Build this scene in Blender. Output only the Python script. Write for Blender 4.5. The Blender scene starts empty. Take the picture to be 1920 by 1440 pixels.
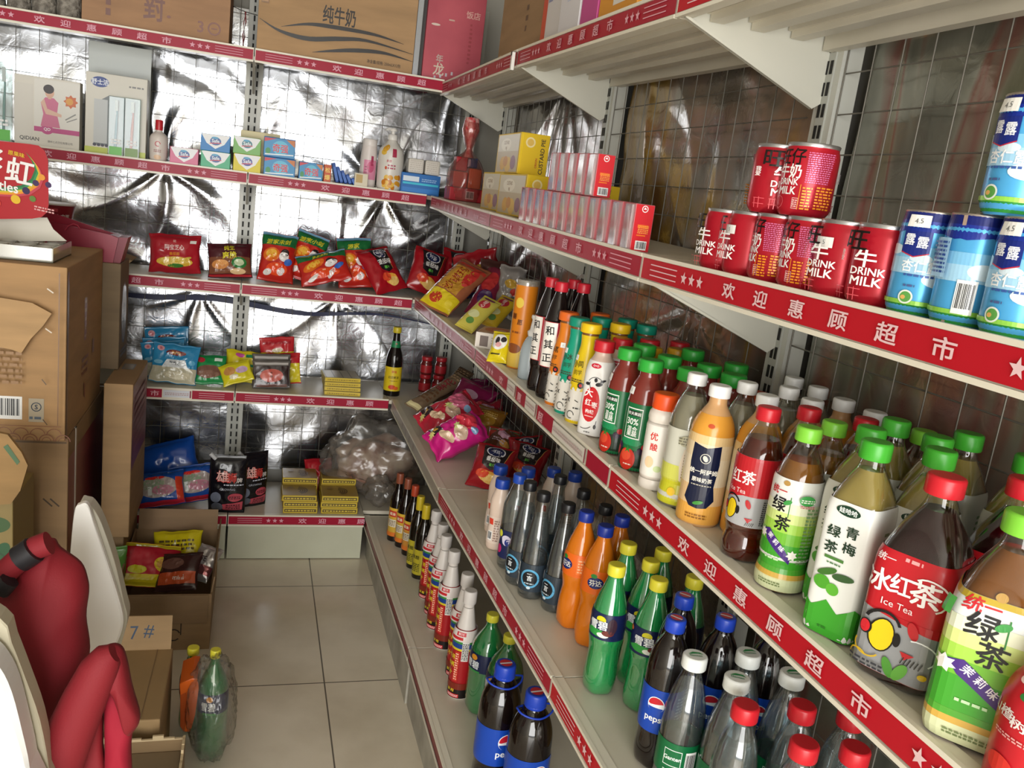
import bpy, bmesh, math, random
from mathutils import Vector, Matrix, noise
S = bpy.context.scene
COL = S.collection
PI = math.pi
random.seed(7)

# ------------------------------------------------------------------ camera, light, exposure
CX, CY, CZ = .0422, -3.1407, 1.4361
YAW, PITCH, ROLL, FPX = map(float, (-17.6446, -12.2811, 7.3552, 1595.1051))
_y, _p, _r = [math.radians(a) for a in (YAW, PITCH, ROLL)]
FW = Vector((-math.sin(_y)*math.cos(_p), math.cos(_y)*math.cos(_p), math.sin(_p)))
_r0 = Vector((math.cos(_y), math.sin(_y), 0)); _u0 = _r0.cross(FW)
RT = _r0*math.cos(_r) + _u0*math.sin(_r); UP = -_r0*math.sin(_r) + _u0*math.cos(_r)
CAM = Vector((CX, CY, CZ))
cd = bpy.data.cameras.new('camera'); cam = bpy.data.objects.new('camera', cd); COL.objects.link(cam)
cd.sensor_width = 36; cd.lens = 36*FPX/1920; cd.clip_start = .02; cd.clip_end = 60
m3 = Matrix((RT, UP, -FW)).transposed().to_4x4(); m3.translation = CAM
cam.matrix_world = m3
S.camera = cam
S.view_settings.view_transform = 'Standard'; S.view_settings.look = 'None'
S.view_settings.gamma = 1; S.view_settings.use_curve_mapping = False
S.view_settings.exposure = .12
W = bpy.data.worlds.new('daylight'); S.world = W; W.use_nodes = True
_bg = W.node_tree.nodes['Background']; _bg.inputs[0].default_value = (.90, .95, 1, 1); _bg.inputs[1].default_value = 1.9
def area(name, loc, rot, sx, sy, power, col):
    l = bpy.data.lights.new(name, 'AREA'); l.shape = 'RECTANGLE'; l.size = sx; l.size_y = sy; l.energy = power; l.color = col
    o = bpy.data.objects.new(name, l); COL.objects.link(o); o.location = loc; o.rotation_euler = rot
    return o
# daylight that comes in through the open shop front behind the photographer
area('shopfront_daylight', (-.55, -5.55, 1.25), (math.radians(90), 0, 0), 2.3, 2.2, 140, (1, .975, .93))
try:
    S.cycles.max_bounces = 10; S.cycles.transparent_max_bounces = 16; S.cycles.transmission_bounces = 8
    S.cycles.caustics_reflective = False; S.cycles.caustics_refractive = False
except Exception: pass

def ray(px, py): return FW + RT*((px-960)/FPX) - UP*((py-720)/FPX)
def atz(px, py, z): d = ray(px, py); return CAM + d*((z-CZ)/d.z)
def aty(px, py, y): d = ray(px, py); return CAM + d*((y-CY)/d.y)
def atx(px, py, x): d = ray(px, py); return CAM + d*((x-CX)/d.x)
def mpp(P): return (P-CAM).dot(FW)/FPX      # metres one photograph pixel covers at P

# ------------------------------------------------------------------ materials
def lin(h):
    h = h.lstrip('#'); h = ''.join(q*2 for q in h) if len(h) == 3 else h; c = [int(h[i:i+2], 16)/255 for i in (0, 2, 4)]
    return tuple(x/12.92 if x <= .04045 else ((x+.055)/1.055)**2.4 for x in c) + (1,)
MC = {}
def P(h, rough=.4, metal=0, trans=0, ior=1.45, coat=0, bump=0, bscale=40, spec=.5):
    k = ('P', h, rough, metal, trans, ior, coat, bump, bscale, spec)
    if k in MC: return MC[k]
    m = bpy.data.materials.new('paint_'+h.strip('#')); m.use_nodes = True; nt = m.node_tree; b = nt.nodes['Principled BSDF']
    b.inputs['Base Color'].default_value = lin(h); b.inputs['Roughness'].default_value = rough; b.inputs['Metallic'].default_value = metal
    b.inputs['Transmission Weight'].default_value = trans; b.inputs['IOR'].default_value = ior; b.inputs['Coat Weight'].default_value = coat; b.inputs['Specular IOR Level'].default_value = spec
    if bump:
        n = nt.nodes.new('ShaderNodeTexNoise'); n.inputs['Scale'].default_value = bscale; n.inputs['Detail'].default_value = 5
        t = nt.nodes.new('ShaderNodeTexCoord'); nt.links.new(t.outputs['Object'], n.inputs['Vector'])
        bp = nt.nodes.new('ShaderNodeBump'); bp.inputs['Strength'].default_value = bump; bp.inputs['Distance'].default_value = .01
        nt.links.new(n.outputs['Fac'], bp.inputs['Height']); nt.links.new(bp.outputs['Normal'], b.inputs['Normal'])
    MC[k] = m; return m
def ink(h): return P(h, .38, 0, 0, 1.45, .0)
def varied(h1, h2, scale=8, rough=.5, bump=.0, metal=0, coat=0, stretch=(1, 1, 1), lo=.35, hi=.65, detail=6, bdist=.01):
    k = ('V', h1, h2, scale, rough, bump, metal, coat, stretch, lo, hi)
    if k in MC: return MC[k]
    m = bpy.data.materials.new('mottled_'+h1.strip('#')); m.use_nodes = True; nt = m.node_tree; b = nt.nodes['Principled BSDF']
    t = nt.nodes.new('ShaderNodeTexCoord'); mp = nt.nodes.new('ShaderNodeMapping'); mp.inputs['Scale'].default_value = stretch
    n = nt.nodes.new('ShaderNodeTexNoise'); n.inputs['Scale'].default_value = scale; n.inputs['Detail'].default_value = detail
    r = nt.nodes.new('ShaderNodeValToRGB'); r.color_ramp.elements[0].position = lo; r.color_ramp.elements[1].position = hi
    r.color_ramp.elements[0].color = lin(h1); r.color_ramp.elements[1].color = lin(h2)
    L = nt.links.new; L(t.outputs['Object'], mp.inputs['Vector']); L(mp.outputs['Vector'], n.inputs['Vector']); L(n.outputs['Fac'], r.inputs['Fac']); L(r.outputs['Color'], b.inputs['Base Color'])
    b.inputs['Roughness'].default_value = rough; b.inputs['Metallic'].default_value = metal; b.inputs['Coat Weight'].default_value = coat
    if bump:
        bp = nt.nodes.new('ShaderNodeBump'); bp.inputs['Strength'].default_value = bump; bp.inputs['Distance'].default_value = bdist
        L(n.outputs['Fac'], bp.inputs['Height']); L(bp.outputs['Normal'], b.inputs['Normal'])
    MC[k] = m; return m
def film(h='#ffffff', gloss=.12, rough=.06, tint=.0):
    """thin clear plastic: mostly see-through, glossy at grazing angles"""
    k = ('F', h, gloss, rough, tint)
    if k in MC: return MC[k]
    m = bpy.data.materials.new('clear_film'); m.use_nodes = True; nt = m.node_tree
    for n in list(nt.nodes): nt.nodes.remove(n)
    o = nt.nodes.new('ShaderNodeOutputMaterial'); tr = nt.nodes.new('ShaderNodeBsdfTransparent'); gl = nt.nodes.new('ShaderNodeBsdfGlossy')
    df = nt.nodes.new('ShaderNodeBsdfDiffuse'); df.inputs['Color'].default_value = lin(h)
    tr.inputs['Color'].default_value = lin(h); gl.inputs['Roughness'].default_value = rough
    lw = nt.nodes.new('ShaderNodeLayerWeight'); lw.inputs['Blend'].default_value = .35
    mr = nt.nodes.new('ShaderNodeMapRange'); mr.inputs['To Min'].default_value = gloss*.4; mr.inputs['To Max'].default_value = min(1, gloss*4)
    mx = nt.nodes.new('ShaderNodeMixShader'); my = nt.nodes.new('ShaderNodeMixShader'); my.inputs[0].default_value = tint
    L = nt.links.new; L(tr.outputs[0], my.inputs[1]); L(df.outputs[0], my.inputs[2]); L(lw.outputs['Facing'], mr.inputs['Value']); L(mr.outputs[0], mx.inputs[0])
    L(my.outputs[0], mx.inputs[1]); L(gl.outputs[0], mx.inputs[2]); L(mx.outputs[0], o.inputs['Surface'])
    MC[k] = m; return m
def drinkmat(h, t=.75, rough=.05):
    return P(h, rough, 0, t, 1.33)

# ------------------------------------------------------------------ 2-D artwork that is laid on surfaces
TXT = {}
def text2d(s, bold):
    k = (s, bold)
    if k in TXT: return TXT[k]
    c = bpy.data.curves.new('lettering', 'FONT'); c.body = s; c.size = 1; c.resolution_u = 2; c.offset = 0
    o = bpy.data.objects.new('lettering', c); COL.objects.link(o)
    dg = bpy.context.evaluated_depsgraph_get(); dg.update()
    m = bpy.data.meshes.new_from_object(o.evaluated_get(dg))
    vs = [(v.co.x, v.co.y, 0) for v in m.vertices]; fs = [tuple(p.vertices) for p in m.polygons]
    bpy.data.objects.remove(o); bpy.data.curves.remove(c); bpy.data.meshes.remove(m)
    if vs:
        x0, x1 = min(v[0] for v in vs), max(v[0] for v in vs); y0, y1 = min(v[1] for v in vs), max(v[1] for v in vs)
        cx, cy = (x0+x1)/2, (y0+y1)/2
        vs = [(x-cx, y-cy, 0) for x, y, _ in vs]
        if bold:      # a heavier stroke: the same glyph laid down four times, slightly shifted
            n0 = len(vs); f0 = list(fs); v0 = list(vs); vs = []; fs = []
            for i, (dx, dy) in enumerate(((-.016, -.014), (.016, -.014), (-.016, .014), (.016, .014))):
                vs += [(x+dx, y+dy, i) for x, y, _ in v0]; fs += [tuple(a+i*n0 for a in f) for f in f0]
    TXT[k] = (vs, fs); return TXT[k]
def T(s, cu, cv, h, col, sx=1, rot=0, bold=1, shear=0): return ('t', s, cu, cv, h, col, sx, rot, bold, shear)
def R(u0, v0, u1, v1, col): return ('p', [(u0, v0), (u1, v0), (u1, v1), (u0, v1)], col)
def E(cu, cv, ru, rv, col, rot=0, n=20):
    c, s = math.cos(rot), math.sin(rot)
    return ('p', [(cu+ru*math.cos(a)*c-rv*math.sin(a)*s, cv+ru*math.cos(a)*s+rv*math.sin(a)*c) for a in [2*PI*i/n for i in range(n)]], col)
def PG(pts, col): return ('p', pts, col)
def STAR(cu, cv, r, col, sx=1, n=5, inner=.42):
    return ('p', [(cu+sx*(r if i % 2 == 0 else r*inner)*math.sin(PI*i/n), cv+(r if i % 2 == 0 else r*inner)*math.cos(PI*i/n)) for i in range(2*n)], col)
def LN(u0, v0, u1, v1, w, col):
    d = math.hypot(u1-u0, v1-v0) or 1; nx, ny = -(v1-v0)/d*w/2, (u1-u0)/d*w/2
    return ('p', [(u0+nx, v0+ny), (u0-nx, v0-ny), (u1-nx, v1-ny), (u1+nx, v1+ny)], col)
def ARC(cu, cv, r, a0, a1, w, col, n=10):
    out = []; ri, ro = r-w/2, r+w/2; A = [math.radians(a0+(a1-a0)*i/n) for i in range(n+1)]
    for i in range(n):
        out.append(('p', [(cu+ro*math.cos(A[i]), cv+ro*math.sin(A[i])), (cu+ri*math.cos(A[i]), cv+ri*math.sin(A[i])), (cu+ri*math.cos(A[i+1]), cv+ri*math.sin(A[i+1])), (cu+ro*math.cos(A[i+1]), cv+ro*math.sin(A[i+1]))], col))
    return out
def BARS(u0, v0, u1, v1, n=14, seed=3):
    rr = random.Random(seed); out = [R(u0, v0, u1, v1, '#e8e8e6')]; pad = (v1-v0)*.1; w = (u1-u0)/(n*1.1)
    for i in range(n):
        x = u0+(u1-u0)*(.06+.88*i/n); out.append(R(x, v0+pad*1.6, x+w*rr.choice((.3, .5, .7)), v1-pad, '#26262a'))
    return out
def PRINT(u0, v0, u1, v1, rows, col, seed=1):
    """rows of small illegible printed matter as short dashes"""
    rr = random.Random(seed); out = []; dv = (v1-v0)/rows
    for i in range(rows):
        u = u0
        while u < u1:
            w = rr.uniform(.6, 1.6)*dv*.8; out.append(R(u, v0+i*dv+dv*.2, min(u1, u+w), v0+i*dv+dv*.72, col)); u += w+dv*.3
    return out
def flat(items):
    out = []
    for it in items:
        if isinstance(it, list): out += flat(it)
        else: out.append(it)
    return out

class MB:
    """one mesh object with several procedural materials"""
    def __init__(s): s.v = []; s.f = []; s.fm = []; s.fs = []; s.m = []
    def slot(s, m):
        if m not in s.m: s.m.append(m)
        return s.m.index(m)
    def add(s, vs, fs, m, smooth=False):
        k = len(s.v); s.v += [tuple(v) for v in vs]; i = s.slot(m)
        for f in fs: s.f.append(tuple(a+k for a in f)); s.fm.append(i); s.fs.append(smooth)
        return s
    def box(s, x0, x1, y0, y1, z0, z1, m, mt=None, bev=0):
        if bev:
            bm = bmesh.new(); bmesh.ops.create_cube(bm, size=1)
            for v in bm.verts: v.co = Vector((x0+(x1-x0)*(v.co.x+.5), y0+(y1-y0)*(v.co.y+.5), z0+(z1-z0)*(v.co.z+.5)))
            bmesh.ops.bevel(bm, geom=bm.edges[:], offset=bev, segments=2, affect='EDGES', profile=.5)
            bm.verts.index_update(); s.add([(mt @ v.co if mt else v.co) for v in bm.verts], [[v.index for v in f.verts] for f in bm.faces], m); bm.free(); return s
        vs = [Vector((x, y, z)) for x in (x0, x1) for y in (y0, y1) for z in (z0, z1)]
        if mt: vs = [mt @ v for v in vs]
        return s.add(vs, [(0, 1, 3, 2), (4, 6, 7, 5), (0, 4, 5, 1), (2, 3, 7, 6), (0, 2, 6, 4), (1, 5, 7, 3)], m)
    def lathe(s, prof, m, seg=28, cap0=True, cap1=True, off=0, flute=None):
        vs = []; n = len(prof)
        for (z, r, *q) in prof:
            e = q[0] if q else 2
            for i in range(seg):
                a = 2*PI*i/seg; x, y = sec(a, r+off, e)
                if flute: k = flute(z, a); x *= k; y *= k
                vs.append((x, y, z))
        fs = [(j*seg+i, j*seg+(i+1) % seg, (j+1)*seg+(i+1) % seg, (j+1)*seg+i) for j in range(n-1) for i in range(seg)]
        s.add(vs, fs, m, True)
        if cap0: s.add(vs[:seg], [tuple(range(seg))[::-1]], m)
        if cap1: s.add(vs[-seg:], [tuple(range(seg))], m)
        return s
    def tube(s, pts, r, m, seg=8, cap=True):
        vs = []; n = len(pts); pts = [Vector(p) for p in pts]; up = Vector((0, 0, 1))
        for i, p in enumerate(pts):
            d = (pts[min(i+1, n-1)]-pts[max(i-1, 0)]).normalized(); a = d.cross(up)
            if a.length < .05: a = d.cross(Vector((0, 1, 0)))
            a.normalize(); b = a.cross(d); rr = r[i] if isinstance(r, (list, tuple)) else r
            vs += [p+a*math.cos(2*PI*k/seg)*rr+b*math.sin(2*PI*k/seg)*rr for k in range(seg)]
        s.add(vs, [(j*seg+k, j*seg+(k+1) % seg, (j+1)*seg+(k+1) % seg, (j+1)*seg+k) for j in range(n-1) for k in range(seg)], m, True)
        if cap: s.add(vs[:seg], [tuple(range(seg))], m); s.add(vs[-seg:], [tuple(range(seg))[::-1]], m)
        return s
    def art(s, items, fmap, step=.006, base=.0004, lay=.00006, vstep=None, seg_small=.004, mat=ink):
        """lay 2-D artwork on a surface; fmap(u, v, offset) -> point"""
        for k, it in enumerate(flat(items)):
            off = base+lay*k
            if it[0] == 't':
                _, str_, cu, cv, h, col, sx, rot, bold, shear = it
                vs, fs = text2d(str_, bold); c, sn = math.cos(rot), math.sin(rot)
                vs = [((x*sx+y*shear)*h, y*h, q) for x, y, q in vs]; vs = [(cu+x*c-y*sn, cv+x*sn+y*c, q*.000012) for x, y, q in vs]
                if not vs: continue
            else: vs, fs, col = [(q[0], q[1], 0) for q in it[1]], [tuple(range(len(it[1])))], it[2]
            us = [v[0] for v in vs]; ws = [v[1] for v in vs]
            du, dv = max(us)-min(us), max(ws)-min(ws)
            if (step and du > step) or (vstep and dv > vstep):
                bm = bmesh.new(); bv = [bm.verts.new(q) for q in vs]
                for f in fs:
                    try: bm.faces.new([bv[i] for i in f])
                    except ValueError: pass
                if it[0] == 'p' and len(vs) > 4: bmesh.ops.triangulate(bm, faces=bm.faces[:])
                if step:
                    x = math.floor(min(us)/step)*step+step
                    while x < max(us):
                        bmesh.ops.bisect_plane(bm, geom=bm.verts[:]+bm.edges[:]+bm.faces[:], plane_co=(x, 0, 0), plane_no=(1, 0, 0), dist=1e-7); x += step
                if vstep:
                    x = math.floor(min(ws)/vstep)*vstep+vstep
                    while x < max(ws):
                        bmesh.ops.bisect_plane(bm, geom=bm.verts[:]+bm.edges[:]+bm.faces[:], plane_co=(0, x, 0), plane_no=(0, 1, 0), dist=1e-7); x += vstep
                bm.verts.index_update(); vs = [tuple(v.co) for v in bm.verts]; fs = [[v.index for v in f.verts] for f in bm.faces]; bm.free()
            s.add([fmap(x, y, off+q) for x, y, q in vs], fs, mat(col), False)
        return s
    def build(s, name, parent=None, loc=None, rot=None):
        me = bpy.data.meshes.new(name); me.from_pydata(s.v, [], s.f)
        for m in s.m: me.materials.append(m)
        me.polygons.foreach_set('material_index', s.fm); me.polygons.foreach_set('use_smooth', s.fs); me.update()
        o = bpy.data.objects.new(name, me); COL.objects.link(o)
        if parent: o.parent = parent
        if loc is not None: o.location = loc
        if rot is not None: o.rotation_euler = rot
        return o
def sec(a, r, e=2):
    c, s_ = math.cos(a), math.sin(a)
    if e <= 2.01: return r*c, r*s_
    k = (abs(c)**e+abs(s_)**e)**(-1/e); return r*c*k, r*s_*k
def prof_at(prof, z):
    if z <= prof[0][0]: return prof[0][1], (prof[0][2] if len(prof[0]) > 2 else 2)
    for a, b in zip(prof, prof[1:]):
        if z <= b[0]:
            t = (z-a[0])/((b[0]-a[0]) or 1); ea = a[2] if len(a) > 2 else 2; eb = b[2] if len(b) > 2 else 2
            return a[1]+(b[1]-a[1])*t, ea+(eb-ea)*t
    return prof[-1][1], (prof[-1][2] if len(prof[-1]) > 2 else 2)
def smooth_prof(p, n=3):
    """rounds a lathe profile (Catmull-Rom)"""
    q = []; P_ = [(a[0], a[1], (a[2] if len(a) > 2 else 2)) for a in p]
    for i in range(len(P_)-1):
        a, b, c, d = P_[max(i-1, 0)], P_[i], P_[i+1], P_[min(i+2, len(P_)-1)]
        for j in range(n):
            t = j/n; q.append(tuple(.5*((2*b[k])+(-a[k]+c[k])*t+(2*a[k]-5*b[k]+4*c[k]-d[k])*t*t+(-a[k]+3*b[k]-3*c[k]+d[k])*t**3) for k in range(3)))
    q.append(P_[-1]); return [(z, max(r, .0005), max(2, e)) for z, r, e in q]
def wrap(prof, rref=None):
    """artwork map round a lathed body; u=0 is the local -Y side"""
    rr = rref or max(p[1] for p in prof)
    def f(u, v, off):
        r, e = prof_at(prof, v); a = u/rr-PI/2; x, y = sec(a, r+off, e); return (x, y, v)
    return f
def face(o, ex, ez, n):
    o, ex, ez, n = Vector(o), Vector(ex), Vector(ez), Vector(n)
    return lambda u, v, off: o+ex*u+ez*v+n*off

# ------------------------------------------------------------------ things, parts, copies
def tag(o, label=None, cat=None, group=None, kind=None):
    if label: o['label'] = label
    if cat: o['category'] = cat
    if group: o['group'] = group
    if kind: o['kind'] = kind
    return o
def thing(name, label, cat, loc=(0, 0, 0), rz=0, group=None):
    o = bpy.data.objects.new(name, None); COL.objects.link(o); o.location = loc; o.rotation_euler = (0, 0, rz); o.empty_display_size = .02
    return tag(o, label, cat, group)
def dup(root, loc, rot, label, group=None):
    r = root.copy(); COL.objects.link(r); r.location = loc; r.rotation_euler = rot if isinstance(rot, (tuple, list)) else (0, 0, rot)
    r['label'] = label
    if group: r['group'] = group
    for ch in list(root.children):
        c = ch.copy(); COL.objects.link(c); c.parent = r
        for g in list(ch.children):
            d = g.copy(); COL.objects.link(d); d.parent = c
    return r
USED = set()
def place(proto, loc, rot, label, group=None):
    if proto.name not in USED:
        USED.add(proto.name); proto.location = loc; proto.rotation_euler = rot if isinstance(rot, (tuple, list)) else (0, 0, rot)
        proto['label'] = label
        if group: proto['group'] = group
        return proto
    return dup(proto, loc, rot, label, group)
def struct(o): o['kind'] = 'structure'; return o
# ------------------------------------------------------------------ room
def room():
    tile = bpy.data.materials.new('floor_tile'); tile.use_nodes = True; nt = tile.node_tree; b = nt.nodes['Principled BSDF']; L = nt.links.new
    t = nt.nodes.new('ShaderNodeTexCoord'); mp = nt.nodes.new('ShaderNodeMapping'); mp.inputs['Location'].default_value = (.295+3, .286+6.1, 0)
    br = nt.nodes.new('ShaderNodeTexBrick'); br.offset = 0; br.squash = 1
    for k, v in (('Scale', 1), ('Mortar Size', .0022), ('Mortar Smooth', .1), ('Brick Width', .6), ('Row Height', .61)): br.inputs[k].default_value = v
    br.inputs['Color1'].default_value = lin('#e2d8c4'); br.inputs['Color2'].default_value = lin('#ddd3bf'); br.inputs['Mortar'].default_value = lin('#6d675c')
    n = nt.nodes.new('ShaderNodeTexNoise'); n.inputs['Scale'].default_value = 3.5; n.inputs['Detail'].default_value = 7
    r = nt.nodes.new('ShaderNodeValToRGB'); r.color_ramp.elements[0].position = .3; r.color_ramp.elements[0].color = (.78, .76, .72, 1); r.color_ramp.elements[1].position = .6
    mx = nt.nodes.new('ShaderNodeMix'); mx.data_type = 'RGBA'; mx.blend_type = 'MULTIPLY'; mx.inputs[0].default_value = 1
    L(t.outputs['Object'], mp.inputs[0]); L(mp.outputs[0], br.inputs[0]); L(t.outputs['Object'], n.inputs[0]); L(n.outputs['Fac'], r.inputs[0])
    L(br.outputs['Color'], mx.inputs[6]); L(r.outputs[0], mx.inputs[7]); L(mx.outputs[2], b.inputs['Base Color'])
    b.inputs['Roughness'].default_value = .22
    X0, X1, Y0, Y1, ZC = -1.75, .99, -5.6, .43, 2.75
    struct(MB().box(X0, X1, Y0, Y1, -.06, 0, tile).build('floor'))
    pl = varied('#b3b0a6', '#bcb9b0', 3, .8)
    struct(MB().box(X0, X1, Y0, Y1, ZC, ZC+.06, pl).build('ceiling'))
    struct(MB().box(X0-.08, X1+.08, Y1, Y1+.08, 0, ZC, pl).build('wall_back'))
    struct(MB().box(X0-.08, X0, Y0, Y1, 0, ZC, pl).build('wall_left'))
    struct(MB().box(X1, X1+.08, Y0, Y1, 0, ZC, pl).build('wall_right'))
    fr = MB(); fr.box(X0, -1.7, Y0-.08, Y0, 0, ZC, pl); fr.box(.6, X1, Y0-.08, Y0, 0, ZC, pl); fr.box(-1.7, .6, Y0-.08, Y0, 2.35, ZC, pl)
    struct(fr.build('wall_front'))
room()

# ------------------------------------------------------------------ shelving
ENAMEL = varied('#d8d1c0', '#cbc4b2', 6, .38, 0, 0, 0, (1, 1, 1), .3, .7)
LIP = P('#e2dccb', .35)
YJ = [-.02, -1.02, -1.92, -2.82]
RZ = {'T': [1.775, 1.766, 1.742, 1.742], 'U': [1.384, 1.372, 1.356, 1.356], 'V': [1.009, 1.024, 1.010, 1.010], 'W': [.616, .631, .626, .626], 'X': [.146, .157, .155, .155]}
RX = {'T': [.632, .621, .605, .605], 'U': [.637, .601, .6135, .6135], 'V': [.615, .604, .615, .615], 'W': [.566, .548, .568, .568], 'X': [.503, .514, .508, .508]}
BZ = {'T': 1.784, 'U': 1.385, 'V': 1.002, 'W': .610, 'X': .160}
BY = {'T': -.046, 'U': .070, 'V': -.003, 'W': -.010, 'X': -.075}
XB, YB = .875, .30
TOP = .018
def _lerp(tab, y):
    if y >= YJ[0]: return tab[0]
    for i in range(3):
        if y >= YJ[i+1]: return tab[i]+(tab[i+1]-tab[i])*(YJ[i]-y)/(YJ[i]-YJ[i+1])
    return tab[3]
def zR(l, y): return _lerp(RZ[l], y)+TOP
def xR(l, y): return _lerp(RX[l], y)
def zB(l): return BZ[l]+TOP

def strip_art(L, sections=None, red='#a81e34', ch='#e0a8b2', fade='#d9d3c9'):
    """price rail printing; sections = list of (u0, u1) that still carry the red strip"""
    out = []; secs = sections or [(.004, L-.004)]
    def keep(u, w=.02): return any(a <= u-w and u+w <= b for a, b in secs)
    for a, b in secs: out.append(R(a, -.0155, b, .0155, red))
    if sections:
        prev = 0
        for a, b in secs+[(L, L)]:
            if a-prev > .02:
                out.append(R(prev+.004, -.013, a-.004, .013, fade)); out.append(R(a-.008, -.013, a-.003, .013, '#8f4450')); out += PRINT(prev+.01, -.006, a-.01, .006, 2, '#bfa6a6', 5)
            prev = b
    for s in (0, 1):
        for k in (-1, 0, 1):
            a, b = (.035, .122) if not s else (L-.122, L-.035)
            if keep((a+b)/2, .03): out.append(LN(a, k*.0078, b, k*.0078, .0016, ch))
        for q in (.145, .168, .191):
            u = q if not s else L-q
            if keep(u, .008): out.append(STAR(u, 0, .0095, ch))
    for i, c in enumerate('欢迎惠顾超市'):
        u = L/2+(i-2.5)*.0727
        if keep(u, .018): out.append(T(c, u, 0, .021, ch, 1.45))
    return out

def shelf(parent, G, L, depth, zoff, level, ribs=False, art=None, strip=True, side=1):
    """G(u, d, dz): a point u along the run, d behind the front edge, dz above the strip's middle"""
    s = MB()
    def bx(u0, u1, d0, d1, z0, z1, m, dd=False):
        vs = [G(u, (d if d < .2 or not dd else None) or d, z) for u in (u0, u1) for d in (d0, d1) for z in (z0, z1)]
        s.add(vs, [(0, 1, 3, 2), (4, 6, 7, 5), (0, 4, 5, 1), (2, 3, 7, 6), (0, 2, 6, 4), (1, 5, 7, 3)], m)
    bx(.002, L-.002, .006, depth, .006, TOP, ENAMEL)
    bx(.002, L-.002, .004, .022, -.021, TOP+.002, LIP)
    bx(.002, L-.002, .0, .006, -.0225, -.017, LIP); bx(.002, L-.002, .0, .006, .016, .0215, LIP)
    if ribs:
        for k in (.16, .42, .68):
            d = depth*k; bx(.02, L-.02, d, d+.035, -.012, .006, ENAMEL); bx(.02, L-.02, d+.006, d+.029, -.022, -.012, ENAMEL)
        bx(.02, L-.02, depth-.02, depth, -.03, .006, ENAMEL)
    o = s.build('shelf_panel', parent)
    if strip:
        p = MB(); p.art(art, lambda u, v, off: G(u, .003-off-.002*math.cos(v/.0155*1.3), v), step=.2, base=.0006, lay=.00005, mat=lambda h: P(h, .35, 0, 0, 1.45, 0, spec=.22))
        p.build('price_strip', o)
    return o
def mesh_back(parent, Pt, L, z0, z1, du, dz, skip=()):
    s = MB(); m = P('#77736a', .45, .4); r = .0012
    def bar(a, b, vert):
        s.tube([a, b], r, m, 5, False)
    u = .05
    while u < L-.03: bar(Pt(u, 0, z0), Pt(u, 0, z1), 1); u += du
    z = z0
    while z <= z1: bar(Pt(.03, .003, z), Pt(L-.03, .003, z), 0); z += dz
    return s.build('wire_back', parent)
def upright(parent, Pt, z1, w0, w1):
    s = MB(); dk = P('#1d1c1a', .7)
    def bx(u0, u1, d0, d1, a, b, m):
        vs = [Pt(u, d, z) for u in (u0, u1) for d in (d0, d1) for z in (a, b)]
        s.add(vs, [(0, 1, 3, 2), (4, 6, 7, 5), (0, 4, 5, 1), (2, 3, 7, 6), (0, 2, 6, 4), (1, 5, 7, 3)], m)
    bx(w0, w1, -.006, .03, 0, z1, P('#c3c3ba', .35)); bx(w0+.014, w1-.014, -.009, -.004, 0, z1, P('#b1b2aa', .35))
    z = .08
    while z < z1-.05:
        for c in (w0+.0165, w1-.0225): bx(c, c+.006, -.0101, -.0085, z, z+.02, dk)
        z += .032
    return s.build('upright', parent)
def bracket(parent, Pt, depth, zt, drop, u):
    s = MB(); q = [(0, -.004), (.0, -.022), (depth*.94, -drop), (depth, -drop+.01), (depth, -.004)]
    a = [Pt(u-.0012, d, zt+z) for d, z in q]; b = [Pt(u+.0012, d, zt+z) for d, z in q]; n = len(q)
    s.add(a+b, [tuple(range(n)), tuple(range(n, 2*n))[::-1]]+[(i, (i+1) % n, n+(i+1) % n, n+i) for i in range(n)], P('#cfcdc0', .4))
    a = [Pt(u-.004, d, zt+z) for d, z in q[1:3]]+[Pt(u+.004, d, zt+z) for d, z in q[1:3]]
    a += [v+Vector((0, 0, .004)) for v in a]
    s.add(a, [(0, 1, 3, 2), (4, 6, 7, 5), (0, 4, 5, 1), (2, 3, 7, 6), (0, 2, 6, 4), (1, 5, 7, 3)], P('#cfcdc0', .4))
    return s.build('bracket', parent)

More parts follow.
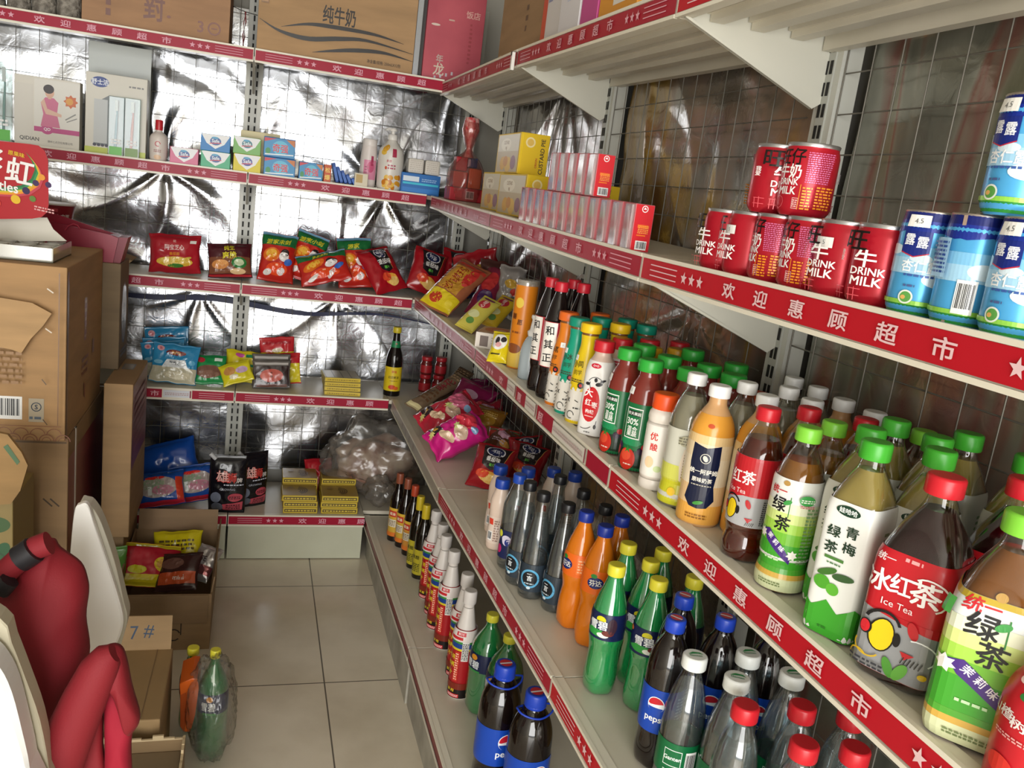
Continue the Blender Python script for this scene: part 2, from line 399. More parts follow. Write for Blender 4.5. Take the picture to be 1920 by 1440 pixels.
# right-hand run, three bays; u runs towards the camera
WHERE = ['far bay against the back corner', 'middle bay', 'near bay beside the camera']
for k in range(3):
    L = YJ[k]-YJ[k+1]; bay = thing('shelving_bay', 'white metal shop shelving on the right wall, %s' % WHERE[k], 'shelving', (XB, YJ[k+1], 0), 0, 'right wall shelving bays')
    o = Vector(bay.location)
    for l in 'TUVWX':
        def G(u, d, dz, l=l, k=k, L=L):
            t = u/L; return Vector((RX[l][k]+(RX[l][k+1]-RX[l][k])*t+d, YJ[k]-u, RZ[l][k]+(RZ[l][k+1]-RZ[l][k])*t+dz))-o
        xf = min(RX[l][k], RX[l][k+1])
        kw = {}
        red = '#a41d32' if k < 2 else '#b81b28'
        if l == 'W' and k == 0: art = [R(.004, -.015, L-.004, .015, '#a39c92')]+[R(u, -.012, u+.006, .010, '#6a5450') for u in (.30, .38, .46, .55)]
        elif l == 'V' and k == 1: art = strip_art(L, [(.004, .30), (.37, .44), (.52, .62), (.80, .896)], '#a41e34')
        elif l == 'X': art = [R(.004, -.014, L-.004, .014, '#7d2f36'), R(.004, -.015, L-.004, -.010, '#5d4a42')]+[E(L*f_, .012, .012, .004, '#5b3226') for f_ in (.1, .35, .62, .8)]
        else: art = strip_art(L, None, red, '#e6c3c6' if k == 2 else '#e0a4b0')
        shelf(bay, G, L, XB-xf-.006, 0, l, ribs=(l in 'TU'), art=art)
    Pt = lambda u, d, z, k=k: Vector((XB+d, YJ[k]-u, z))-o
    upright(bay, Pt, 2.12, -.004, .046)
    mesh_back(bay, Pt, L, .24, 2.05, .06, .06)
    for l in 'TUVW':
        zt = RZ[l][k]; xf = RX[l][k]+.01
        Pb = lambda u, d, z, k=k, xf=xf: Vector((xf+d, YJ[k]-u, z))-o
        bracket(bay, Pb, XB-xf-.008, zt, .115, .014 if l == 'T' else .02)
        if k == 2: bracket(bay, lambda u, d, z, xf=xf: Vector((xf+d, YJ[3]-u, z))-o, XB-xf-.008, RZ[l][3], .115, -.014)
    xf = min(RX['X'][k], RX['X'][k+1])+.018
    MB().box(xf-o.x, XB-o.x, YJ[k+1]-o.y+.002, YJ[k]-o.y-.002, 0, RZ['X'][k]-.022, varied('#b3afa2', '#8f8a7d', 9, .5)).build('kick_panel', bay)
# back run, two bays
for k, (xa, nm) in enumerate(((-.9, 'left bay behind the stacked cartons'), (0, 'right bay that runs into the corner'))):
    L = .9 if k == 0 else .872; bay = thing('shelving_bay', 'white metal shop shelving on the back wall, %s' % nm, 'shelving', (xa, YB, 0), 0, 'back wall shelving bays')
    o = Vector(bay.location)
    for l in 'TUVWX':
        # the deck ends where the right-hand run's shelf begins
        Le = .9 if k == 0 else {'T': .640, 'U': .640, 'V': .612, 'W': .560, 'X': .500}[l]
        G = lambda u, d, dz, l=l, xa=xa: Vector((xa+u, BY[l]+d, BZ[l]+dz))-o
        if l == 'W' and k == 0: art = strip_art(.9, [(.0, .655), (.755, .896)], '#a01c36', fade='#d4d6dc')
        else: art = strip_art(.9, None, '#a01c36', '#dc9fb0')
        if k: art = [a for a in art if a[0] == 't' and a[2] < Le-.012 or a[0] == 'p' and max(q[0] for q in a[1]) < Le or a is art[0]]; art[0] = R(.004, -.0155, Le-.002, .0155, '#a01c36')
        shelf(bay, G, Le, YB-BY[l]-.008, 0, l, art=art)
        if k:   # the part of the deck that runs on into the corner behind the other shelf
            MB().box(Le, .868, YJ[0]-o.y+.012, -.008, BZ[l]+.004, BZ[l]+TOP, ENAMEL).build('shelf_panel', bay)
    Pt = lambda u, d, z, xa=xa: Vector((xa+u, YB+d, z))-o
    upright(bay, Pt, 2.12, -.03, .03)
    if k: upright(bay, Pt, 2.12, .80, .85)
    mesh_back(bay, Pt, L, .24, 2.05, .072, .078)
    for l in 'TUVW': bracket(bay, lambda u, d, z, l=l, xa=xa: Vector((xa+u, BY[l]+.01+d, z))-o, YB-BY[l]-.02, BZ[l], .10, .0)
    Lk = .9 if k == 0 else .5
    kp = MB().box(.004, Lk-.004, BY['X']+.012-o.y, -.01, .004, BZ['X']-.024, varied('#c5c7b2', '#b5b59f', 5, .4, 0, 0, 0, (1, 1, 1), .3, .8)).build('kick_panel', bay)

# ------------------------------------------------------------------ crumpled plastic sheets behind the wire
def sheet(name, Pt, L, z0, z1, gathers, mat, seed, label, nx=90, nz=170, low=.014, hi=.003, col=0):
    vs = []; fs = []
    def h(u, z):
        p = Vector((u*3+seed, z*3, seed)); a = low*noise.noise(p*.8)+hi*noise.noise(p*4)
        a += .006*abs(noise.noise(Vector((u*1.3+seed, z*5+2*noise.noise(p*.8), 3))))*2
        for gu, gz, amp, kk, ph in gathers:
            du, dz = u-gu, z-gz; r = math.hypot(du, dz)+1e-4; an = math.atan2(du, -dz)
            w_ = 1-abs(math.sin(kk*an+ph+1.6*noise.noise(p*.6))); a += amp*min(1, r/.05)*math.exp(-r/.26)*w_*w_*.6
        return a
    for j in range(nz+1):
        for i in range(nx+1):
            u, z = L*i/nx, z0+(z1-z0)*j/nz; vs.append(Pt(u, .030-h(u, z), z))
    fs = [(j*(nx+1)+i, j*(nx+1)+i+1, (j+1)*(nx+1)+i+1, (j+1)*(nx+1)+i) for j in range(nz) for i in range(nx)]
    o = MB().add(vs, fs, mat, True).build('plastic_sheet'); tag(o, label, 'plastic sheet', 'plastic sheets behind the wire backs')
    return o
def foil(base, rough=.17, cols=None, metal=1, coat=0, scale=2.2, stretch=(1, 1, 1)):
    m = bpy.data.materials.new('crinkled_foil'); m.use_nodes = True; nt = m.node_tree; b = nt.nodes['Principled BSDF']; L = nt.links.new
    b.inputs['Base Color'].default_value = lin(base); b.inputs['Metallic'].default_value = metal; b.inputs['Roughness'].default_value = rough; b.inputs['Coat Weight'].default_value = coat
    b.inputs['Coat Roughness'].default_value = .08
    t = nt.nodes.new('ShaderNodeTexCoord'); n = nt.nodes.new('ShaderNodeTexNoise'); n.inputs['Scale'].default_value = 26; n.inputs['Detail'].default_value = 4; n.inputs['Distortion'].default_value = 1.2
    bp = nt.nodes.new('ShaderNodeBump'); bp.inputs['Strength'].default_value = .16; bp.inputs['Distance'].default_value = .006
    L(t.outputs['Object'], n.inputs['Vector']); L(n.outputs['Fac'], bp.inputs['Height']); L(bp.outputs['Normal'], b.inputs['Normal']); L(bp.outputs['Normal'], b.inputs['Coat Normal'])
    if cols:
        mp = nt.nodes.new('ShaderNodeMapping'); mp.inputs['Scale'].default_value = stretch; mp.inputs['Rotation'].default_value = (.75, 0, 0); n2 = nt.nodes.new('ShaderNodeTexNoise'); n2.inputs['Scale'].default_value = scale; n2.inputs['Detail'].default_value = 2.5; n2.inputs['Distortion'].default_value = .8
        r = nt.nodes.new('ShaderNodeValToRGB'); e = r.color_ramp.elements
        for i, (p_, c) in enumerate(cols):
            x = e[i] if i < 2 else e.new(p_)
            x.position = p_; x.color = lin(c)
        L(t.outputs['Object'], mp.inputs[0]); L(mp.outputs[0], n2.inputs['Vector']); L(n2.outputs['Fac'], r.inputs[0]); L(r.outputs[0], b.inputs['Base Color'])
    return m
FOIL = foil('#d9dce2', .19)
PB = lambda xa: (lambda u, d, z: Vector((xa+u, YB+.012+d, z)))
sheet('s', PB(-.9), .885, .22, 1.98, [(.60, 1.38, .030, 3.2, .3), (.1, 2.0, .02, 2, 1), (.75, .93, .022, 3.5, .5)], FOIL, 1.7, 'silver crinkled plastic sheet behind the back wall wire, left of the slotted post')
sheet('s', PB(.015), .775, .22, 1.98, [(.50, 1.38, .034, 3.0, 1.1), (.0, 1.45, .022, 2.3, .2), (.75, 1.85, .020, 4, .9), (.35, .95, .020, 3.2, .4)], FOIL, 5.2, 'silver crinkled plastic sheet behind the back wall wire, right of the slotted post')
PR = lambda k: (lambda u, d, z: Vector((XB+.012+d, YJ[k]-.055-u, z)))
sheet('s', PR(0), .93, .22, 1.98, [(.5, 1.8, .02, 6, .4)], foil('#8f8880', .22, [(.3, '#6c655e'), (.6, '#a8a39c')], .8, .3), 9.1, 'grey crinkled plastic sheet behind the far right wire back')
sheet('s', PR(1), .83, .22, 1.98, [(.15, 2.0, .045, 6, .4), (.5, 1.25, .02, 5, 0)], foil('#8a8478', .24, [(.3, '#5d564c'), (.44, '#8d867b'), (.55, '#a08a78'), (.63, '#ab8d4a'), (.75, '#77512f')], .55, .8, 2.2, (1, 2.2, .8)), 3.3, 'clear plastic sheet over faded yellow and brown print behind the middle wire back')
sheet('s', PR(2), .83, .22, 1.98, [(-.2, 2.1, .07, 7, 1), (.6, 1.2, .02, 5, .5)], foil('#8a8478', .24, [(.3, '#67675c'), (.45, '#8b8a7d'), (.54, '#8a5f54'), (.6, '#8e8a78'), (.72, '#6c7056')], .5, .8, 2.4, (1, 3.2, .7)), 13.7, 'clear plastic sheet over faded red and green print behind the near wire back')

vs = []
for i in range(41):
    x = -.55+i*.0345; z = .925-.035*i/40-.012*math.sin(i*.35); w = .012+.010*math.sin(i*.11)
    vs += [(x, YB+.006+.002*math.sin(i), z), (x, YB+.006, z-w)]
o = MB().add(vs+[(a, b+.002, c) for a, b, c in vs], [(2*i, 2*i+1, 2*i+3, 2*i+2) for i in range(40)]+[(82+2*i, 84+2*i, 85+2*i, 83+2*i) for i in range(40)], P('#1f2448', .5), True).build('fabric_strip')
tag(o, 'dark blue fabric strip sagging across the silver sheet behind the third shelf gap', 'strip')
# ------------------------------------------------------------------ bottles and cans
CLEAR = film('#f2f4f4', .15, .05)
def cap_mesh(r, h, z, m, ribs=True, ring=None, dome=0, top=None):
    s = MB(); fl = (lambda zz, a: 1+(.012 if (int(a/(2*PI)*48+.5) % 2) else -.012)) if ribs else None
    s.lathe([(z, r*.97), (z+h*.08, r), (z+h*.86, r), (z+h*.97, r*.94), (z+h, r*.86)], m, 48, True, True, 0, fl)
    if ring: s.lathe([(z-h*.22, r*1.02), (z-h*.04, r*1.03)], m, 28)
    if top: s.art(top, lambda u, v, off: (u, -(-v), z+h+off), step=None)
    return s
RS = [.95]
def bottle(name, cat, H, prof, body, cap, lab=None, art=(), fill=None, drink=None, capart=None, ringcol=None, sticker=None, flute=None, labrough=.3, seg=32, sm=3, extra=None, capr=True, labmetal=0):
    """prof: (z, r, squareness) with z as a share of H; lab: (z0, z1, colour)"""
    pr = smooth_prof([(a[0]*H, a[1]*RS[0], *a[2:]) for a in prof], sm)
    t = thing(name, 'bottle', cat)
    if drink is not None:
        MB().lathe(pr, CLEAR, seg, True, True, 0, flute).build('bottle_body', t)
        f = (fill or .9)*H; q = [(max(z, .0015), r-.0012, e) for z, r, e in pr if z < f]
        r_, e_ = prof_at(pr, f); q.append((f, r_-.0012, e_))
        MB().lathe(q, drink, seg, True, True, 0, flute).build('drink', t)
    else: MB().lathe(pr, body, seg, True, True, 0, flute).build('bottle_body', t)
    if lab:
        z0, z1, c = lab; z0 *= H; z1 *= H
        q = [(z0, *prof_at(pr, z0))]+[p for p in pr if z0 < p[0] < z1]+[(z1, *prof_at(pr, z1))]
        s = MB().lathe(q, P(c, labrough, labmetal), seg*2, False, False, .0005)
        rr = max(p[1] for p in q)
        if art: s.art(art, wrap(pr, rr), step=.0045, vstep=.012, base=.0009, lay=.00005, mat=lambda h: P(h, labrough))
        s.build('label', t)
    rc, hc, col = cap; rc *= 1.06 if RS[0] < 1 else 1.04; cz = prof[-1][0]*H
    cap_mesh(rc, hc, H-hc, P(col, .35), capr, ringcol, 0, capart).build('cap', t)
    if sticker:
        u, v, w_, h_, txt = sticker; s = MB(); s.art([R(u-w_/2, v-h_/2, u+w_/2, v+h_/2, '#f0f0ee'), T(txt, u, v, h_*.5, '#555', 1, 0, 0)], wrap(pr, max(p[1] for p in pr)), step=.004, vstep=.01, base=.0016); s.build('price_sticker', t)
    return t
def bands(w, items): return [R(-w, a, w, b, c) for a, b, c in items]
PR_ = {}
# shapes, as shares of the height
SH_TEA = [(0, .024), (.012, .0285), (.09, .0300), (.13, .0285), (.17, .0270), (.21, .0290), (.25, .0298), (.62, .0298), (.70, .0285), (.80, .0215), (.88, .0130), (.91, .0118), (.93, .0118), (.98, .0115)]
SH_COLA = [(0, .020), (.02, .026), (.10, .0275), (.25, .0270), (.32, .0262), (.36, .0282), (.60, .0282), (.70, .0262), (.82, .0175), (.90, .0120), (.93, .0115), (.98, .0112)]
def petaloid(H, d=.10): return lambda z, a: 1-(d*(1-min(1, z/(H*.14)))*(.5-.5*math.cos(5*a)))
k = lambda pr, s: [(a[0], a[1]*s, *a[2:]) for a in pr]
WD = .11
def plums(cu, cv): return [E(cu, cv, .0075, .0075, '#4d9a2c'), E(cu+.011, cv-.004, .0065, .0065, '#5cab35'), E(cu+.003, cv+.013, .010, .0035, '#3e6b2c', .5)]
def lemon(cu, cv, s=1): return [E(cu, cv, .0098*s, .0150*s, '#1f1b16', -.1), E(cu, cv, .0086*s, .0138*s, '#e2c21c', -.1), *ARC(cu, cv+.008*s, .0125*s, 20, 165, .0024*s, '#191718'), E(cu-.0115*s, cv+.002*s, .0045*s, .0065*s, '#191718'), E(cu-.0118*s, cv+.002*s, .0034*s, .0054*s, '#c8222c'), E(cu+.0115*s, cv+.001*s, .003*s, .006*s, '#191718')]

def protos():
    p = PR_
    # dark herbal tea with red cap
    H = .246; z = lambda f: f*H
    p['herbal'] = bottle('herbal_tea_bottle', 'bottle', H, [(0, .021), (.02, .0265), (.10, .0275), (.20, .0250), (.24, .0268), (.28, .0272), (.64, .0270), (.68, .0262), (.80, .0195), (.90, .0120), (.94, .0115), (.985, .0112)], P('#140b0c', .12, coat=.4), (.0135, .020, '#c01f30'),
        (.28, .665, '#b51f2e'), [R(-.019, z(.285), .012, z(.66), '#ece7df'), T('和', -.004, z(.59), .020, '#17171a', 1.1, .1), T('其', -.004, z(.475), .020, '#17171a', 1.1, .1), T('正', -.004, z(.36), .020, '#17171a', 1.1, .1), E(-.046, z(.56), .010, .010, '#e9dfd6'), E(-.046, z(.56), .007, .007, '#b51f2e'), T('和', -.046, z(.56), .009, '#e9dfd6')], flute=lambda zz, a: 1+.012*math.sin(zz*900) if zz < .045 else 1)
    # cold brew teas: sleeve in three colours over a white face
    H = .194; z = lambda f: f*H
    for nm, c, cc, t1 in (('orange', '#dd7d22', '#e26a24', '茗'), ('teal', '#17997b', '#0f8a70', '冰'), ('yellow', '#dfc01c', '#e8c01a', '同')):
        p['brew_'+nm] = bottle('cold_brew_tea_bottle', 'bottle', H, [(0, .022), (.015, .0265), (.10, .0270), (.35, .0262), (.50, .0245), (.66, .0200), (.76, .0160), (.82, .0155), (.86, .0162), (.89, .0168), (.91, .0165), (.97, .0160)], P('#7a4f2e', .15), (.0188, .0175, cc),
            (.01, .885, c), [R(-WD, z(.01), WD, z(.34), '#ded9d0'), *[LN(-.028+i*.012, z(.34), -.024+i*.012, z(.39 if i % 2 else .36), .007, '#ded9d0') for i in range(6)], T('小'+t1, -.002, z(.60), .013, '#3b3322', 1, .1), T('同学', .001, z(.52), .010, '#3b3322', 1, .1, 0), PRINT(-.014, z(.42), .014, z(.46), 2, '#4a3d2a'),
             E(.012, z(.40), .006, .006, '#1c1a1c'), E(.012, z(.40), .003, .003, '#c43030'), LN(-.012, z(.22), -.006, z(.26), .0014, '#222'), LN(-.006, z(.22), -.012, z(.26), .0014, '#222'), LN(.005, z(.25), .012, z(.235), .0014, '#222'), ARC(0, z(.10), .007, 0, 300, .0014, '#222'), PRINT(.004, z(.16), .016, z(.185), 1, '#222'), PRINT(-.04, z(.05), -.02, z(.3), 7, '#8a8378')], capr=True, sticker=(-.012 if nm != 'orange' else .02, z(.66), .013, .010, '5'))
    # white red-date milk drink
    H = .176; z = lambda f: f*H
    p['date'] = bottle('date_milk_bottle', 'bottle', H, [(0, .020, 3), (.012, .0255, 3), (.06, .0265, 3), (.40, .0262, 3), (.60, .0262, 3), (.70, .0262, 2.5), (.78, .0235), (.83, .0180), (.87, .0162), (.97, .0160)], P('#cdb3a4', .3), (.0178, .0205, '#c4202c'),
        (.012, .79, '#e4e1dd'), [E(0, z(.34), .0155, z(.185), '#c62128'), T('大', -.006, z(.46), .017, '#f3eeea', 1), T('红', -.005, z(.36), .013, '#f3eeea', .9), T('枣', .007, z(.34), .012, '#f3eeea', .9), T('枸杞', 0, z(.265), .008, '#f3eeea'), LN(-.008, z(.215), .008, z(.215), .0018, '#e8b8b4'), E(.0, z(.745), .010, .0045, '#c4243a'), T('O+O', 0, z(.745), .005, '#f1e8e8'),
         E(.010, z(.56), .006, .0035, '#28262a', .3), E(.004, z(.60), .003, .004, '#28262a'), E(.016, z(.60), .005, .002, '#28262a', .4), E(-.010, z(.55), .004, .003, '#28262a'), ARC(.004, z(.555), .013, 20, 160, .001, '#28262a'), ARC(.004, z(.555), .010, 160, 240, .001, '#28262a'), LN(.014, z(.18), .013, z(.13), .001, '#28262a'), E(.0125, z(.115), .0022, .004, '#28262a'), ARC(-.006, z(.17), .016, 250, 320, .001, '#28262a'), PRINT(-.004, z(.04), .006, z(.06), 1, '#555'), PRINT(.028, z(.1), .05, z(.6), 14, '#8d8a88')], seg=36, flute=None)
    # tomato and berry vegetable juice
    H = .184; z = lambda f: f*H
    p['vegjuice'] = bottle('vegetable_juice_bottle', 'bottle', H, [(0, .024), (.015, .029), (.10, .0300), (.20, .0294), (.28, .0300), (.58, .0298), (.64, .0290), (.76, .0250), (.83, .0185), (.87, .0165), (.97, .0162)], P('#7c2e26', .14, coat=.3), (.0190, .0195, '#2fa53a'),
        (.012, .615, '#156b3c'), [R(-WD, z(.012), WD, z(.20), '#1b2f20'), R(-.014, z(.30), .014, z(.575), '#e9ece6'), R(-.0128, z(.31), .0128, z(.565), '#156b3c'), R(-.0100, z(.505), .0100, z(.550), '#18201c'), T('农夫果园', 0, z(.527), .0058, '#eef0ea'), T('30%', -.001, z(.455), .0145, '#eef0ea', .85), T('混合', 0, z(.39), .009, '#eef0ea'), T('果蔬', 0, z(.345), .009, '#eef0ea'), PG([(-.02, z(.27)), (-.012, z(.24)), (.012, z(.24)), (.02, z(.27)), (.013, z(.30)), (-.013, z(.30))], '#1d8a55'),
         E(-.002, z(.115), .0145, z(.10), '#c22a1c'), E(-.004, z(.15), .009, z(.05), '#d64a30'), STAR(-.002, z(.205), .008, '#2e7a30', 1, 5, .3), E(.019, z(.20), .006, .006, '#2a1430'), E(.024, z(.24), .005, .005, '#b5202c'), E(-.019, z(.22), .006, .006, '#43204a'), E(-.024, z(.17), .006, .008, '#b82030'), PRINT(-.006, z(.06), .008, z(.08), 1, '#f0d8c8'), *[R(.034, z(.08), .05, z(.56), '#1a5c38')], PRINT(.034, z(.1), .05, z(.55), 18, '#b9cdb8')], sticker=(-.016, z(.72), .014, .012, '5'))
    p['shortyellow'] = bottle('mango_juice_bottle', 'bottle', .172, [(0, .022), (.015, .0265), (.10, .0275), (.62, .0270), (.74, .0235), (.82, .0170), (.87, .0160), (.97, .0158)], P('#b8742c', .2), (.0185, .019, '#cf9d22'), (.03, .6, '#cf9a26'), [E(0, .06, .012, .016, '#d9641c'), PRINT(-.012, .085, .012, .097, 2, '#5a3a14')])
    # white yoghurt drink, orange cap
    H = .150; z = lambda f: f*H
    p['yoghurt'] = bottle('yoghurt_drink_bottle', 'bottle', H, [(0, .019), (.015, .0235), (.08, .0240), (.12, .0225), (.16, .0238), (.66, .0238), (.70, .0226), (.74, .0238), (.80, .0230), (.84, .0190), (.88, .0175), (.97, .0172)], P('#e2d9cf', .3), (.0188, .0240, '#e6511d'),
        (.15, .68, '#e9e4dc'), [T('优', -.006, z(.57), .013, '#cf3026', 1), T('酸', -.004, z(.46), .012, '#cf3026', 1), E(-.008, z(.30), .007, .009, '#e9c9a2'), E(.006, z(.24), .006, .005, '#c8d7a0'), R(.016, z(.2), .028, z(.6), '#efe9e0'), PRINT(.017, z(.2), .027, z(.6), 9, '#7e8a6a'), LN(.014, z(.17), .014, z(.42), .0012, '#5a3a28')], flute=None)
    # pale lemon drink with white cap
    H = .198; z = lambda f: f*H
    p['lemon'] = bottle('lemon_drink_bottle', 'bottle', H, SH_TEA, None, (.0132, .0165, '#e6e6e4'), (.03, .60, '#c9c8ba'), [R(-WD, z(.03), WD, z(.22), '#c4c22c'), R(-WD, z(.22), WD, z(.33), '#c9ca5c'), PG([(-.004, z(.22)), (.018, z(.19)), (.022, z(.40)), (.016, z(.47)), (-.003, z(.46)), (-.007, z(.34))], '#d9c9b4'), PRINT(-.002, z(.24), .016, z(.43), 9, '#8b6a58'), E(.010, z(.12), .009, .008, '#d8d55a'), E(-.012, z(.13), .006, .006, '#e0b830'), LN(.005, z(.10), .010, z(.15), .0012, '#c0562a'), E(-.002, z(.52), .010, .008, '#a9a58a'), PRINT(-.012, z(.49), .012, z(.55), 3, '#6e6a55')], fill=.84, drink=drinkmat('#c9bfa0', .5))
    # milk tea
    H = .196; z = lambda f: f*H
    p['milktea'] = bottle('milk_tea_bottle', 'bottle', H, [(0, .026), (.012, .0310), (.20, .0315), (.45, .0318), (.62, .0315), (.72, .0290), (.80, .0215), (.86, .0140), (.90, .0128), (.98, .0125)], P('#c79a6a', .25), (.0140, .0165, '#e9e9e8'),
        (.02, .80, '#d9983a'), [R(-WD, z(.58), WD, z(.66), '#dfc08a'), R(-WD, z(.02), WD, z(.16), '#dda24a'), R(-WD, z(.16), WD, z(.30), '#dcb98a'), R(-WD, z(.30), WD, z(.50), '#e0d0b4'), R(-WD, z(.50), WD, z(.60), '#ddc9a6'), E(0, z(.73), .005, .003, '#c04a20'),
         PG([(-.019, z(.60)), (0, z(.575)), (.019, z(.60)), (.020, z(.46)), (.017, z(.30)), (.021, z(.20)), (.012, z(.145)), (0, z(.135)), (-.012, z(.145)), (-.021, z(.20)), (-.017, z(.30)), (-.020, z(.46))], '#141a35'), ARC(0, z(.50), .0065, 0, 360, .0009, '#d8d4c8', 16), E(0, z(.50), .003, .0045, '#d8d4c8', .5), T('统一阿萨姆', 0, z(.405), .0078, '#efeae0', .95), T('原味奶茶', 0, z(.345), .0070, '#efeae0', .95), PRINT(-.013, z(.30), .013, z(.315), 1, '#b5afa2'), E(.0, z(.18), .007, .0026, '#3b8a34', .3), PRINT(-.014, z(.06), .014, z(.10), 2, '#8a5a20')], labrough=.22)
    # iced red tea, half litre
    H = .197; z = lambda f: f*H
    red = lambda H, g=1: [R(-WD, .62*H*g, WD, .66*H*g, '#b81f28')]
    p['icetea'] = bottle('iced_tea_bottle', 'bottle', H, SH_TEA, None, (.0138, .0170, '#c41f2b'), (.24, .69, '#a9a9ab'), [R(-WD, z(.44), WD, z(.69), '#b81f28'), PG([(-.045, z(.44)), (-.02, z(.40)), (.006, z(.44))], '#b81f28'), T('红茶', .000, z(.555), .0185, '#efe9e8', .95, .05), T('冰', -.024, z(.56), .014, '#efe9e8', .9, .05), T('Ice Tea', -.004, z(.465), .0085, '#e9d8d8', 1, 0, 0), lemon(-.008, z(.335), .9), E(.014, z(.39), .003, .006, '#b8262c', .4), PG([(.012, z(.30)), (.022, z(.30)), (.017, z(.27))], '#b8262c'), *[LN(.014+.002*i, z(.25), .016+.002*i, z(.275), .0005, '#2b2b2b') for i in range(5)], PRINT(.030, z(.26), .043, z(.43), 12, '#46464a'), E(-.022, z(.28), .004, .003, '#7b8a5a')], fill=.80, drink=drinkmat('#7c2410', .6), labmetal=0, labrough=.25)
    # green tea, half litre
    def gt_art(H, s, w=.025):
        z = lambda f: f*H
        return [R(-WD, z(.50), WD, z(.56), '#dfe2c6'), R(-WD, z(.44), WD, z(.50), '#c9da86'), R(-WD, z(.38), WD, z(.44), '#9cc94c'), R(-WD, z(.31), WD, z(.38), '#6db233'), R(-WD, z(.16), WD, z(.31), '#3f9a2c'), R(-WD, z(.095), WD, z(.16), '#c9a24a'), R(-WD, z(.02), WD, z(.10), '#cdd2a8'), R(-WD, z(.13), WD, z(.16), '#4f9d33'),
            T('统一', -.010*s, z(.625), .0105*s, '#c0242c', 1), E(-.002*s, z(.675), .004*s, .003*s, '#b08a4a'), T('绿', -.007*s, z(.545), .0185*s, '#16161a', 1, -.05), T('茶', .001*s, z(.435), .0185*s, '#16161a', 1, -.05), LN(.006*s, z(.60), .006*s, z(.48), .0009*s, '#2f7a3a'), E(.003*s, z(.565), .005*s, .0026*s, '#3c9446', .5),
            PG([(-.020*s, z(.37)), (-.012*s, z(.385)), (.004*s, z(.315)), (.017*s, z(.235)), (.017*s, z(.195)), (-.001*s, z(.265)), (-.014*s, z(.315))], '#45287a'), *[T(c, (-.009+.0075*i)*s, z(.345-.030*i), .0070*s, '#ece8f2', 1, -.5) for i, c in enumerate('茉莉味')], *[STAR(u*s, z(v), .0065*s, '#ece9e2', 1, 7, .6) for u, v in ((-.021, .345), (.018, .255))], PRINT(-.012*s, z(.20), .006*s, z(.225), 1, '#bfe0b0'), PRINT(-.014*s, z(.05), .012*s, z(.08), 2, '#6f7d50'),
            PRINT(.024*s, z(.2), .036*s, z(.56), 16, '#6a8a5c'), E(.022*s, z(.60), .008*s, .006*s, '#3f9a4c'), PRINT(.016*s, z(.585), .03*s, z(.61), 2, '#e8efe2'), PRINT(.016*s, z(.555), .03*s, z(.575), 2, '#c0506a')]
    p['greentea'] = bottle('green_tea_bottle', 'bottle', H, SH_TEA, None, (.0138, .0170, '#7cc63c'), (.02, .70, '#e0e1dd'), gt_art(H, 1), fill=.80, drink=drinkmat('#d08430', .6), labrough=.25)
    # green plum tea, square bottle
    H = .214; z = lambda f: f*H
    SQ = [(0, .024, 4), (.015, .0285, 5), (.10, .0295, 6), (.45, .0295, 6), (.64, .0295, 6), (.72, .0275, 4), (.80, .0215, 2.6), (.86, .0150), (.90, .0128), (.98, .0125)]
    p['plumtea'] = bottle('plum_tea_bottle', 'bottle', H, SQ, None, (.0148, .0190, '#3fa52e'), (.015, .70, '#e0e1dc'), [R(-WD, z(.015), WD, z(.15), '#3d9c2c'), *[PG([(-.12+.026*i, z(.149)), (-.107+.026*i, z(.20)), (-.094+.026*i, z(.149))], '#3d9c2c') for i in range(9)], E(0, z(.66), .012, .0055, '#1c3a2a'), T('娃哈哈', 0, z(.66), .0062, '#e8eee8'), T('青', .008, z(.565), .013, '#1d3424', 1), T('梅', .008, z(.485), .013, '#1d3424', 1), T('绿', -.009, z(.545), .013, '#1d3424', 1), T('茶', -.009, z(.465), .013, '#1d3424', 1), R(-.013, z(.405), .006, z(.42), '#4b7a3a'), PRINT(-.010, z(.38), .004, z(.395), 1, '#5b7f5a'), plums(-.010, z(.28)), E(.008, z(.335), .010, .004, '#3a5a34', .2), PRINT(-.006, z(.05), .004, z(.07), 1, '#2a7020'), PRINT(.036, z(.1), .052, z(.6), 16, '#7d9a74')], fill=.86, drink=drinkmat('#e0c468', .5), seg=40, labrough=.25)
    # litre bottles
    H = .207; z = lambda f: f*H
    SL = [(0, .030, 3), (.012, .0370, 4), (.07, .0400, 5), (.30, .0402, 5), (.56, .0400, 5), (.64, .0370, 4), (.74, .0290, 3), (.84, .0170), (.88, .0140), (.90, .0135), (.98, .0132)]
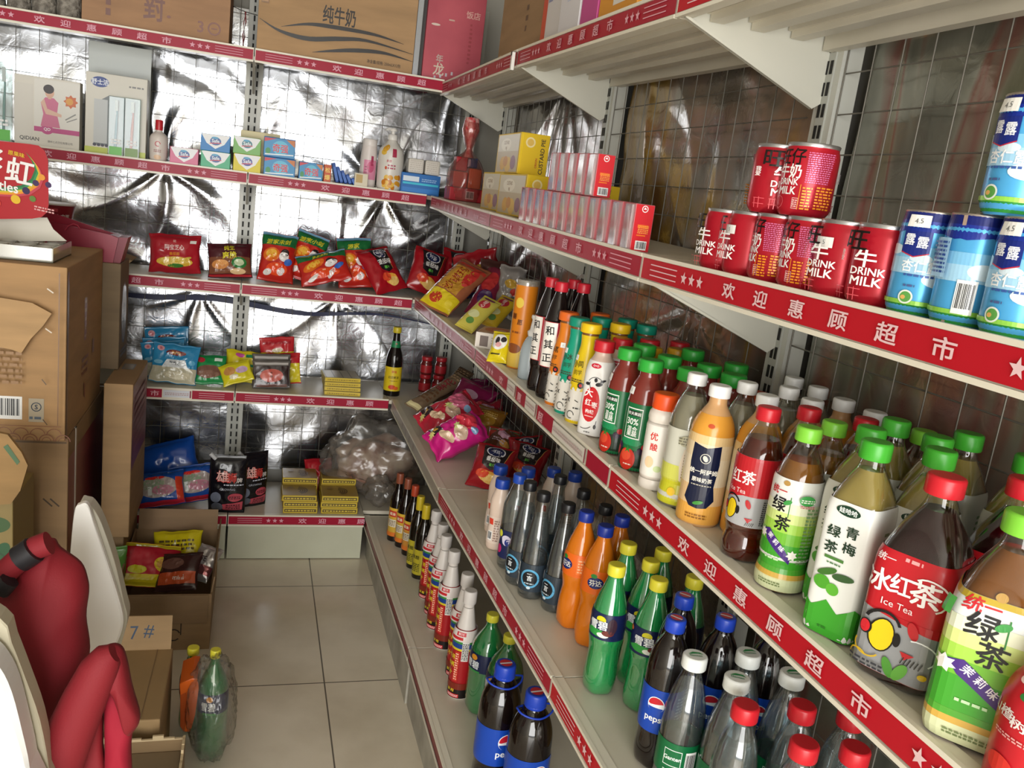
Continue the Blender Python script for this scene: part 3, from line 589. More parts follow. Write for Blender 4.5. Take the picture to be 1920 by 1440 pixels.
    p['litre_ice'] = bottle('iced_tea_bottle', 'bottle', H, SL, None, (.0165, .0190, '#c8202c'), (.05, .635, '#b91c26'), [R(-.17, z(.052), .17, z(.34), '#8f9092'), PG([(-.033, z(.345)), (.022, z(.345)), (.032, z(.30)), (.060, z(.26)), (.090, z(.26)), (.09, z(.345))], '#b91c26'), T('统一', -.021, z(.595), .008, '#efdcdc', 1), PRINT(-.006, z(.60), .010, z(.63), 1, '#e4a0a0'), T('冰', -.023, z(.485), .024, '#efeaea', .9, .05), T('红', -.004, z(.495), .022, '#efeaea', .9, .05), T('茶', .016, z(.49), .026, '#efeaea', .95, .05), ARC(.018, z(.49), .015, -60, 130, .0016, '#efeaea', 12), T('Ice Tea', -.003, z(.395), .0095, '#efdede', 1, 0, 0), lemon(-.010, z(.235), 1.15), E(.014, z(.31), .004, .0085, '#b8262c', .3), PG([(.008, z(.20)), (.019, z(.20)), (.012, z(.165))], '#b8262c'), *[LN(.010+.0026*i, z(.145), .012+.0026*i, z(.18), .0008, '#2b2b2b') for i in range(6)], E(.001, z(.10), .0045, .010, '#4b8a34', .4), E(.011, z(.10), .0045, .010, '#5c9a3c', -.4), ARC(-.018, z(.16), .010, 160, 330, .0014, '#c4a01c'), ARC(-.024, z(.10), .006, 20, 200, .0014, '#c4a01c'), E(.026, z(.12), .003, .003, '#d8b41c'), PRINT(-.030, z(.06), -.002, z(.10), 2, '#33343a'), ARC(.02, z(.22), .012, -50, 120, .0012, '#e6e6e6'), T('统一', .055, z(.42), .007, '#efdcdc'), T('冰', .060, z(.36), .018, '#efeaea'), PRINT(.040, z(.08), .055, z(.26), 12, '#4a4a50')], fill=.84, drink=drinkmat('#2c050a', .25), seg=44, labrough=.28)
    p['litre_green'] = bottle('green_tea_bottle', 'bottle', H, SL, None, (.0165, .0190, '#7cc63c'), (.04, .66, '#dcdedd'), [R(-.17, z(.635), .17, z(.66), '#b59a30'), *gt_art(H, 1.30), R(-.035, z(.56), -.027, z(.63), '#4fa04c')], fill=.84, drink=drinkmat('#96581f', .3), seg=44, labrough=.28)
    H = .19; z = lambda f: f*H
    p['hawthorn'] = bottle('hawthorn_juice_bottle', 'bottle', H, [(0, .030), (.02, .034), (.3, .0345), (.62, .034), (.78, .028), (.88, .018), (.93, .0165), (.98, .0165)], P('#b81c26', .2, coat=.3), (.019, .018, '#d8d8d4'), (.02, .86, '#bd1f29'), [E(-.004, z(.80), .006, .005, '#e9c8c4'), E(.010, z(.72), .010, .006, '#2f7a3a', .4), T('山楂', -.012, z(.56), .016, '#eadfdc', .9), T('树下', .014, z(.53), .016, '#eadfdc', .9), PRINT(-.012, z(.40), .016, z(.44), 2, '#e0a4a0'), E(.0, z(.22), .012, .012, '#d8362c')], seg=36)
    # ---- lower shelf
    RS[0] = 1
    H = .168; z = lambda f: f*H
    p['milk'] = bottle('milk_drink_bottle', 'bottle', H, [(0, .017), (.015, .0215), (.10, .0225), (.28, .0218), (.36, .0200), (.44, .0218), (.58, .0225), (.70, .0218), (.80, .0165), (.86, .0140), (.97, .0138)], P('#d9c3b3', .25), (.0162, .0220, '#1c3f9e'), (.10, .48, '#dcc9bb'), [R(-.013, z(.36), -.001, z(.45), '#d4402e'), BARS(-.012, z(.14), .000, z(.27), 10), PRINT(.003, z(.13), .014, z(.44), 9, '#9a7c70'), E(.034, z(.3), .006, .008, '#2a3f80')])
    H = .225; z = lambda f: f*H
    WATER = film('#e3ecef', .10, .05, .05)
    p['soda'] = bottle('soda_water_bottle', 'bottle', H, [(0, .020), (.015, .0262), (.10, .0275), (.30, .0270), (.44, .0252), (.60, .0215), (.75, .0165), (.88, .0122), (.92, .0115), (.98, .0112)], None, (.0135, .0185, '#17171a'), (.085, .34, '#5d6a76'), [R(-WD, z(.085), WD, z(.34), '#2c3640'), ARC(0, z(.21), .0175, 0, 360, .0042, '#5aa4cc', 26), E(0, z(.21), .0150, .0150, '#14181e'), T('一', -.001, z(.255), .010, '#dfe6ea'), T('言', .0, z(.215), .012, '#dfe6ea'), PRINT(-.009, z(.155), .009, z(.175), 1, '#b8c6ce'), E(.0, z(.125), .004, .003, '#c8d8e0'), BARS(-.036, z(.11), -.026, z(.23), 9), R(-.038, z(.25), -.026, z(.33), '#d9dee2'), PRINT(-.037, z(.26), -.027, z(.325), 4, '#303a48')], fill=.78, drink=film('#d5dde1', .10, .05, .06))
    p['berrywater'] = bottle('berry_water_bottle', 'bottle', H*.95, SH_COLA, None, (.0140, .0190, '#1d45a6'), (.12, .42, '#1b2552'), [E(0, z(.3), .012, .012, '#d8d2e6'), E(.004, z(.28), .008, .008, '#2a3a86'), E(-.018, z(.2), .008, .01, '#c02c6a'), E(.015, z(.18), .007, .007, '#d8c03c'), E(-.016, z(.36), .006, .008, '#cfcf40')], fill=.8, drink=WATER)
    H = .235; z = lambda f: f*H
    p['orange'] = bottle('orange_soda_bottle', 'bottle', H, [(0, .018), (.02, .0270), (.10, .0300), (.24, .0290), (.34, .0262), (.42, .0290), (.46, .0300), (.62, .0300), (.74, .0250), (.84, .0165), (.90, .0120), (.98, .0115)], P('#e07a14', .1, 0, .12, 1.33, .6), (.0142, .0195, '#1c3290'), (.47, .66, '#e86a1c'), [E(-.006, z(.565), .015, .011, '#1c2a6e', .1), T('芬达', -.006, z(.565), .0125, '#f2efe8', .95, .08), E(-.010, z(.62), .006, .004, '#2c8a3a'), R(.018, z(.5), .05, z(.64), '#ec7a30'), PRINT(.02, z(.51), .046, z(.63), 5, '#f4c090')], flute=petaloid(H), seg=40)
    H = .229; z = lambda f: f*H
    G = film('#2bb865', .22, .05, .48)
    p['limesoda'] = bottle('lime_soda_bottle', 'bottle', H, [(0, .017), (.02, .0250), (.10, .0282), (.22, .0268), (.34, .0258), (.42, .0285), (.46, .0290), (.62, .0290), (.74, .0235), (.84, .0160), (.90, .0122), (.98, .0115)], G, (.0142, .0185, '#d9cf3a'), (.455, .655, '#141f48'), [E(.006, z(.61), .0085, .0060, '#d8d020'), R(-.002, z(.565), .015, z(.60), '#141f48'), T('雪碧', .002, z(.565), .0165, '#eef2f4', 1.05, .06), PG([(-.026, z(.50)), (-.010, z(.535)), (.020, z(.525)), (.024, z(.50)), (.010, z(.475)), (-.012, z(.478))], '#2f9440'), E(.012, z(.495), .010, .0045, '#e6e8dc'), E(.020, z(.515), .010, .005, '#6b2c26'), E(.026, z(.57), .008, .014, '#3a2430'), E(-.028, z(.62), .006, .004, '#c4703a')], flute=lambda zz, a: petaloid(.229)(zz, a)*(1+(.010*math.sin(a*9)*math.sin(zz*420) if .02 < zz < .1 else 0)), seg=44)
    COLA = P('#120a09', .06, 0, 0, 1.45, .6)
    def pepsi(H, s, h2=False):
        z = lambda f: f*H
        return bottle('cola_bottle', 'bottle', H, [(0, .018*s), (.02, .026*s), (.10, .0295*s), (.22, .0285*s), (.30, .0300*s), (.40, .0302*s), (.60, .0302*s), (.72, .0285*s), (.82, .0220*s), (.89, .0130*s), (.93, .0120*s), (.98, .0115*s)], COLA, (.0142*s, .0195*s, '#1d3fb0'), (.27, .565, '#1443a8'), [E(.004*s, z(.465), .0125*s, .0125*s, '#eceef0'), PG([(.004*s+.0112*s*math.cos(a), z(.465)+.0112*s*math.sin(a)) for a in [math.radians(d) for d in range(15, 181, 15)]]+[(-.004*s, z(.465)-.001)], '#c4202e'), PG([(.004*s+.0112*s*math.cos(a), z(.455)+.0105*s*math.sin(a)) for a in [math.radians(d) for d in range(190, 351, 16)]], '#1443a8'), T('pepsi', .004*s, z(.365), .014*s, '#eceef2', 1, 0), PRINT(.034*s, z(.3), .05*s, z(.53), 10, '#9db4e0')], flute=petaloid(H), seg=40, capart=[E(0, 0, .009*s, .009*s, '#c02a34'), R(-.009*s, -.002*s, .009*s, .001*s, '#e0e0e8')])
    p['cola'] = pepsi(.235, 1)
    H = .215; z = lambda f: f*H
    rings = lambda zz, a: 1+(.012*math.sin(zz*2*PI/.014) if .1 < zz < .17 else 0)
    p['springwater'] = bottle('spring_water_bottle', 'bottle', H, [(0, .024), (.015, .0295), (.20, .0300), (.48, .0298), (.62, .0280), (.74, .0230), (.84, .0160), (.88, .0135), (.91, .0130), (.98, .0125)], None, (.0165, .0185, '#dfe2df'), (.20, .43, '#0f6338'), [PG([(-.024, z(.385)), (.001, z(.385)), (.001, z(.27)), (-.024, z(.27))], '#dfe6df'), R(-.0232, z(.275), .0002, z(.38), '#0f6338'), T('Ganten', -.0115, z(.328), .0085, '#f0f2ee', 1, .05), BARS(.006, z(.23), .022, z(.385), 13), R(.027, z(.27), .05, z(.385), '#dfe6df'), R(.028, z(.275), .049, z(.38), '#0f6338'), PRINT(-.022, z(.215), -.004, z(.25), 2, '#9cc4a8')], fill=.80, drink=WATER, flute=rings, capart=[PG([(-.010, -.001), (-.004, .006), (.006, .007), (.011, .002), (.004, .003)], '#1f8a48'), T('Ganten', 0, -.003, .006, '#1f7a44', 1, .1)])
    p['redwater'] = bottle('spring_water_bottle', 'bottle', H, [(0, .024), (.015, .0290), (.20, .0295), (.45, .0295), (.60, .0285), (.74, .0240), (.84, .0165), (.88, .0135), (.91, .0130), (.98, .0125)], None, (.0165, .0205, '#c01c28'), (.16, .36, '#b8202c'), [T('山泉', 0, z(.27), .014, '#f0f0ee'), R(-.11, z(.16), .11, z(.19), '#2f7a3a')], fill=.80, drink=WATER, flute=rings)
    # ---- bottom deck
    H = .255; z = lambda f: f*H
    SS = [(0, .0245), (.01, .0270), (.30, .0272), (.55, .0268), (.64, .0240), (.74, .0150), (.84, .0118), (.92, .0112), (.985, .0108)]
    for nm, cc, lb in (('brown', '#8a4a34', '#c9a23a'), ('orange', '#b5462a', '#c98a3a')):
        p['soy_'+nm] = bottle('soy_sauce_bottle', 'bottle', H, SS, P('#140c0a', .1, coat=.5), (.0128, .038, cc), (.08, .50, lb), [R(-WD, z(.36), WD, z(.5), '#d8b03c'), R(-.016, z(.37), .016, z(.46), '#c03a2a'), T('酱油', 0, z(.415), .012, '#f1e6c8'), R(-.016, z(.22), .016, z(.33), '#dcd6c0'), PRINT(-.014, z(.23), .014, z(.32), 4, '#7a5a3a'), R(-WD, z(.08), WD, z(.14), '#d6742c')])
    p['vinegar'] = bottle('vinegar_bottle', 'bottle', H, SS, P('#17120c', .1, coat=.5), (.0132, .048, '#c9b028'), (.06, .40, '#b3a52c'), [T('陈醋', 0, z(.30), .014, '#2c2a18'), PRINT(-.016, z(.1), .016, z(.22), 5, '#3a3a20'), R(.02, z(.08), .05, z(.38), '#cfc84a')])
    H = .292; z = lambda f: f*H
    p['spray'] = bottle('sauce_squeeze_bottle', 'bottle', H, [(0, .0255), (.01, .0285), (.05, .0290), (.30, .0290), (.52, .0288), (.60, .0270), (.72, .0205), (.84, .0142), (.86, .0135), (.985, .0135)], P('#d9d2cc', .35), (.0165, .034, '#d2ccc8'), (.015, .66, '#a81c22'), [R(-WD, z(.015), WD, z(.10), '#1c1616'), T('鲜', -.012, z(.085), .010, '#e8c832'), T('榨', .000, z(.085), .010, '#e8c832'), R(-.018, z(.022), .018, z(.055), '#cf2a30'), PRINT(-.016, z(.026), .016, z(.052), 2, '#f3dada'), R(-WD, z(.10), WD, z(.16), '#7d2a1c'), R(-WD, z(.49), WD, z(.535), '#1e3f8a'), R(-WD, z(.47), WD, z(.49), '#d8c22c'), R(-WD, z(.535), WD, z(.555), '#3d8a3a'), T('不用', -.013, z(.40), .015, '#e9d22c'), T('鲜榨', -.013, z(.33), .015, '#e9d22c'), T('汁', -.013, z(.25), .015, '#e9d22c'), R(-.002, z(.18), .010, z(.46), '#c8342a'), PRINT(.0, z(.19), .008, z(.45), 12, '#f1c7a8'), R(.014, z(.38), .030, z(.56), '#e4e2dc'), PRINT(.015, z(.39), .029, z(.55), 10, '#4d4a48'), R(-WD, z(.56), WD, z(.66), '#ddd3ce'), R(-.02, z(.575), .014, z(.60), '#c32a32'), R(-.004, z(.61), .02, z(.645), '#c32a32'), T('鲜汁', .008, z(.628), .008, '#f3dede')], capr=False)
    H = .262; z = lambda f: f*H
    p['big_lime'] = bottle('lime_soda_bottle', 'bottle', H, [(0, .028), (.02, .040), (.10, .0445), (.40, .0445), (.58, .0445), (.72, .0380), (.86, .0170), (.91, .0130), (.98, .0125)], film('#20a055', .22, .05, .48), (.0150, .0185, '#cfc83a'), (.46, .64, '#141f48'), [E(0, z(.60), .010, .007, '#d8922c'), T('雪碧', -.004, z(.53), .022, '#e6ecf0'), R(-.02, z(.455), .02, z(.475), '#3a8a44')], flute=petaloid(H), seg=40)
    H = .300
    t = pepsi(H, 1.52); p['big_cola'] = t
    s = MB(); m = P('#1c3fb4', .35); z0 = H*.905
    s.lathe([(z0-.004, .021), (z0, .0235), (z0+.003, .0225)], m, 24)
    for a0 in (0,): s.tube([(math.cos(a)*(.026+.014*abs(math.cos(a))), -.034-.026*math.sin(a)+.03, z0-.003-.012*abs(math.sin(a))) for a in [i*2*PI/28 for i in range(29)]], .0022, m, 6)
    s.build('carry_handle', t)
    # ---- cans
def can(name, H, r, base, art, top='#b9b9bb', sticker=None):
    pr = [(0, r*.80), (.002, r*.86), (.006, r*.96), (.011, r*1.0), (H-.014, r*1.0), (H-.009, r*.965), (H-.006, r*.93), (H-.004, r*.93)]
    t = thing(name, 'can', 'can')
    s = MB().lathe(pr, P(base, .28, .25), 40, True, False); s.art(art, wrap(pr, r), step=.0035, vstep=None, base=.0003, lay=.00004, mat=lambda h: P(h, .28, .15)); s.build('can_body', t)
    s = MB().lathe([(H-.0045, r*.93), (H-.0008, r*.955), (H, r*.93), (H-.0012, r*.90), (H-.003, r*.86)], P(top, .3, .9), 40, False, True); s.tube([(0, -.004, H-.0022), (0, .010, H-.0018)], .0035, P(top, .3, .9), 6); s.build('lid', t)
    if sticker:
        u, v = sticker[:2]; s = MB(); s.art([R(u-.010, v-.0055, u+.010, v+.0055, '#e9e7e2'), T(sticker[2], u, v, .0065, '#606060', 1, .1, 0)], wrap(pr, r), step=.004, base=.0022); s.build('price_sticker', t)
    return t
def milk_art(r, H):
    z = lambda f: f*H
    A = [T('旺仔', -.0135, z(.80), .0200, '#17100f', .85), T('牛', -.021, z(.60), .0170, '#f0ecea', .9), T('奶', -.006, z(.60), .0170, '#f0ecea', .9), T('DRINK', -.013, z(.455), .0105, '#f0ecea', .8), T('MILK', -.013, z(.335), .0125, '#f0ecea', .85),
         ARC(-.022, z(.17), .007, 0, 360, .0007, '#d8606a', 8), R(-.004, z(.09), .003, z(.24), '#d8a0a0'), R(-.0033, z(.10), .0023, z(.23), '#b3202a'), PRINT(-.003, z(.11), .002, z(.22), 4, '#e9c4c0')]
    A += PRINT(.006, z(.45), .030, z(.87), 15, '#cf6a9a', 4)+PRINT(.006, z(.08), .014, z(.40), 8, '#dd8a1c', 6)+PRINT(.017, z(.1), .031, z(.42), 8, '#dd8a1c', 8)+[R(.004, z(.08), .0045, z(.42), '#dd8a1c')]
    # the far side repeats the lettering
    q = r*PI
    A += [T('旺', q-.006, z(.78), .0225, '#17100f', .95), T('我', q-.019, z(.62), .006, '#efe6e4'), T('爱', q-.019, z(.55), .006, '#efe6e4'), T('牛', q+.004, z(.57), .018, '#f0ecea'), T('DRINK', q+.007, z(.42), .0105, '#f0ecea', .8), T('MILK', q+.007, z(.30), .0125, '#f0ecea', .85)]
    for dx in (-.014, 0): A += [LN(q+dx-.005, z(.20), q+dx+.005, z(.20), .0007, '#dd5a64'), LN(q+dx, z(.06), q+dx, z(.22), .0007, '#dd5a64'), LN(q+dx-.005, z(.12), q+dx+.005, z(.12), .0007, '#dd5a64'), LN(q+dx-.004, z(.06), q+dx-.004, z(.2), .0007, '#dd5a64')]
    return A
def almond_art(r, H):
    z = lambda f: f*H; A = []
    A += [R(-.12, z(.80), .12, z(.90), '#1b2f8e'), R(-.12, z(.90), .12, z(.985), '#15206c')]+[PG([(x, z(.80)), (x+.02, z(.765)), (x+.04, z(.80))], '#1b2f8e') for x in (-.10, -.06, .02, .06)]
    A += [R(-.12, z(.55), .12, z(.66), '#7cbbe2'), R(-.12, z(.40), .12, z(.55), '#9fcbe6')]+[E(u, z(v), a, b, '#d3e4ee') for u, v, a, b in ((-.03, .62, .012, .005), (.028, .68, .014, .006), (.0, .55, .010, .004), (.055, .55, .014, .006), (-.06, .5, .014, .007), (.02, .36, .016, .007))]
    A += [R(-.12, z(.02), .12, z(.13), '#2c8a3c'), R(-.12, z(.11), .12, z(.15), '#8cc84c')]
    A += [PG([(-.020, z(.80)), (.006, z(.80)), (.006, z(.60)), (-.007, z(.56)), (-.020, z(.60))], '#1a2a7c'), T('露', -.013, z(.72), .0115, '#eef0f6', .9), T('露', -.001, z(.70), .0115, '#eef0f6', .9), LN(-.020, z(.60), -.007, z(.56), .001, '#c02c40'), LN(-.007, z(.56), .006, z(.60), .001, '#c02c40')]
    A += [T('杏仁露', .001, z(.475), .0120, '#f2f5f8', .95), PRINT(-.012, z(.37), .014, z(.41), 1, '#3a5a9c'), PRINT(-.010, z(.27), .000, z(.31), 1, '#4a5a8a'), E(-.006, z(.18), .0065, .0065, '#e0e6dc'), E(-.006, z(.18), .005, .005, '#5a9a48'), E(-.008, z(.175), .0022, .002, '#d8a860')]
    q = r*PI
    A += [R(q-.0018, z(.02), q+.0018, z(.98), '#a58f80'), *BARS(q+.006, z(.12), q+.022, z(.42), 12), PRINT(q-.028, z(.45), q-.006, z(.75), 8, '#2c4f9a'), R(q-.030, z(.42), q-.005, z(.77), '#9fc9e8'), *PRINT(q-.028, z(.45), q-.006, z(.75), 8, '#2c4f9a')]
    return A
protos()
H = .082
PR_['milkcan'] = can('milk_can', H, .0292, '#b3182a', milk_art(.0292, H))
PR_['milkcan_st'] = can('milk_can', H, .0292, '#b3182a', milk_art(.0292, H), sticker=(.002+.0292*PI, H*.70, '5'))
H = .098
PR_['almond'] = can('almond_drink_can', H, .0272, '#4fa6dc', almond_art(.0272, H), '#c4b8ae', sticker=(-.008, H*.895, '4.5'))

# ------------------------------------------------------------------ standing the bottles on the right-hand shelves
ORD = ['at the shelf front', 'second from the shelf front', 'third from the shelf front', 'fourth from the shelf front', 'fifth from the shelf front']
RADIUS = {}
def rad(pr):
    if pr not in RADIUS:
        ws = []
        for c in PR_[pr].children:
            ws += [max(abs(v[0]) for v in c.bound_box)]
        RADIUS[pr] = max(ws)
    return RADIUS[pr]
def height(pr): return max(max(v[2] for v in c.bound_box) for c in PR_[pr].children)
def cap_to_floor(l, px, py, h):
    y = -1.5
    for _ in range(12): Q = atz(px, py, zR(l, y)+h); y = Q.y
    return Q
PLACE = []   # (level, proto, px, py, fixed, label, group, turn, x or None)
def row(l, pr, desc, caps, group, turn=-60, front=True, ords=None):
    for i, (px, py) in enumerate(caps): PLACE.append([l, pr, px, py, front and i == 0, desc+' '+(ords or ORD)[i], group, turn])
V = 'V'
row(V, 'herbal', 'dark herbal tea bottle with a red cap,', [(1034, 521), (1077, 524)], 'dark herbal teas', -62, ords=['farther of two at the shelf front', 'farther of two in the second row'])
row(V, 'herbal', 'dark herbal tea bottle with a red cap,', [(1052, 530), (1102, 535)], 'dark herbal teas', -38, ords=['nearer of two at the shelf front', 'nearer of two in the second row'])
row(V, 'brew_orange', 'orange-sleeved cold brew tea bottle', [(1066, 583), (1116, 588)], 'cold brew teas', -70)
row(V, 'brew_teal', 'teal-sleeved cold brew tea bottle', [(1085, 598), (1140, 600), (1186, 601)], 'cold brew teas', -62)
row(V, 'brew_teal', 'teal-sleeved cold brew tea bottle standing nearest the wire back', [(1210, 611)], 'cold brew teas', -62, False, ords=[''])
row(V, 'brew_yellow', 'yellow-sleeved cold brew tea bottle', [(1107, 610), (1157, 612)], 'cold brew teas', -60)
row(V, 'shortyellow', 'short yellow-capped juice bottle behind the green juice caps,', [(1212, 654), (1282, 660)], 'cold brew teas', -60, False, ords=['left one', 'right one'])
row(V, 'date', 'white red-date milk bottle with a red cap', [(1132, 640), (1188, 640), (1248, 645), (1332, 652)], 'red-date milks', -42)
row(V, 'vegjuice', 'green-labelled vegetable juice bottle, far column,', [(1180, 652), (1248, 655), (1332, 662)], 'vegetable juices', -70)
row(V, 'vegjuice', 'green-labelled vegetable juice bottle, middle column,', [(1228, 667), (1298, 670), (1393, 676)], 'vegetable juices', -50, False, ords=['front one', 'second one', 'third one'])
row(V, 'vegjuice', 'green-labelled vegetable juice bottle, near column,', [(1218, 678), (1308, 687), (1395, 694)], 'vegetable juices', -60)
row(V, 'yoghurt', 'white yoghurt drink bottle with orange cap, near column,', [(1248, 740), (1390, 733), (1474, 734)], 'yoghurt drinks', -38)
row(V, 'yoghurt', 'white yoghurt drink bottle with orange cap, far column,', [(1268, 705), (1378, 712), (1454, 714)], 'yoghurt drinks', -40, False, ords=['front one', 'second one', 'third one'])
row(V, 'lemon', 'pale lemon drink bottle with a white cap', [(1311, 697), (1435, 723), (1515, 728), (1566, 714), (1597, 734)], 'lemon drinks', -30)
row(V, 'milktea', 'orange milk tea bottle with a dark blue label', [(1347, 717), (1420, 739), (1515, 747), (1597, 752), (1680, 756)], 'milk teas', -42)
row(V, 'icetea', 'small iced red tea bottle with a red cap', [(1440, 760), (1547, 770), (1629, 774)], 'iced red teas', -68)
row(V, 'greentea', 'small jasmine green tea bottle with light green cap', [(1516, 797), (1628, 806), (1718, 810)], 'jasmine green teas', -62)
row(V, 'plumtea', 'square green plum tea bottle, far column,', [(1650, 824), (1730, 829), (1810, 833), (1880, 834)], 'green plum teas', -68)
row(V, 'plumtea', 'square green plum tea bottle, near column,', [(1728, 853), (1812, 858), (1890, 862)], 'green plum teas', -62, False, ords=['front one', 'second one', 'third one'])
row(V, 'litre_ice', 'large iced red tea bottle with a lemon label', [(1765, 892), (1878, 893)], 'litre teas', -62)
row(V, 'litre_green', 'large jasmine green tea bottle with a white label', [(1912, 952)], 'litre teas', -52, ords=['in the bottom right corner'])
W_ = 'W'
row(W_, 'milk', 'small beige milk drink bottle with a blue cap', [(944, 897), (992, 877), (1040, 877), (1080, 885)], 'blue-capped milk drinks', -40, False)
row(W_, 'milk', 'beige blue-capped milk drink bottle half hidden beside the chip bags', [(940, 872)], 'blue-capped milk drinks', -40, False, ords=[''])
row(W_, 'berrywater', 'clear berry water bottle with a blue cap', [(976, 889)], 'clear waters', -50, False, ords=['beside the milk drinks'])
row(W_, 'soda', 'clear soda water bottle with black cap, far column,', [(996, 903), (1052, 891)], 'black-capped soda waters', -58, False, ords=['front one', 'second one'])
row(W_, 'soda', 'clear soda water bottle with black cap, middle column,', [(1020, 922), (1096, 918)], 'black-capped soda waters', -28, False, ords=['front one', 'second one'])
row(W_, 'soda', 'clear soda water bottle with black cap, near column,', [(1067, 943), (1137, 947)], 'black-capped soda waters', -70, False, ords=['front one', 'second one'])
row(W_, 'orange', 'orange soda bottle with blue cap,', [(1101, 958), (1168, 967)], 'orange sodas', -62, False, ords=['front one with its logo showing', 'half hidden behind the others'])
row(W_, 'orange', 'orange soda bottle with a blue cap, nearer of the two in front', [(1137, 985)], 'orange sodas', -20, False, ords=[''])
row(W_, 'limesoda', 'green lime soda bottle with yellow cap, far column,', [(1158, 1058), (1180, 1018), (1245, 1030)], 'green lime sodas', -55, False, ords=['front one', 'second one', 'third one'])
row(W_, 'limesoda', 'green lime soda bottle with yellow cap, near column,', [(1237, 1085), (1222, 1050), (1304, 1081)], 'green lime sodas', -55, False, ords=['front one', 'second one', 'third one'])
row(W_, 'cola', 'black cola bottle with a blue label and blue cap', [(1271, 1160), (1285, 1115), (1377, 1159), (1440, 1170)], 'colas', -45, False)
row(W_, 'springwater', 'clear water bottle with green label and white cap, far column,', [(1305, 1226), (1407, 1222), (1482, 1258)], 'white-capped waters', -20, False, ords=['front one', 'second one', 'third one'])
row(W_, 'springwater', 'clear water bottle with green label and white cap, near column,', [(1381, 1268)], 'white-capped waters', -40, False, ords=['front one'])
row(W_, 'redwater', 'clear water bottle with a red cap, far column,', [(1399, 1318), (1515, 1322), (1590, 1333)], 'red-capped waters', -50, False, ords=['front one', 'second one', 'third one'])
row(W_, 'redwater', 'clear water bottle with a red cap, near column,', [(1510, 1391), (1606, 1400)], 'red-capped waters', -50, False, ords=['front one', 'second one'])
X_ = 'X'
row(X_, 'soy_brown', 'dark soy sauce bottle with brown neck foil,', [(753, 888), (765, 896)], 'sauce bottles', -50, False, ords=['farthest of the row', 'second from the corner'])
row(X_, 'soy_orange', 'dark soy sauce bottle with orange neck foil', [(780, 910)], 'sauce bottles', -50, False, ords=['between brown and yellow necks'])
row(X_, 'vinegar', 'vinegar bottle with yellow neck foil,', [(790, 930), (801, 946)], 'sauce bottles', -50, False, ords=['farther one', 'nearer one'])
row(X_, 'spray', 'white-necked red squeeze bottle', [(820, 957), (832, 982), (838, 1003), (853, 1032), (878, 1075), (888, 1109)], 'white-necked squeeze bottles', -50, False, ords=['next to the yellow-necked vinegar', 'second of the row of six', 'third of the row of six', 'fourth of the row of six', 'fifth of the row of six', 'nearest the camera'])
row(X_, 'big_lime', 'large green lime soda bottle', [(920, 1148), (957, 1190)], 'large lime sodas', -60, False, ords=['beside the squeeze bottles', 'with yellow cap behind the large colas'])
row(X_, 'big_cola', 'large cola bottle with a blue carry handle,', [(949, 1243), (1007, 1296)], 'large colas', 10, False, ords=['farther of the two', 'nearer of the two'])
def settle():
    it = []
    for e in PLACE:
        l, pr, px, py, fixed, lab, grp, turn = e; r = rad(pr); h = height(pr)
        if fixed:
            y = -1.5
            for _ in range(6): Q = atx(px, py, xR(l, y)+.007+r); y = Q.y
        else: Q = cap_to_floor(l, px, py, h)
        it.append([l, pr, Vector((Q.x, Q.y)), r, fixed, lab, grp, turn, Q.copy()])
    for _ in range(300):
        for a in range(len(it)):
            for b in range(a+1, len(it)):
                A, B = it[a], it[b]
                if A[0] != B[0]: continue
                d = B[2]-A[2]; need = A[3]+B[3]+.0012
                if d.length < need:
                    g = (need-d.length)*.5; n = d.normalized() if d.length > 1e-4 else Vector((1, 0))
                    wa, wb = (.02 if A[4] or A[1] == 'litre_ice' else 1), (.02 if B[4] or B[1] == 'litre_ice' else 1); s = 2/(wa+wb)
                    A[2] -= n*g*wa*s; B[2] += n*g*wb*s
        for A in it:
            A[2].x = max(A[2].x, xR(A[0], A[2].y)+.010+A[3]+(.03 if A[0] == V and not A[4] else 0)); A[2].x = min(A[2].x, XB-.016-A[3])
            if A[0] == V: A[2].y = max(A[2].y, -2.9)
            else: A[2].y = min(A[2].y, BY['X']+.3)
    rnd = random.Random(4)
    for A in it:
        place(PR_[A[1]], (A[2].x, A[2].y, zR(A[0], A[2].y)+.0003), math.radians(A[7]+rnd.uniform(-7, 7)), A[5].strip().rstrip(','), A[6])
    return it
ITEMS = settle()
# hawthorn juice in the very corner of the picture
Q = atz(1925, 1290, zR('V', -2.7)+.165)
place(PR_['hawthorn'], (.653, -2.699, zR('V', -2.7)+.0003), math.radians(-95), 'red hawthorn juice bottle cut off by the right edge of the picture')
for c in PR_['hawthorn'].children: c.scale = (1, 1, .64)
# ------------------------------------------------------------------ cans on the upper right shelf
CR, CH = .0312, .082
PR_['milkcan'].name = 'milk_can'
MB_Z = lambda y: zR('U', y)+.0003
def scale_children(root, sx, sz):
    for c in root.children: c.scale = (sx, sx, sz)
scale_children(PR_['milkcan'], CR/.0292, 1); scale_children(PR_['milkcan_st'], CR/.0292, 1)
g = 'red milk cans'
for i, (y, tr, pr) in enumerate([(-2.09, 96, 'milkcan'), (-2.153, 86, 'milkcan_st'), (-2.216, -75, 'milkcan'), (-2.2795, -68, 'milkcan'), (-2.343, 96, 'milkcan_st'), (-2.406, 108, 'milkcan')]):
    lab = ['farthest from the camera', 'second from the far end, with a price tag', 'third from the far end', 'fourth from the far end', 'fifth from the far end, with a price tag', 'nearest the blue cans'][i]
    place(PR_[pr], (.6535, y, MB_Z(y)), math.radians(tr), 'red milk can in the bottom row, '+lab, g)
place(PR_['milkcan'], (.6535, -2.187, MB_Z(-2.187)+CH+.0003), math.radians(150), 'red milk can stacked on top of the row, farther one', g)
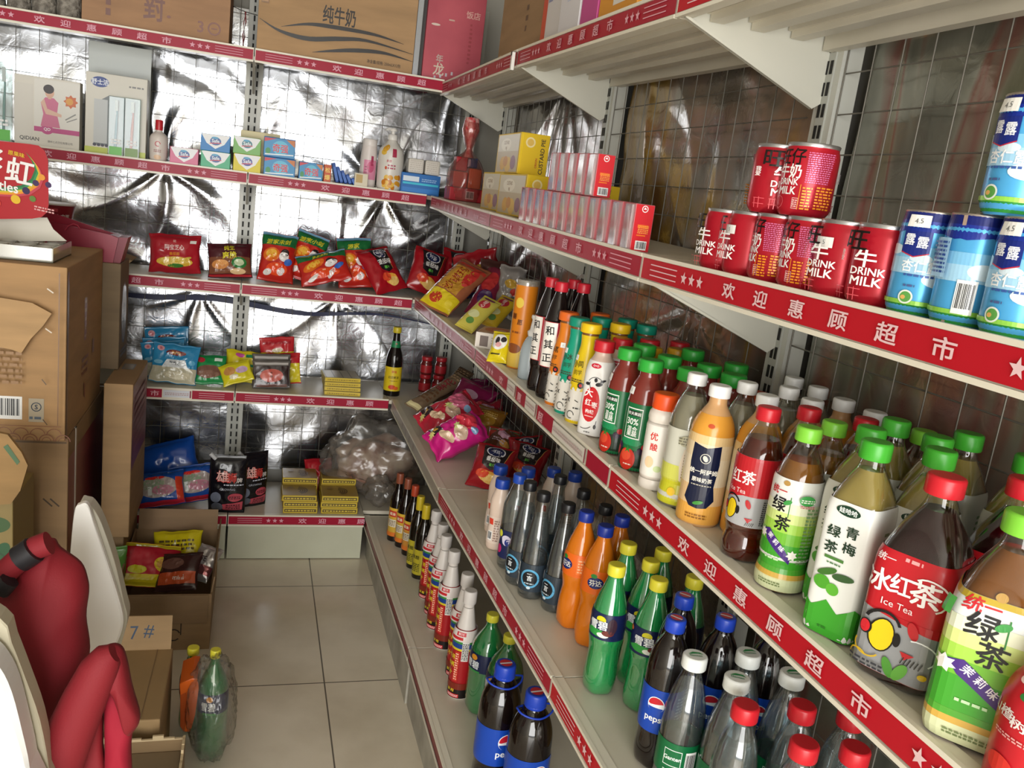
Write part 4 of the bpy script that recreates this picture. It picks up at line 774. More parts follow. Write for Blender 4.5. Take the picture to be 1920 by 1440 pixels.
place(PR_['milkcan'], (.6535, -2.2515, MB_Z(-2.25)+CH+.0003), math.radians(-52), 'red milk can stacked on top of the row, nearer one', g)
g = 'blue almond drink cans'
AH = .098
place(PR_['almond'], (.6505, -2.466, MB_Z(-2.46)), math.radians(-50), 'blue almond drink can in the bottom row, next to the red cans', g)
c = dup(PR_['almond'], (.6505, -2.5235, MB_Z(-2.5)), math.radians(105), 'blue almond drink can in the bottom row, showing its barcode', g)
c = dup(PR_['almond'], (.6505, -2.5810, MB_Z(-2.5)), math.radians(-72), 'blue almond drink can at the right edge of the bottom row', g)
c = dup(PR_['almond'], (.7035, -2.4945, MB_Z(-2.5)), math.radians(120), 'blue almond drink can half hidden behind two others', g)
c = dup(PR_['almond'], (.6505, -2.5525, MB_Z(-2.5)+AH+.0003), math.radians(-78), 'blue almond drink can stacked on top of the others', g)

# ------------------------------------------------------------------ plain boxes with printed faces
def carton(name, w, d, h, base, front=(), side=(), top=(), left=(), bev=.0015, mat=None, parent=None, lay=.00006):
    """origin at the middle of the bottom; front faces -Y, side is +X, left is -X"""
    s = MB(); s.box(-w/2, w/2, -d/2, d/2, 0, h, mat or P(base, .45), None, min(bev, w*.2, d*.2, h*.2))
    s.art(front, face((0, -d/2, 0), (1, 0, 0), (0, 0, 1), (0, -1, 0)), step=None, base=.0003, lay=lay)
    s.art(side, face((w/2, 0, 0), (0, 1, 0), (0, 0, 1), (1, 0, 0)), step=None, base=.0003, lay=lay)
    s.art(left, face((-w/2, 0, 0), (0, -1, 0), (0, 0, 1), (-1, 0, 0)), step=None, base=.0003, lay=lay)
    s.art(top, face((0, 0, h), (1, 0, 0), (0, 1, 0), (0, 0, 1)), step=None, base=.0003, lay=lay)
    return s.build(name, parent)
CARD = lambda h='#b08a62': varied(h, '#%02x%02x%02x' % tuple(max(0, int(int(h[i:i+2], 16)*.90)) for i in (1, 3, 5)), 5, .75, .05, 0, 0, (1, 1, 6), .3, .7)
def put(o, loc, rz, label, cat, group=None, rot=None):
    o.location = loc; o.rotation_euler = rot or (0, 0, rz); tag(o, label, cat, group); return o

# custard pie boxes: aisle side (local left) silver with pictures, end towards the camera yellow
def pie(y0, y1, x0, z, label, h=.104, w=.078):
    L = y1-y0
    fr = [E(-.012, h*.78, .013, .013, '#e9d8a0'), E(-.012, h*.78, .009, .009, '#d9b458'), T('CUSTARD PIE', .022, h*.47, .0155, '#2e2410', .95, PI/2), T('ORION', .008, h*.30, .008, '#b03020', .95, PI/2), R(-.035, .004, -.033, h-.004, '#e9c81e')]
    lf = [R(-L*.46, .004, L*.46, h-.004, '#bfae8c'), R(-L*.46, h*.55, L*.46, h-.004, '#d6cdb6'), E(-L*.1, h*.72, L*.22, h*.16, '#ece4d0'), T('CUSTARD', -L*.08, h*.77, .013, '#8a6a2c', .9), T('PIE', -L*.08, h*.62, .013, '#8a6a2c', .9), E(-L*.18, h*.25, .026, .018, '#d9a83c'), E(L*.06, h*.22, .030, .020, '#e0b850'), E(L*.27, h*.27, .024, .018, '#8a5a6a'), E(-L*.05, h*.30, .022, .014, '#c98a2c')]
    o = carton('custard_pie_box', w, L, h, '#dcb81c', fr, (), [R(-w*.4, -L*.4, w*.4, L*.4, '#e2c22a')], lf)
    return put(o, (x0+w/2, (y0+y1)/2, z), 0, label, 'box', 'custard pie boxes')
zu = lambda y: zR('U', y)+.0003
pie(-.86, -.655, .665, zu(-.75), 'yellow custard pie box in the lower row, far one')
pie(-1.135, -.885, .652, zu(-1.0), 'yellow custard pie box in the lower row, near one with picture side out')
pie(-1.235, -1.145, .752, zu(-1.0), 'yellow custard pie box peeking out behind the pink milk cartons', .100, .10)
pie(-.985, -.765, .668, zu(-.9)+.1048, 'yellow custard pie box standing on top of the lower two')

# little milk cartons with straws
def straw_carton():
    w, d, h = .0335, .0495, .076
    t = thing('milk_carton', 'carton', 'carton')
    fr = [R(-w/2+.001, .001, w/2-.001, h-.001, '#c5202a'), E(0, h*.90, .0055, .0055, '#eaeaea'), E(0, h*.90, .0042, .0042, '#c5202a'), PG([(-.003, h*.89), (0, h*.94), (.003, h*.89)], '#eaeaea'), R(-.009, h*.50, .010, h*.57, '#e06a28'), PRINT(-.008, h*.38, .010, h*.56, 5, '#eba04a'), R(-.010, h*.33, .006, h*.36, '#e06a28'), *BARS(-.010, h*.04, .010, h*.23, 11)]
    lf = [R(-d/2+.001, .001, d/2-.001, h-.001, '#c98a8c'), R(-d/2+.001, .001, -d/2+.012, h-.001, '#b9404a'), E(.004, h*.45, .006, .008, '#d8b8a8'), PG([(.0, h*.2), (.008, h*.2), (.009, h*.38), (-.002, h*.38)], '#c83040'), PRINT(-.008, h*.62, .012, h*.88, 5, '#9a4a50')]
    carton('carton_body', w, d, h, '#b8626a', fr, lf, (), lf, .001, None, t)
    s = MB(); s.tube([(-w/2-.0022, -d*.30, .004), (-w/2-.0022, -d*.10, h*.80)], .0022, P('#e2dedb', .35), 8); s.tube([(-w/2-.0022, -d*.10, h*.80), (-w/2-.0022, .0, h*.93)], .0020, P('#e2dedb', .35), 8)
    s.build('straw', t)
    s = MB(); s.box(-w/2-.005, -w/2-.0002, -d*.42, d*.1, .002, h*.97, film('#f2e6e6', .25, .1, .1)); s.build('straw_sleeve', t)
    return t
sc_ = straw_carton()
for i in range(12):
    y = -1.262-i*.0518
    place(sc_, (xR('U', y)+.024, y, zu(y)), 0, 'small pink milk carton in the lower row, number %s from its far end' % ('one two three four five six seven eight nine ten eleven twelve'.split()[i]), 'small milk cartons')
for i in range(5):
    y = -1.432-i*.0518
    place(sc_, (xR('U', y)+.0255, y, zu(y)+.0768), 0, 'small pink milk carton in the upper row, number %s from its far end' % ('one two three four five'.split()[i]), 'small milk cartons')

# ------------------------------------------------------------------ cartons on the top shelves
zt = zB('T')+.0005
m_ = 3.1/FPX
HB = .34
o = carton('cardboard_box', .437, .26, HB, '#a07a58', [T('對', -.01, .080, .095, '#6e4438', .7, 0), T('3', .130, .042, .048, '#7a4a3c', 1), ARC(.172, .042, .018, 0, 360, .005, '#7a4a3c', 16), R(.163, .040, .181, .044, '#7a4a3c'), *[R(-.150, .03+i*.03, -.136, .05+i*.03, '#6e4438') for i in range(4)], E(.034, .055, .006, .004, '#7a4a3c')], mat=CARD('#a98362'))
put(o, (-.3005, .105, zt), 0, 'brown cardboard carton with a red-brown character, on the top back shelf', 'cardboard box')
def wave(pts, w, n=24):
    """a brush line through pts that swells in the middle"""
    c = []
    for i in range(n+1):
        t = i/n*(len(pts)-1); k0 = min(int(t), len(pts)-2); f = t-k0; a, b, d, e = pts[max(k0-1, 0)], pts[k0], pts[k0+1], pts[min(k0+2, len(pts)-1)]
        c.append(tuple(.5*(2*b[k]+(d[k]-a[k])*f+(2*a[k]-5*b[k]+4*d[k]-e[k])*f*f+(3*b[k]-a[k]-3*d[k]+e[k])*f**3) for k in (0, 1)))
    h = [w*math.sin(PI*min(.97, max(.03, i/n)))/2 for i in range(n+1)]
    return [PG([(c[i][0], c[i][1]+h[i]), (c[i][0], c[i][1]-h[i]), (c[i+1][0], c[i+1][1]-h[i+1]), (c[i+1][0], c[i+1][1]+h[i+1])], '#262220') for i in range(n)]
o = carton('cardboard_box', .520, .26, HB, '#b08a62', [T('纯牛奶', .0, .150, .060, '#221c18', .62), *wave([(-.185, .086), (-.10, .108), (-.01, .113), (.12, .112), (.222, .098)], .013), *wave([(-.255, .100), (-.19, .072), (-.10, .062), (.0, .078), (.10, .088), (.257, .070)], .015), *wave([(-.08, .022), (-.01, .038), (.07, .052), (.16, .058), (.257, .046)], .013), T('净含量/规格: 250mLX12包', .160, .024, .013, '#3a2f26', .8, 0, 0), R(-.252, .150, -.228, .20, '#8a6a4a'), R(-.250, .155, -.230, .195, '#b08a62'), R(-.243, .165, -.237, .175, '#3a2c20'), PRINT(-.25, .205, -.23, .23, 3, '#5a4634')], mat=CARD('#b39068'))
put(o, (.2645, .105, zt), 0, 'brown carton of pure milk with black wave lines, on the top back shelf', 'cardboard box')
s = MB(); s.box(-.012, .012, -.10, .10, 0, .33, P('#aeb2b6', .25, .8), None, .003); s.box(.012, .034, -.085, .10, 0, .33, P('#3a3836', .4)); o = s.build('metal_panel')
put(o, (.5385, .10, zt), 0, 'narrow silver and black panel standing right of the milk carton', 'panel')
o = carton('gift_box', .205, .07, .33, '#b8505c', [T('龙', -.045, .040, .045, '#cdbfae', .9), T('年', -.045, .075, .030, '#b8a8a0', .9), T('饭店', .060, .235, .026, '#d8a49c', 1), R(-.025, .205, -.005, .21, '#caa89a'), E(-.07, .185, .016, .004, '#d8c4b8'), *[R(-.06+.02*i, .005+.007*i, -.053+.02*i, .016+.007*i, '#bfb8c0') for i in range(4)], R(.06, .02, .085, .05, '#a0714c'), PRINT(.052, .07, .062, .21, 10, '#a04048')], mat=varied('#bb4f5c', '#a8404f', 6, .5))
put(o, (.665, .03, zt), 0, 'faded red gift box at the corner end of the top back shelf', 'box')
# light grey knobbly rolls, far left
for i in range(4):
    s = MB(); rr = random.Random(i); pr = [(z_*.045, .034*(1+.06*math.sin(z_*2.1+i))) for z_ in range(7)]
    s.lathe(smooth_prof(pr, 4), varied('#a09a90', '#6c665e', 60, .95, .8, bdist=.02), 24, True, True, 0, lambda zz, a: 1+.06*noise.noise(Vector((math.cos(a)*3, math.sin(a)*3, zz*120+i))))
    put(s.build('grey_roll'), (-.562-.070*i, .02, zt), .3*i, 'knobbly grey roll on the top left shelf, %s beside the brown carton' % ['first', 'second', 'third', 'fourth'][i], 'roll', 'knobbly grey rolls')
s = MB(); s.tube([(-.078, .06, zt+.135), (-.05, .05, zt+.125), (-.02, .05, zt+.121), (.002, .045, zt+.118)], .0014, P('#22201e', .6), 6)
s.tube([(-.038, .05, zt+.123), (-.034, .047, zt+.09), (-.041, .045, zt+.05), (-.037, .045, zt+.002)], .0022, P('#7a3434', .7), 6); s.tube([(-.035, .05, zt+.122), (-.041, .048, zt+.085), (-.035, .046, zt+.045), (-.041, .045, zt+.004)], .0016, P('#7a3434', .7), 6)
tag(s.build('hanging_cord'), 'thin dark cord with a twisted red tail hanging between two cartons', 'cord')
# right top shelf: a leaning brown carton and four colourful boxes (front is their aisle side)
def rbox(y0, y1, x0, dep, h, base, art, label, tilt=0, name='cardboard_box', mat=None, side=(), cam_=()):
    w = y1-y0
    o = carton(name, w, dep, h, base, art, (), (), side, mat=mat, bev=.002)
    o.rotation_euler = (tilt, 0, -PI/2)
    o.location = (x0+dep/2, (y0+y1)/2, zR('T', (y0+y1)/2)+.001); tag(o, label, 'box'); return o
# local +X of these boxes points to -Y (towards the camera)
o = rbox(-1.07, -.66, .665, .16, .34, '#a3805c', [T('醇鲜', -.02, .21, .07, '#4a3020', .75, PI/2*0), PRINT(.04, .06, .06, .26, 8, '#5a4030'), R(-.19, .01, -.165, .03, '#b89a74')], 'brown carton leaning on the top right shelf with dark brush lettering', 0, mat=CARD('#a3805c'), side=())
o = rbox(-1.22, -1.085, .655, .15, .26, '#cfcac8', [R(-.0675, 0, -.035, .26, '#c8452c'), R(-.03, .10, .0, .12, '#8a8fae'), *ARC(-.01, .15, .015, 0, 360, .002, '#8a8fae')], 'white box with an orange-red side on the top right shelf'); 
o = rbox(-1.36, -1.23, .65, .15, .24, '#d8d5d8', [R(-.065, 0, .065, .012, '#cc4a28'), R(-.02, .08, .02, .16, '#b8c0d8'), R(-.018, .082, .018, .158, '#d8d5d8')], 'white box with an orange bottom edge on the top right shelf')
o = rbox(-1.465, -1.37, .65, .15, .24, '#c2488c', [E(.0, .10, .014, .020, '#3a2030'), R(-.005, .15, .03, .2, '#d8a0c0')], 'pink box on the top right shelf')
o = rbox(-1.66, -1.475, .65, .15, .20, '#d8922a', [R(-.02, .035, .07, .12, '#dedad0'), R(-.09, 0, .09, .015, '#c9801c'), R(-.018, .1, .068, .112, '#d8b060')], 'orange-yellow box with a white panel on the top right shelf')
# small clamp between the two top bays
s = MB(); s.box(-.004, .004, -.006, .006, -.03, .012, P('#d8d6d0', .4), None, .001); s.box(-.0045, .0045, -.003, .0065, .004, .013, P('#22201e', .5)); o = s.build('label_clip'); put(o, (xR('T', -1.02)-.010, -1.025, RZ['T'][1]), 0, 'small white clip hanging at the joint of the top right shelves', 'clip')

# ------------------------------------------------------------------ goods on the second back shelf
zu2 = zB('U')+.0004; yu = BY['U']
def bb(pl, pr, pt, pb, y):
    """x span and height of something standing at depth y, read off the photograph"""
    a, b = aty(pl, (pt+pb)/2, y), aty(pr, (pt+pb)/2, y); return (a.x+b.x)/2, b.x-a.x, (pb-pt)*mpp((a+b)/2)
def bbox_(name, pl, pr, pt, pb, y, d, base, front, label, cat='box', group=None, side=(), top=(), z=zu2, h=None, rz=0, scale=True):
    cx, w, hh = bb(pl, pr, pt, pb, y); w *= .96; h = h or hh
    f = [tuple(i) for i in flat(front(w, h))] if callable(front) else front
    o = carton(name, w, d, h, base, f, side(d, h) if callable(side) else side, top)
    return put(o, (cx, y+d/2, z), rz, label, cat, group)
bbox_('display_board', 162, 284, 92, 292, .21, .008, '#c9cfcd', lambda w, h: [], 'plain pale board leaning behind the toothbrush box', 'board')
def lady(w, h): return [R(-w*.5, .012, -w*.22, h*.88, '#d4d0c6'), R(-w*.20, h*.25, w*.5, h*.97, '#dcdad2'), R(-w*.20, h*.22, w*.5, h*.29, '#b8367c'), E(.0, h*.26, h*.085, h*.07, '#b8367c'), T('QD', .0, h*.26, h*.06, '#eee', 1),
    PG([(-w*.10, h*.30), (w*.20, h*.30), (w*.15, h*.50), (w*.17, h*.66), (w*.10, h*.72), (-w*.03, h*.72), (-w*.10, h*.64), (-w*.06, h*.48)], '#c9688c'), PG([(-w*.10, h*.64), (-w*.05, h*.70), (w*.0, h*.56), (w*.22, h*.50), (w*.22, h*.46), (-w*.02, h*.48)], '#d8b09c'), E(w*.035, h*.79, h*.06, h*.075, '#d4a890'), E(w*.02, h*.84, h*.072, h*.065, '#2a2226'), R(w*.01, h*.70, w*.06, h*.75, '#d4a890'), T('QIDIAN', -w*.27, h*.10, h*.075, '#4a4644', 1), T('漳州七点日化有限公司', w*.2, h*.09, h*.038, '#5a5654', .9, 0, 0),
    STAR(w*.36, h*.70, h*.10, '#c8642c', 1, 8, .7), E(w*.34, h*.70, h*.05, h*.05, '#d89a3c'), LN(w*.28, h*.43, w*.44, h*.53, .004, '#8a8a86'), LN(w*.30, h*.40, w*.46, h*.47, .003, '#8a8a86')]
bbox_('toothpaste_box', 24, 152, 150, 276, yu+.03, .05, '#d9d5ca', lady, 'white box showing a woman in a pink dress and a magenta band')
s = MB()
def tooth(w, h): return [E(-w*.27, h*.89, w*.145, h*.065, '#1f3c86'), T('舒士洁', -w*.27, h*.89, h*.075, '#e8ecf4', .9), PRINT(w*.20, h*.86, w*.44, h*.90, 1, '#777'), PG([(-w*.36, h*.12), (-w*.36, h*.50), (-w*.28, h*.66), (-w*.12, h*.74), (w*.36, h*.72), (w*.36, h*.12)], '#6d7476'), R(-w*.36, h*.14, -w*.14, h*.68, '#b9bdbd'), *[E(-w*.34+i*w*.065, h*.115, w*.03, h*.018, '#23243a') for i in range(4)], R(-w*.5, 0, w*.5, h*.085, '#b9c44a')]
bbox_('toothbrush_box', 157, 277, 150, 296, yu+.03, .05, '#d6d3c8', tooth, 'white toothbrush display box with a dark arched window')
def brush(px, pt, pb, cols, lab, y):
    cx, w, h = bb(px-15, px+15, pt, pb, y); t = thing('toothbrush_pack', lab, 'toothbrush', (cx, y, zu2), 0, 'packed toothbrushes')
    s = MB(); s.box(-w/2, w/2, -.006, .006, 0, h, film('#dfe8e8', .12, .15, .12), None, .002); s.art([R(-w*.4, h*.02, w*.4, h*.16, cols[1]), PRINT(-w*.3, h*.2, w*.3, h*.3, 2, '#f0f0f0')], face((0, -.006, 0), (1, 0, 0), (0, 0, 1), (0, -1, 0)), step=None); s.build('blister', t)
    s = MB(); s.tube([(-.003, 0, .01), (0, 0, h*.5), (.002, 0, h*.72), (.0, 0, h*.94)], [.004, .0045, .0025, .004], P(cols[0], .3), 8); s.box(-.005, .005, -.0055, -.002, h*.76, h*.94, P('#e8e8e6', .5), None, .001); s.build('toothbrush', t)
brush(218, 180, 288, ('#2a9ab0', '#6cbf5a'), 'packed blue toothbrush in front of the white display box', yu+.012)
brush(248, 182, 290, ('#d8542c', '#7a9a5a'), 'packed orange toothbrush in front of the white display box', yu+.012)
brush(8, 118, 262, ('#1f8a80', '#58b83c'), 'packed green toothbrush at the left end of the shelf', yu+.02)
def lathe_thing(name, label, cat, H, prof, base, cap=None, art=(), loc=(0, 0, 0), rz=0, rough=.35, group=None, seg=28):
    pr = smooth_prof([(a[0]*H, *a[1:]) for a in prof], 3)
    t = thing(name, label, cat, loc, rz, group); s = MB().lathe(pr, P(base, rough), seg); s.art(art, wrap(pr), step=.004, vstep=.012); s.build('bottle_body', t)
    if cap: cap_mesh(cap[0], cap[1], pr[-1][0], P(cap[2], .35), False).build('cap', t)
    return t
Q = aty(296, 303, yu+.04)
lathe_thing('lotion_bottle', 'small white lotion bottle with a red cap beside the toothbrush box', 'bottle', .104, [(0, .020), (.03, .027), (.5, .030), (.8, .028), (.95, .012), (1, .011)], '#d8cfc8', (.0125, .034, '#c02a34'), [ARC(0, .058, .008, 0, 300, .0025, '#c04a5a'), PRINT(-.012, .030, .012, .040, 2, '#a06a6a'), E(0, .014, .012, .008, '#e0bfa0')], (Q.x, yu+.045, zu2))
def soap(col, hook):
    def f(w, h): return [PG([(-w*.48, h*.95), (w*.48, h*.95), (w*.30, h*.45), (0, h*.15), (-w*.30, h*.45)], '#e6e8ea'), ('p', [(-w*.48, h*.95), (w*.48, h*.95), (w*.42, h*.98), (-w*.42, h*.98)], '#e6e8ea'), E(0, h*.60, w*.19, h*.24, hook), T('Safe', 0, h*.62, h*.28, '#e8ecf0', 1), E(-w*.02, h*.80, w*.12, h*.06, '#4aa0c8'), LN(-w*.2, h*.45, w*.2, h*.52, h*.05, '#c83a4a')]
    return f
sg = 'boxed soaps'
yb = yu+.012
bbox_('soap_box', 317, 373, 281, 312, yb, .045, '#d77a9a', soap('', '#3a5a9c'), 'pink soap box at the left of the soaps', 'soap', sg)
def stack2(pl, pr, p0, p1, p2, c1, c2, l1, l2, f1, f2, name, grp, d=.045, side=()):
    o1 = bbox_(name, pl, pr, p1, p2, yb, d, c2, f2, l2, name.split('_')[0] if name != 'soap_box' else 'soap', grp, side)
    h2 = max(v[2] for v in o1.bound_box)
    bbox_(name, pl, pr, p0, p1, yb, d, c1, f1, l1, name.split('_')[0] if name != 'soap_box' else 'soap', grp, side, (), zu2+h2+.0003)
stack2(375, 433, 253, 284, 315, '#3f86c8', '#58b48c', 'blue soap box stacked on a green one', 'green soap box under a blue one', soap('', '#2a5a9c'), soap('', '#2a5a9c'), 'soap_box', sg)
stack2(436, 490, 262, 293, 326, '#7fb86a', '#dccc3c', 'pale green soap box stacked on a yellow one', 'yellow soap box under a pale green one', soap('', '#3a7a8a'), soap('', '#3a4a9c'), 'soap_box', sg)
det = lambda w, h: [R(-w*.48, h*.05, w*.48, h*.95, '#2a8ac0'), PG([(-w*.48, h*.95), (-w*.48, h*.75), (-w*.1, h*.95)], '#c42a3a'), E(.03*w, h*.5, w*.26, h*.36, '#5ab8d8'), T('奇强', w*.03, h*.48, h*.45, '#d02a3a', .9), E(-w*.36, h*.3, w*.08, h*.16, '#2a8a4a'), PG([(w*.2, h*.95), (w*.48, h*.95), (w*.48, h*.6)], '#c4702a'), LN(-w*.45, h*.12, w*.45, h*.2, h*.06, '#e8eef2')]
stack2(493, 555, 261, 297, 331, '#1f6aa8', '#1f6aa8', 'blue and red detergent soap box, upper of two', 'blue and red detergent soap box, lower of two', det, det, 'detergent_box', 'detergent soap boxes')
bbox_('detergent_box', 559, 606, 308, 341, yb, .05, '#1f6aa8', det, 'single blue detergent soap box with an orange end', 'detergent', 'detergent soap boxes')
bbox_('detergent_box', 607, 621, 310, 343, yb+.001, .05, '#c8562c', lambda w, h: [T('松', 0, h*.7, h*.3, '#f0d060'), T('爆', 0, h*.3, h*.3, '#f0d060')], 'narrow orange detergent box pushed against the blue one', 'detergent', 'detergent soap boxes')
bbox_('cream_box', 448, 525, 250, 326, yu+.075, .05, '#d8cca0', lambda w, h: [R(-w*.45, h*.2, w*.45, h*.5, '#c8b070')], 'cream box standing behind the stacked soaps')
for i in range(5):
    cx, w, h = bb(624+i*8, 640+i*8, 310+i*7, 346+i*1.2, yb); o = carton('washing_powder_sachet', .012, .07, h, '#1d4a9c', [R(-.005, h*.1, .005, h*.8, '#2a62b8')], [R(-.03, .01, .03, h-.01, '#2a62b8')], bev=.004)
    put(o, (cx+.004, yb+.04, zu2+.002), 0, 'blue washing powder sachet leaning in a row, %s from the left' % ['first', 'second', 'third', 'fourth', 'fifth'][i], 'sachet', 'blue sachets', rot=(0, -.28-.06*i, 0)); o.location.z += .004
Q = aty(687, 352, yu+.07)
lathe_thing('shampoo_bottle', 'white and pink shampoo bottle in a clear wrapper beside the pump bottle', 'bottle', .150, [(0, .024), (.03, .030), (.5, .031), (.72, .030), (.80, .029), (1, .027)], '#ddd4d0', (.0265, .026, '#e2dcd8'), [R(-.02, .03, .03, .10, '#d88aa8'), E(.006, .075, .014, .02, '#c85a80'), R(.006, .08, .016, .115, '#a83a5c'), PRINT(-.016, .04, .0, .08, 4, '#b06a80')], (Q.x, yu+.075, zu2))
Q = aty(728, 357, yu+.05)
t = lathe_thing('pump_bottle', 'large white pump bottle with golden flowers on its label', 'bottle', .182, [(0, .034), (.03, .0445), (.30, .0470), (.60, .0475), (.80, .0440), (.92, .026), (1, .016)], '#dcd8d0', None, [E(-.030, .150, .016, .012, '#d8a030', .6), E(-.036, .135, .012, .010, '#e0b84c'), R(-.002, .120, .014, .150, '#a8304c'), *[E(random.Random(i).uniform(-.035, .035), random.Random(i+50).uniform(.008, .05), .010, .008, ['#d89a2c', '#e6bc58', '#c87a1c'][i % 3], i) for i in range(16)], T('多芬', -.012, .105, .010, '#c04a5c'), PRINT(-.016, .075, .012, .095, 2, '#b0506a'), E(-.022, .08, .004, .006, '#c8502c')], (Q.x, yu+.055, zu2))
s = MB(); m = P('#e2dfda', .35); s.lathe([(.182, .018), (.184, .0185), (.199, .018), (.202, .014)], m, 24); s.lathe([(.200, .007), (.214, .007)], m, 16); s.lathe([(.213, .0135), (.216, .0145), (.222, .013), (.225, .008)], m, 20); s.tube([(0, 0, .219), (-.020, -.008, .220), (-.030, -.012, .214)], [.006, .005, .004], m, 10); s.build('pump', t)
bbox_('small_white_box', 664, 690, 327, 352, yu+.010, .025, '#d8cfb8', lambda w, h: [R(-w*.4, h*.3, w*.1, h*.9, '#b89a5a')], 'tiny cream box in front of the shampoo bottle')
bbox_('tissue_pack', 750, 826, 331, 368, yu+.012, .10, '#1a68b4', lambda w, h: [R(-w*.46, h*.45, w*.46, h*.55, '#3ac0dc'), R(-w*.46, h*.60, -w*.05, h*.85, '#d8e4f0'), PRINT(w*.02, h*.62, w*.4, h*.8, 2, '#9cc4e8'), R(-w*.46, h*.08, w*.46, h*.3, '#2a7ac8')], 'blue pack of tissues at the right end of the second shelf')
for i, (a, b) in enumerate(((765, 795), (797, 826))):
    cx, w, h = bb(a, b, 303, 330, yu+.03); o = carton('tissue_pack', w*.97, .06, h, '#d8d2c8', [PRINT(-w*.4, h*.1, w*.4, h*.9, 6, '#c3bab0')], bev=.006); put(o, (cx, yu+.06, zu2+.074), 0, 'white tissue roll pack lying on the blue pack, %s one' % ['left', 'right'][i], 'tissue pack', 'white tissue packs')

# cellophane gift wrap with a twisted red top, in the corner on the right-hand shelf
Q = atx(862, 388, .735)
gy = max(-.42, min(-.12, Q.y)); t = thing('gift_wrap', 'red gift pack in cellophane with a twisted top, standing in the corner', 'gift pack', (.735, gy, zR('U', gy)+.0005)); t['probe'] = 0; del t['probe']
s = MB(); s.box(-.062, .062, -.045, .045, 0, .045, P('#b01a28', .4), None, .003); s.art([*BARS(-.005, .008, .025, .036, 8), R(-.045, .012, -.018, .032, '#c8303c')], face((0, -.045, 0), (1, 0, 0), (0, 0, 1), (0, -1, 0)), step=None); s.build('gift_box', t)
s = MB(); s.box(-.052, .0, -.03, .03, .046, .10, P('#b8422c', .4), None, .004); s.box(.004, .05, -.028, .03, .046, .115, P('#c8641c', .4), None, .004); s.box(-.045, -.004, -.025, .025, .102, .15, P('#a81c28', .35), None, .004); s.box(.006, .03, -.03, .02, .117, .15, P('#1f3c7a', .4), None, .004); s.build('wrapped_packets', t)
s = MB(); pr_ = [(0, .060), (.05, .066), (.10, .062), (.14, .045), (.165, .020), (.18, .012), (.20, .018), (.24, .030), (.27, .026)]
s.lathe(smooth_prof(pr_, 3), film('#ecc8c4', .14, .12, .05), 40, False, False, 0, lambda zz, a: 1+.12*noise.noise(Vector((math.cos(a)*4, math.sin(a)*4, zz*18)))); s.build('cellophane', t)
s = MB(); s.lathe([(.150, .022), (.17, .012), (.182, .009), (.21, .016), (.245, .030), (.285, .022)], varied('#c02c34', '#e0b4ac', 60, .3), 24, False, True, 0, lambda zz, a: 1+.35*noise.noise(Vector((math.cos(a)*5, math.sin(a)*5, zz*8)))); s.build('twisted_top', t)
# ------------------------------------------------------------------ bags
def bag_mesh(w, h, t, base, art=(), seed=0, rough=.24, wr=1.0, mat=None, amat=None, metal=0, seal=.05, n=26, pinch=.06):
    nx, nz = n, int(n*max(1, min(1.6, h/w)))
    def shp(u, v):      # u in -w/2..w/2, v in 0..h -> x, half thickness, z
        a, b = 2*u/w, 2*v/h-1; sb = 1-2*seal
        bb_ = min(1, abs(b)/sb)
        th = t/2*max(0, 1-abs(a)**2.4)**.55*max(0, 1-bb_**3.0)**.5
        q = Vector((u*16+seed*3.1, v*16, seed*1.7)); edge = max(0, 1-bb_**4)*max(0, 1-abs(a)**4)
        ra = .35+.65*abs(b)
        th += wr*.006*edge*noise.noise(q*1.3)+wr*.0035*edge*(1-2*abs(noise.noise(q*3)))+wr*.004*ra*abs(math.sin(u*85+seed+3*noise.noise(q)))*max(0, 1-bb_**2)*(bb_**2)
        x = u*(1-pinch*(1-b*b))+.003*wr*noise.noise(Vector((v*30, seed, 1)))*abs(a)
        wob = .006*wr*noise.noise(Vector((u*14, v*9, seed+5)))
        return x, max(th, .0006), v+.004*wr*noise.noise(Vector((u*30, 3, seed)))*abs(b), wob
    s = MB(); vs = []; fs = []
    for sd in (-1, 1):
        for j in range(nz+1):
            for i in range(nx+1):
                x, th, z, wb = shp(-w/2+w*i/nx, h*j/nz); vs.append((x, sd*th+wb, z))
    K = (nx+1)*(nz+1)
    for sd in (0, 1):
        for j in range(nz):
            for i in range(nx):
                f = (sd*K+j*(nx+1)+i, sd*K+j*(nx+1)+i+1, sd*K+(j+1)*(nx+1)+i+1, sd*K+(j+1)*(nx+1)+i); fs.append(f if not sd else f[::-1])
    ring = [i for i in range(nx+1)]+[j*(nx+1)+nx for j in range(1, nz+1)]+[nz*(nx+1)+i for i in range(nx-1, -1, -1)]+[j*(nx+1) for j in range(nz-1, 0, -1)]
    for a, b in zip(ring, ring[1:]+ring[:1]): fs.append((b, a, a+K, b+K))
    s.add(vs, fs, mat or P(base, rough, metal, 0, 1.45, .3), True)
    def fm(u, v, off):
        u = max(-w*.495, min(w*.495, u)); v = max(.001, min(h-.001, v)); x, th, z, wb = shp(u, v); return (x, -th+wb-off, z)
    s.art(art, fm, step=w/nx/1.0, vstep=h/nz, base=.0009, lay=.00008, mat=amat or (lambda c: P(c, rough, metal, 0, 1.45, .3)))
    return s
def frame_between(A, B, hint):
    z = (B-A).normalized(); n = (hint-z*hint.dot(z)).normalized(); x = n.cross(z)*-1
    # local x, y (=-n), z
    y = -n; x = y.cross(z); M_ = Matrix((x, y, z)).transposed().to_4x4(); M_.translation = A; return M_
def rest_on(o, zf):
    bpy.context.view_layer.update(); zs = [(o.matrix_world @ Vector(c.co)).z for c in o.data.vertices] if o.type == 'MESH' else [0]
    o.location.z += zf-min(zs)
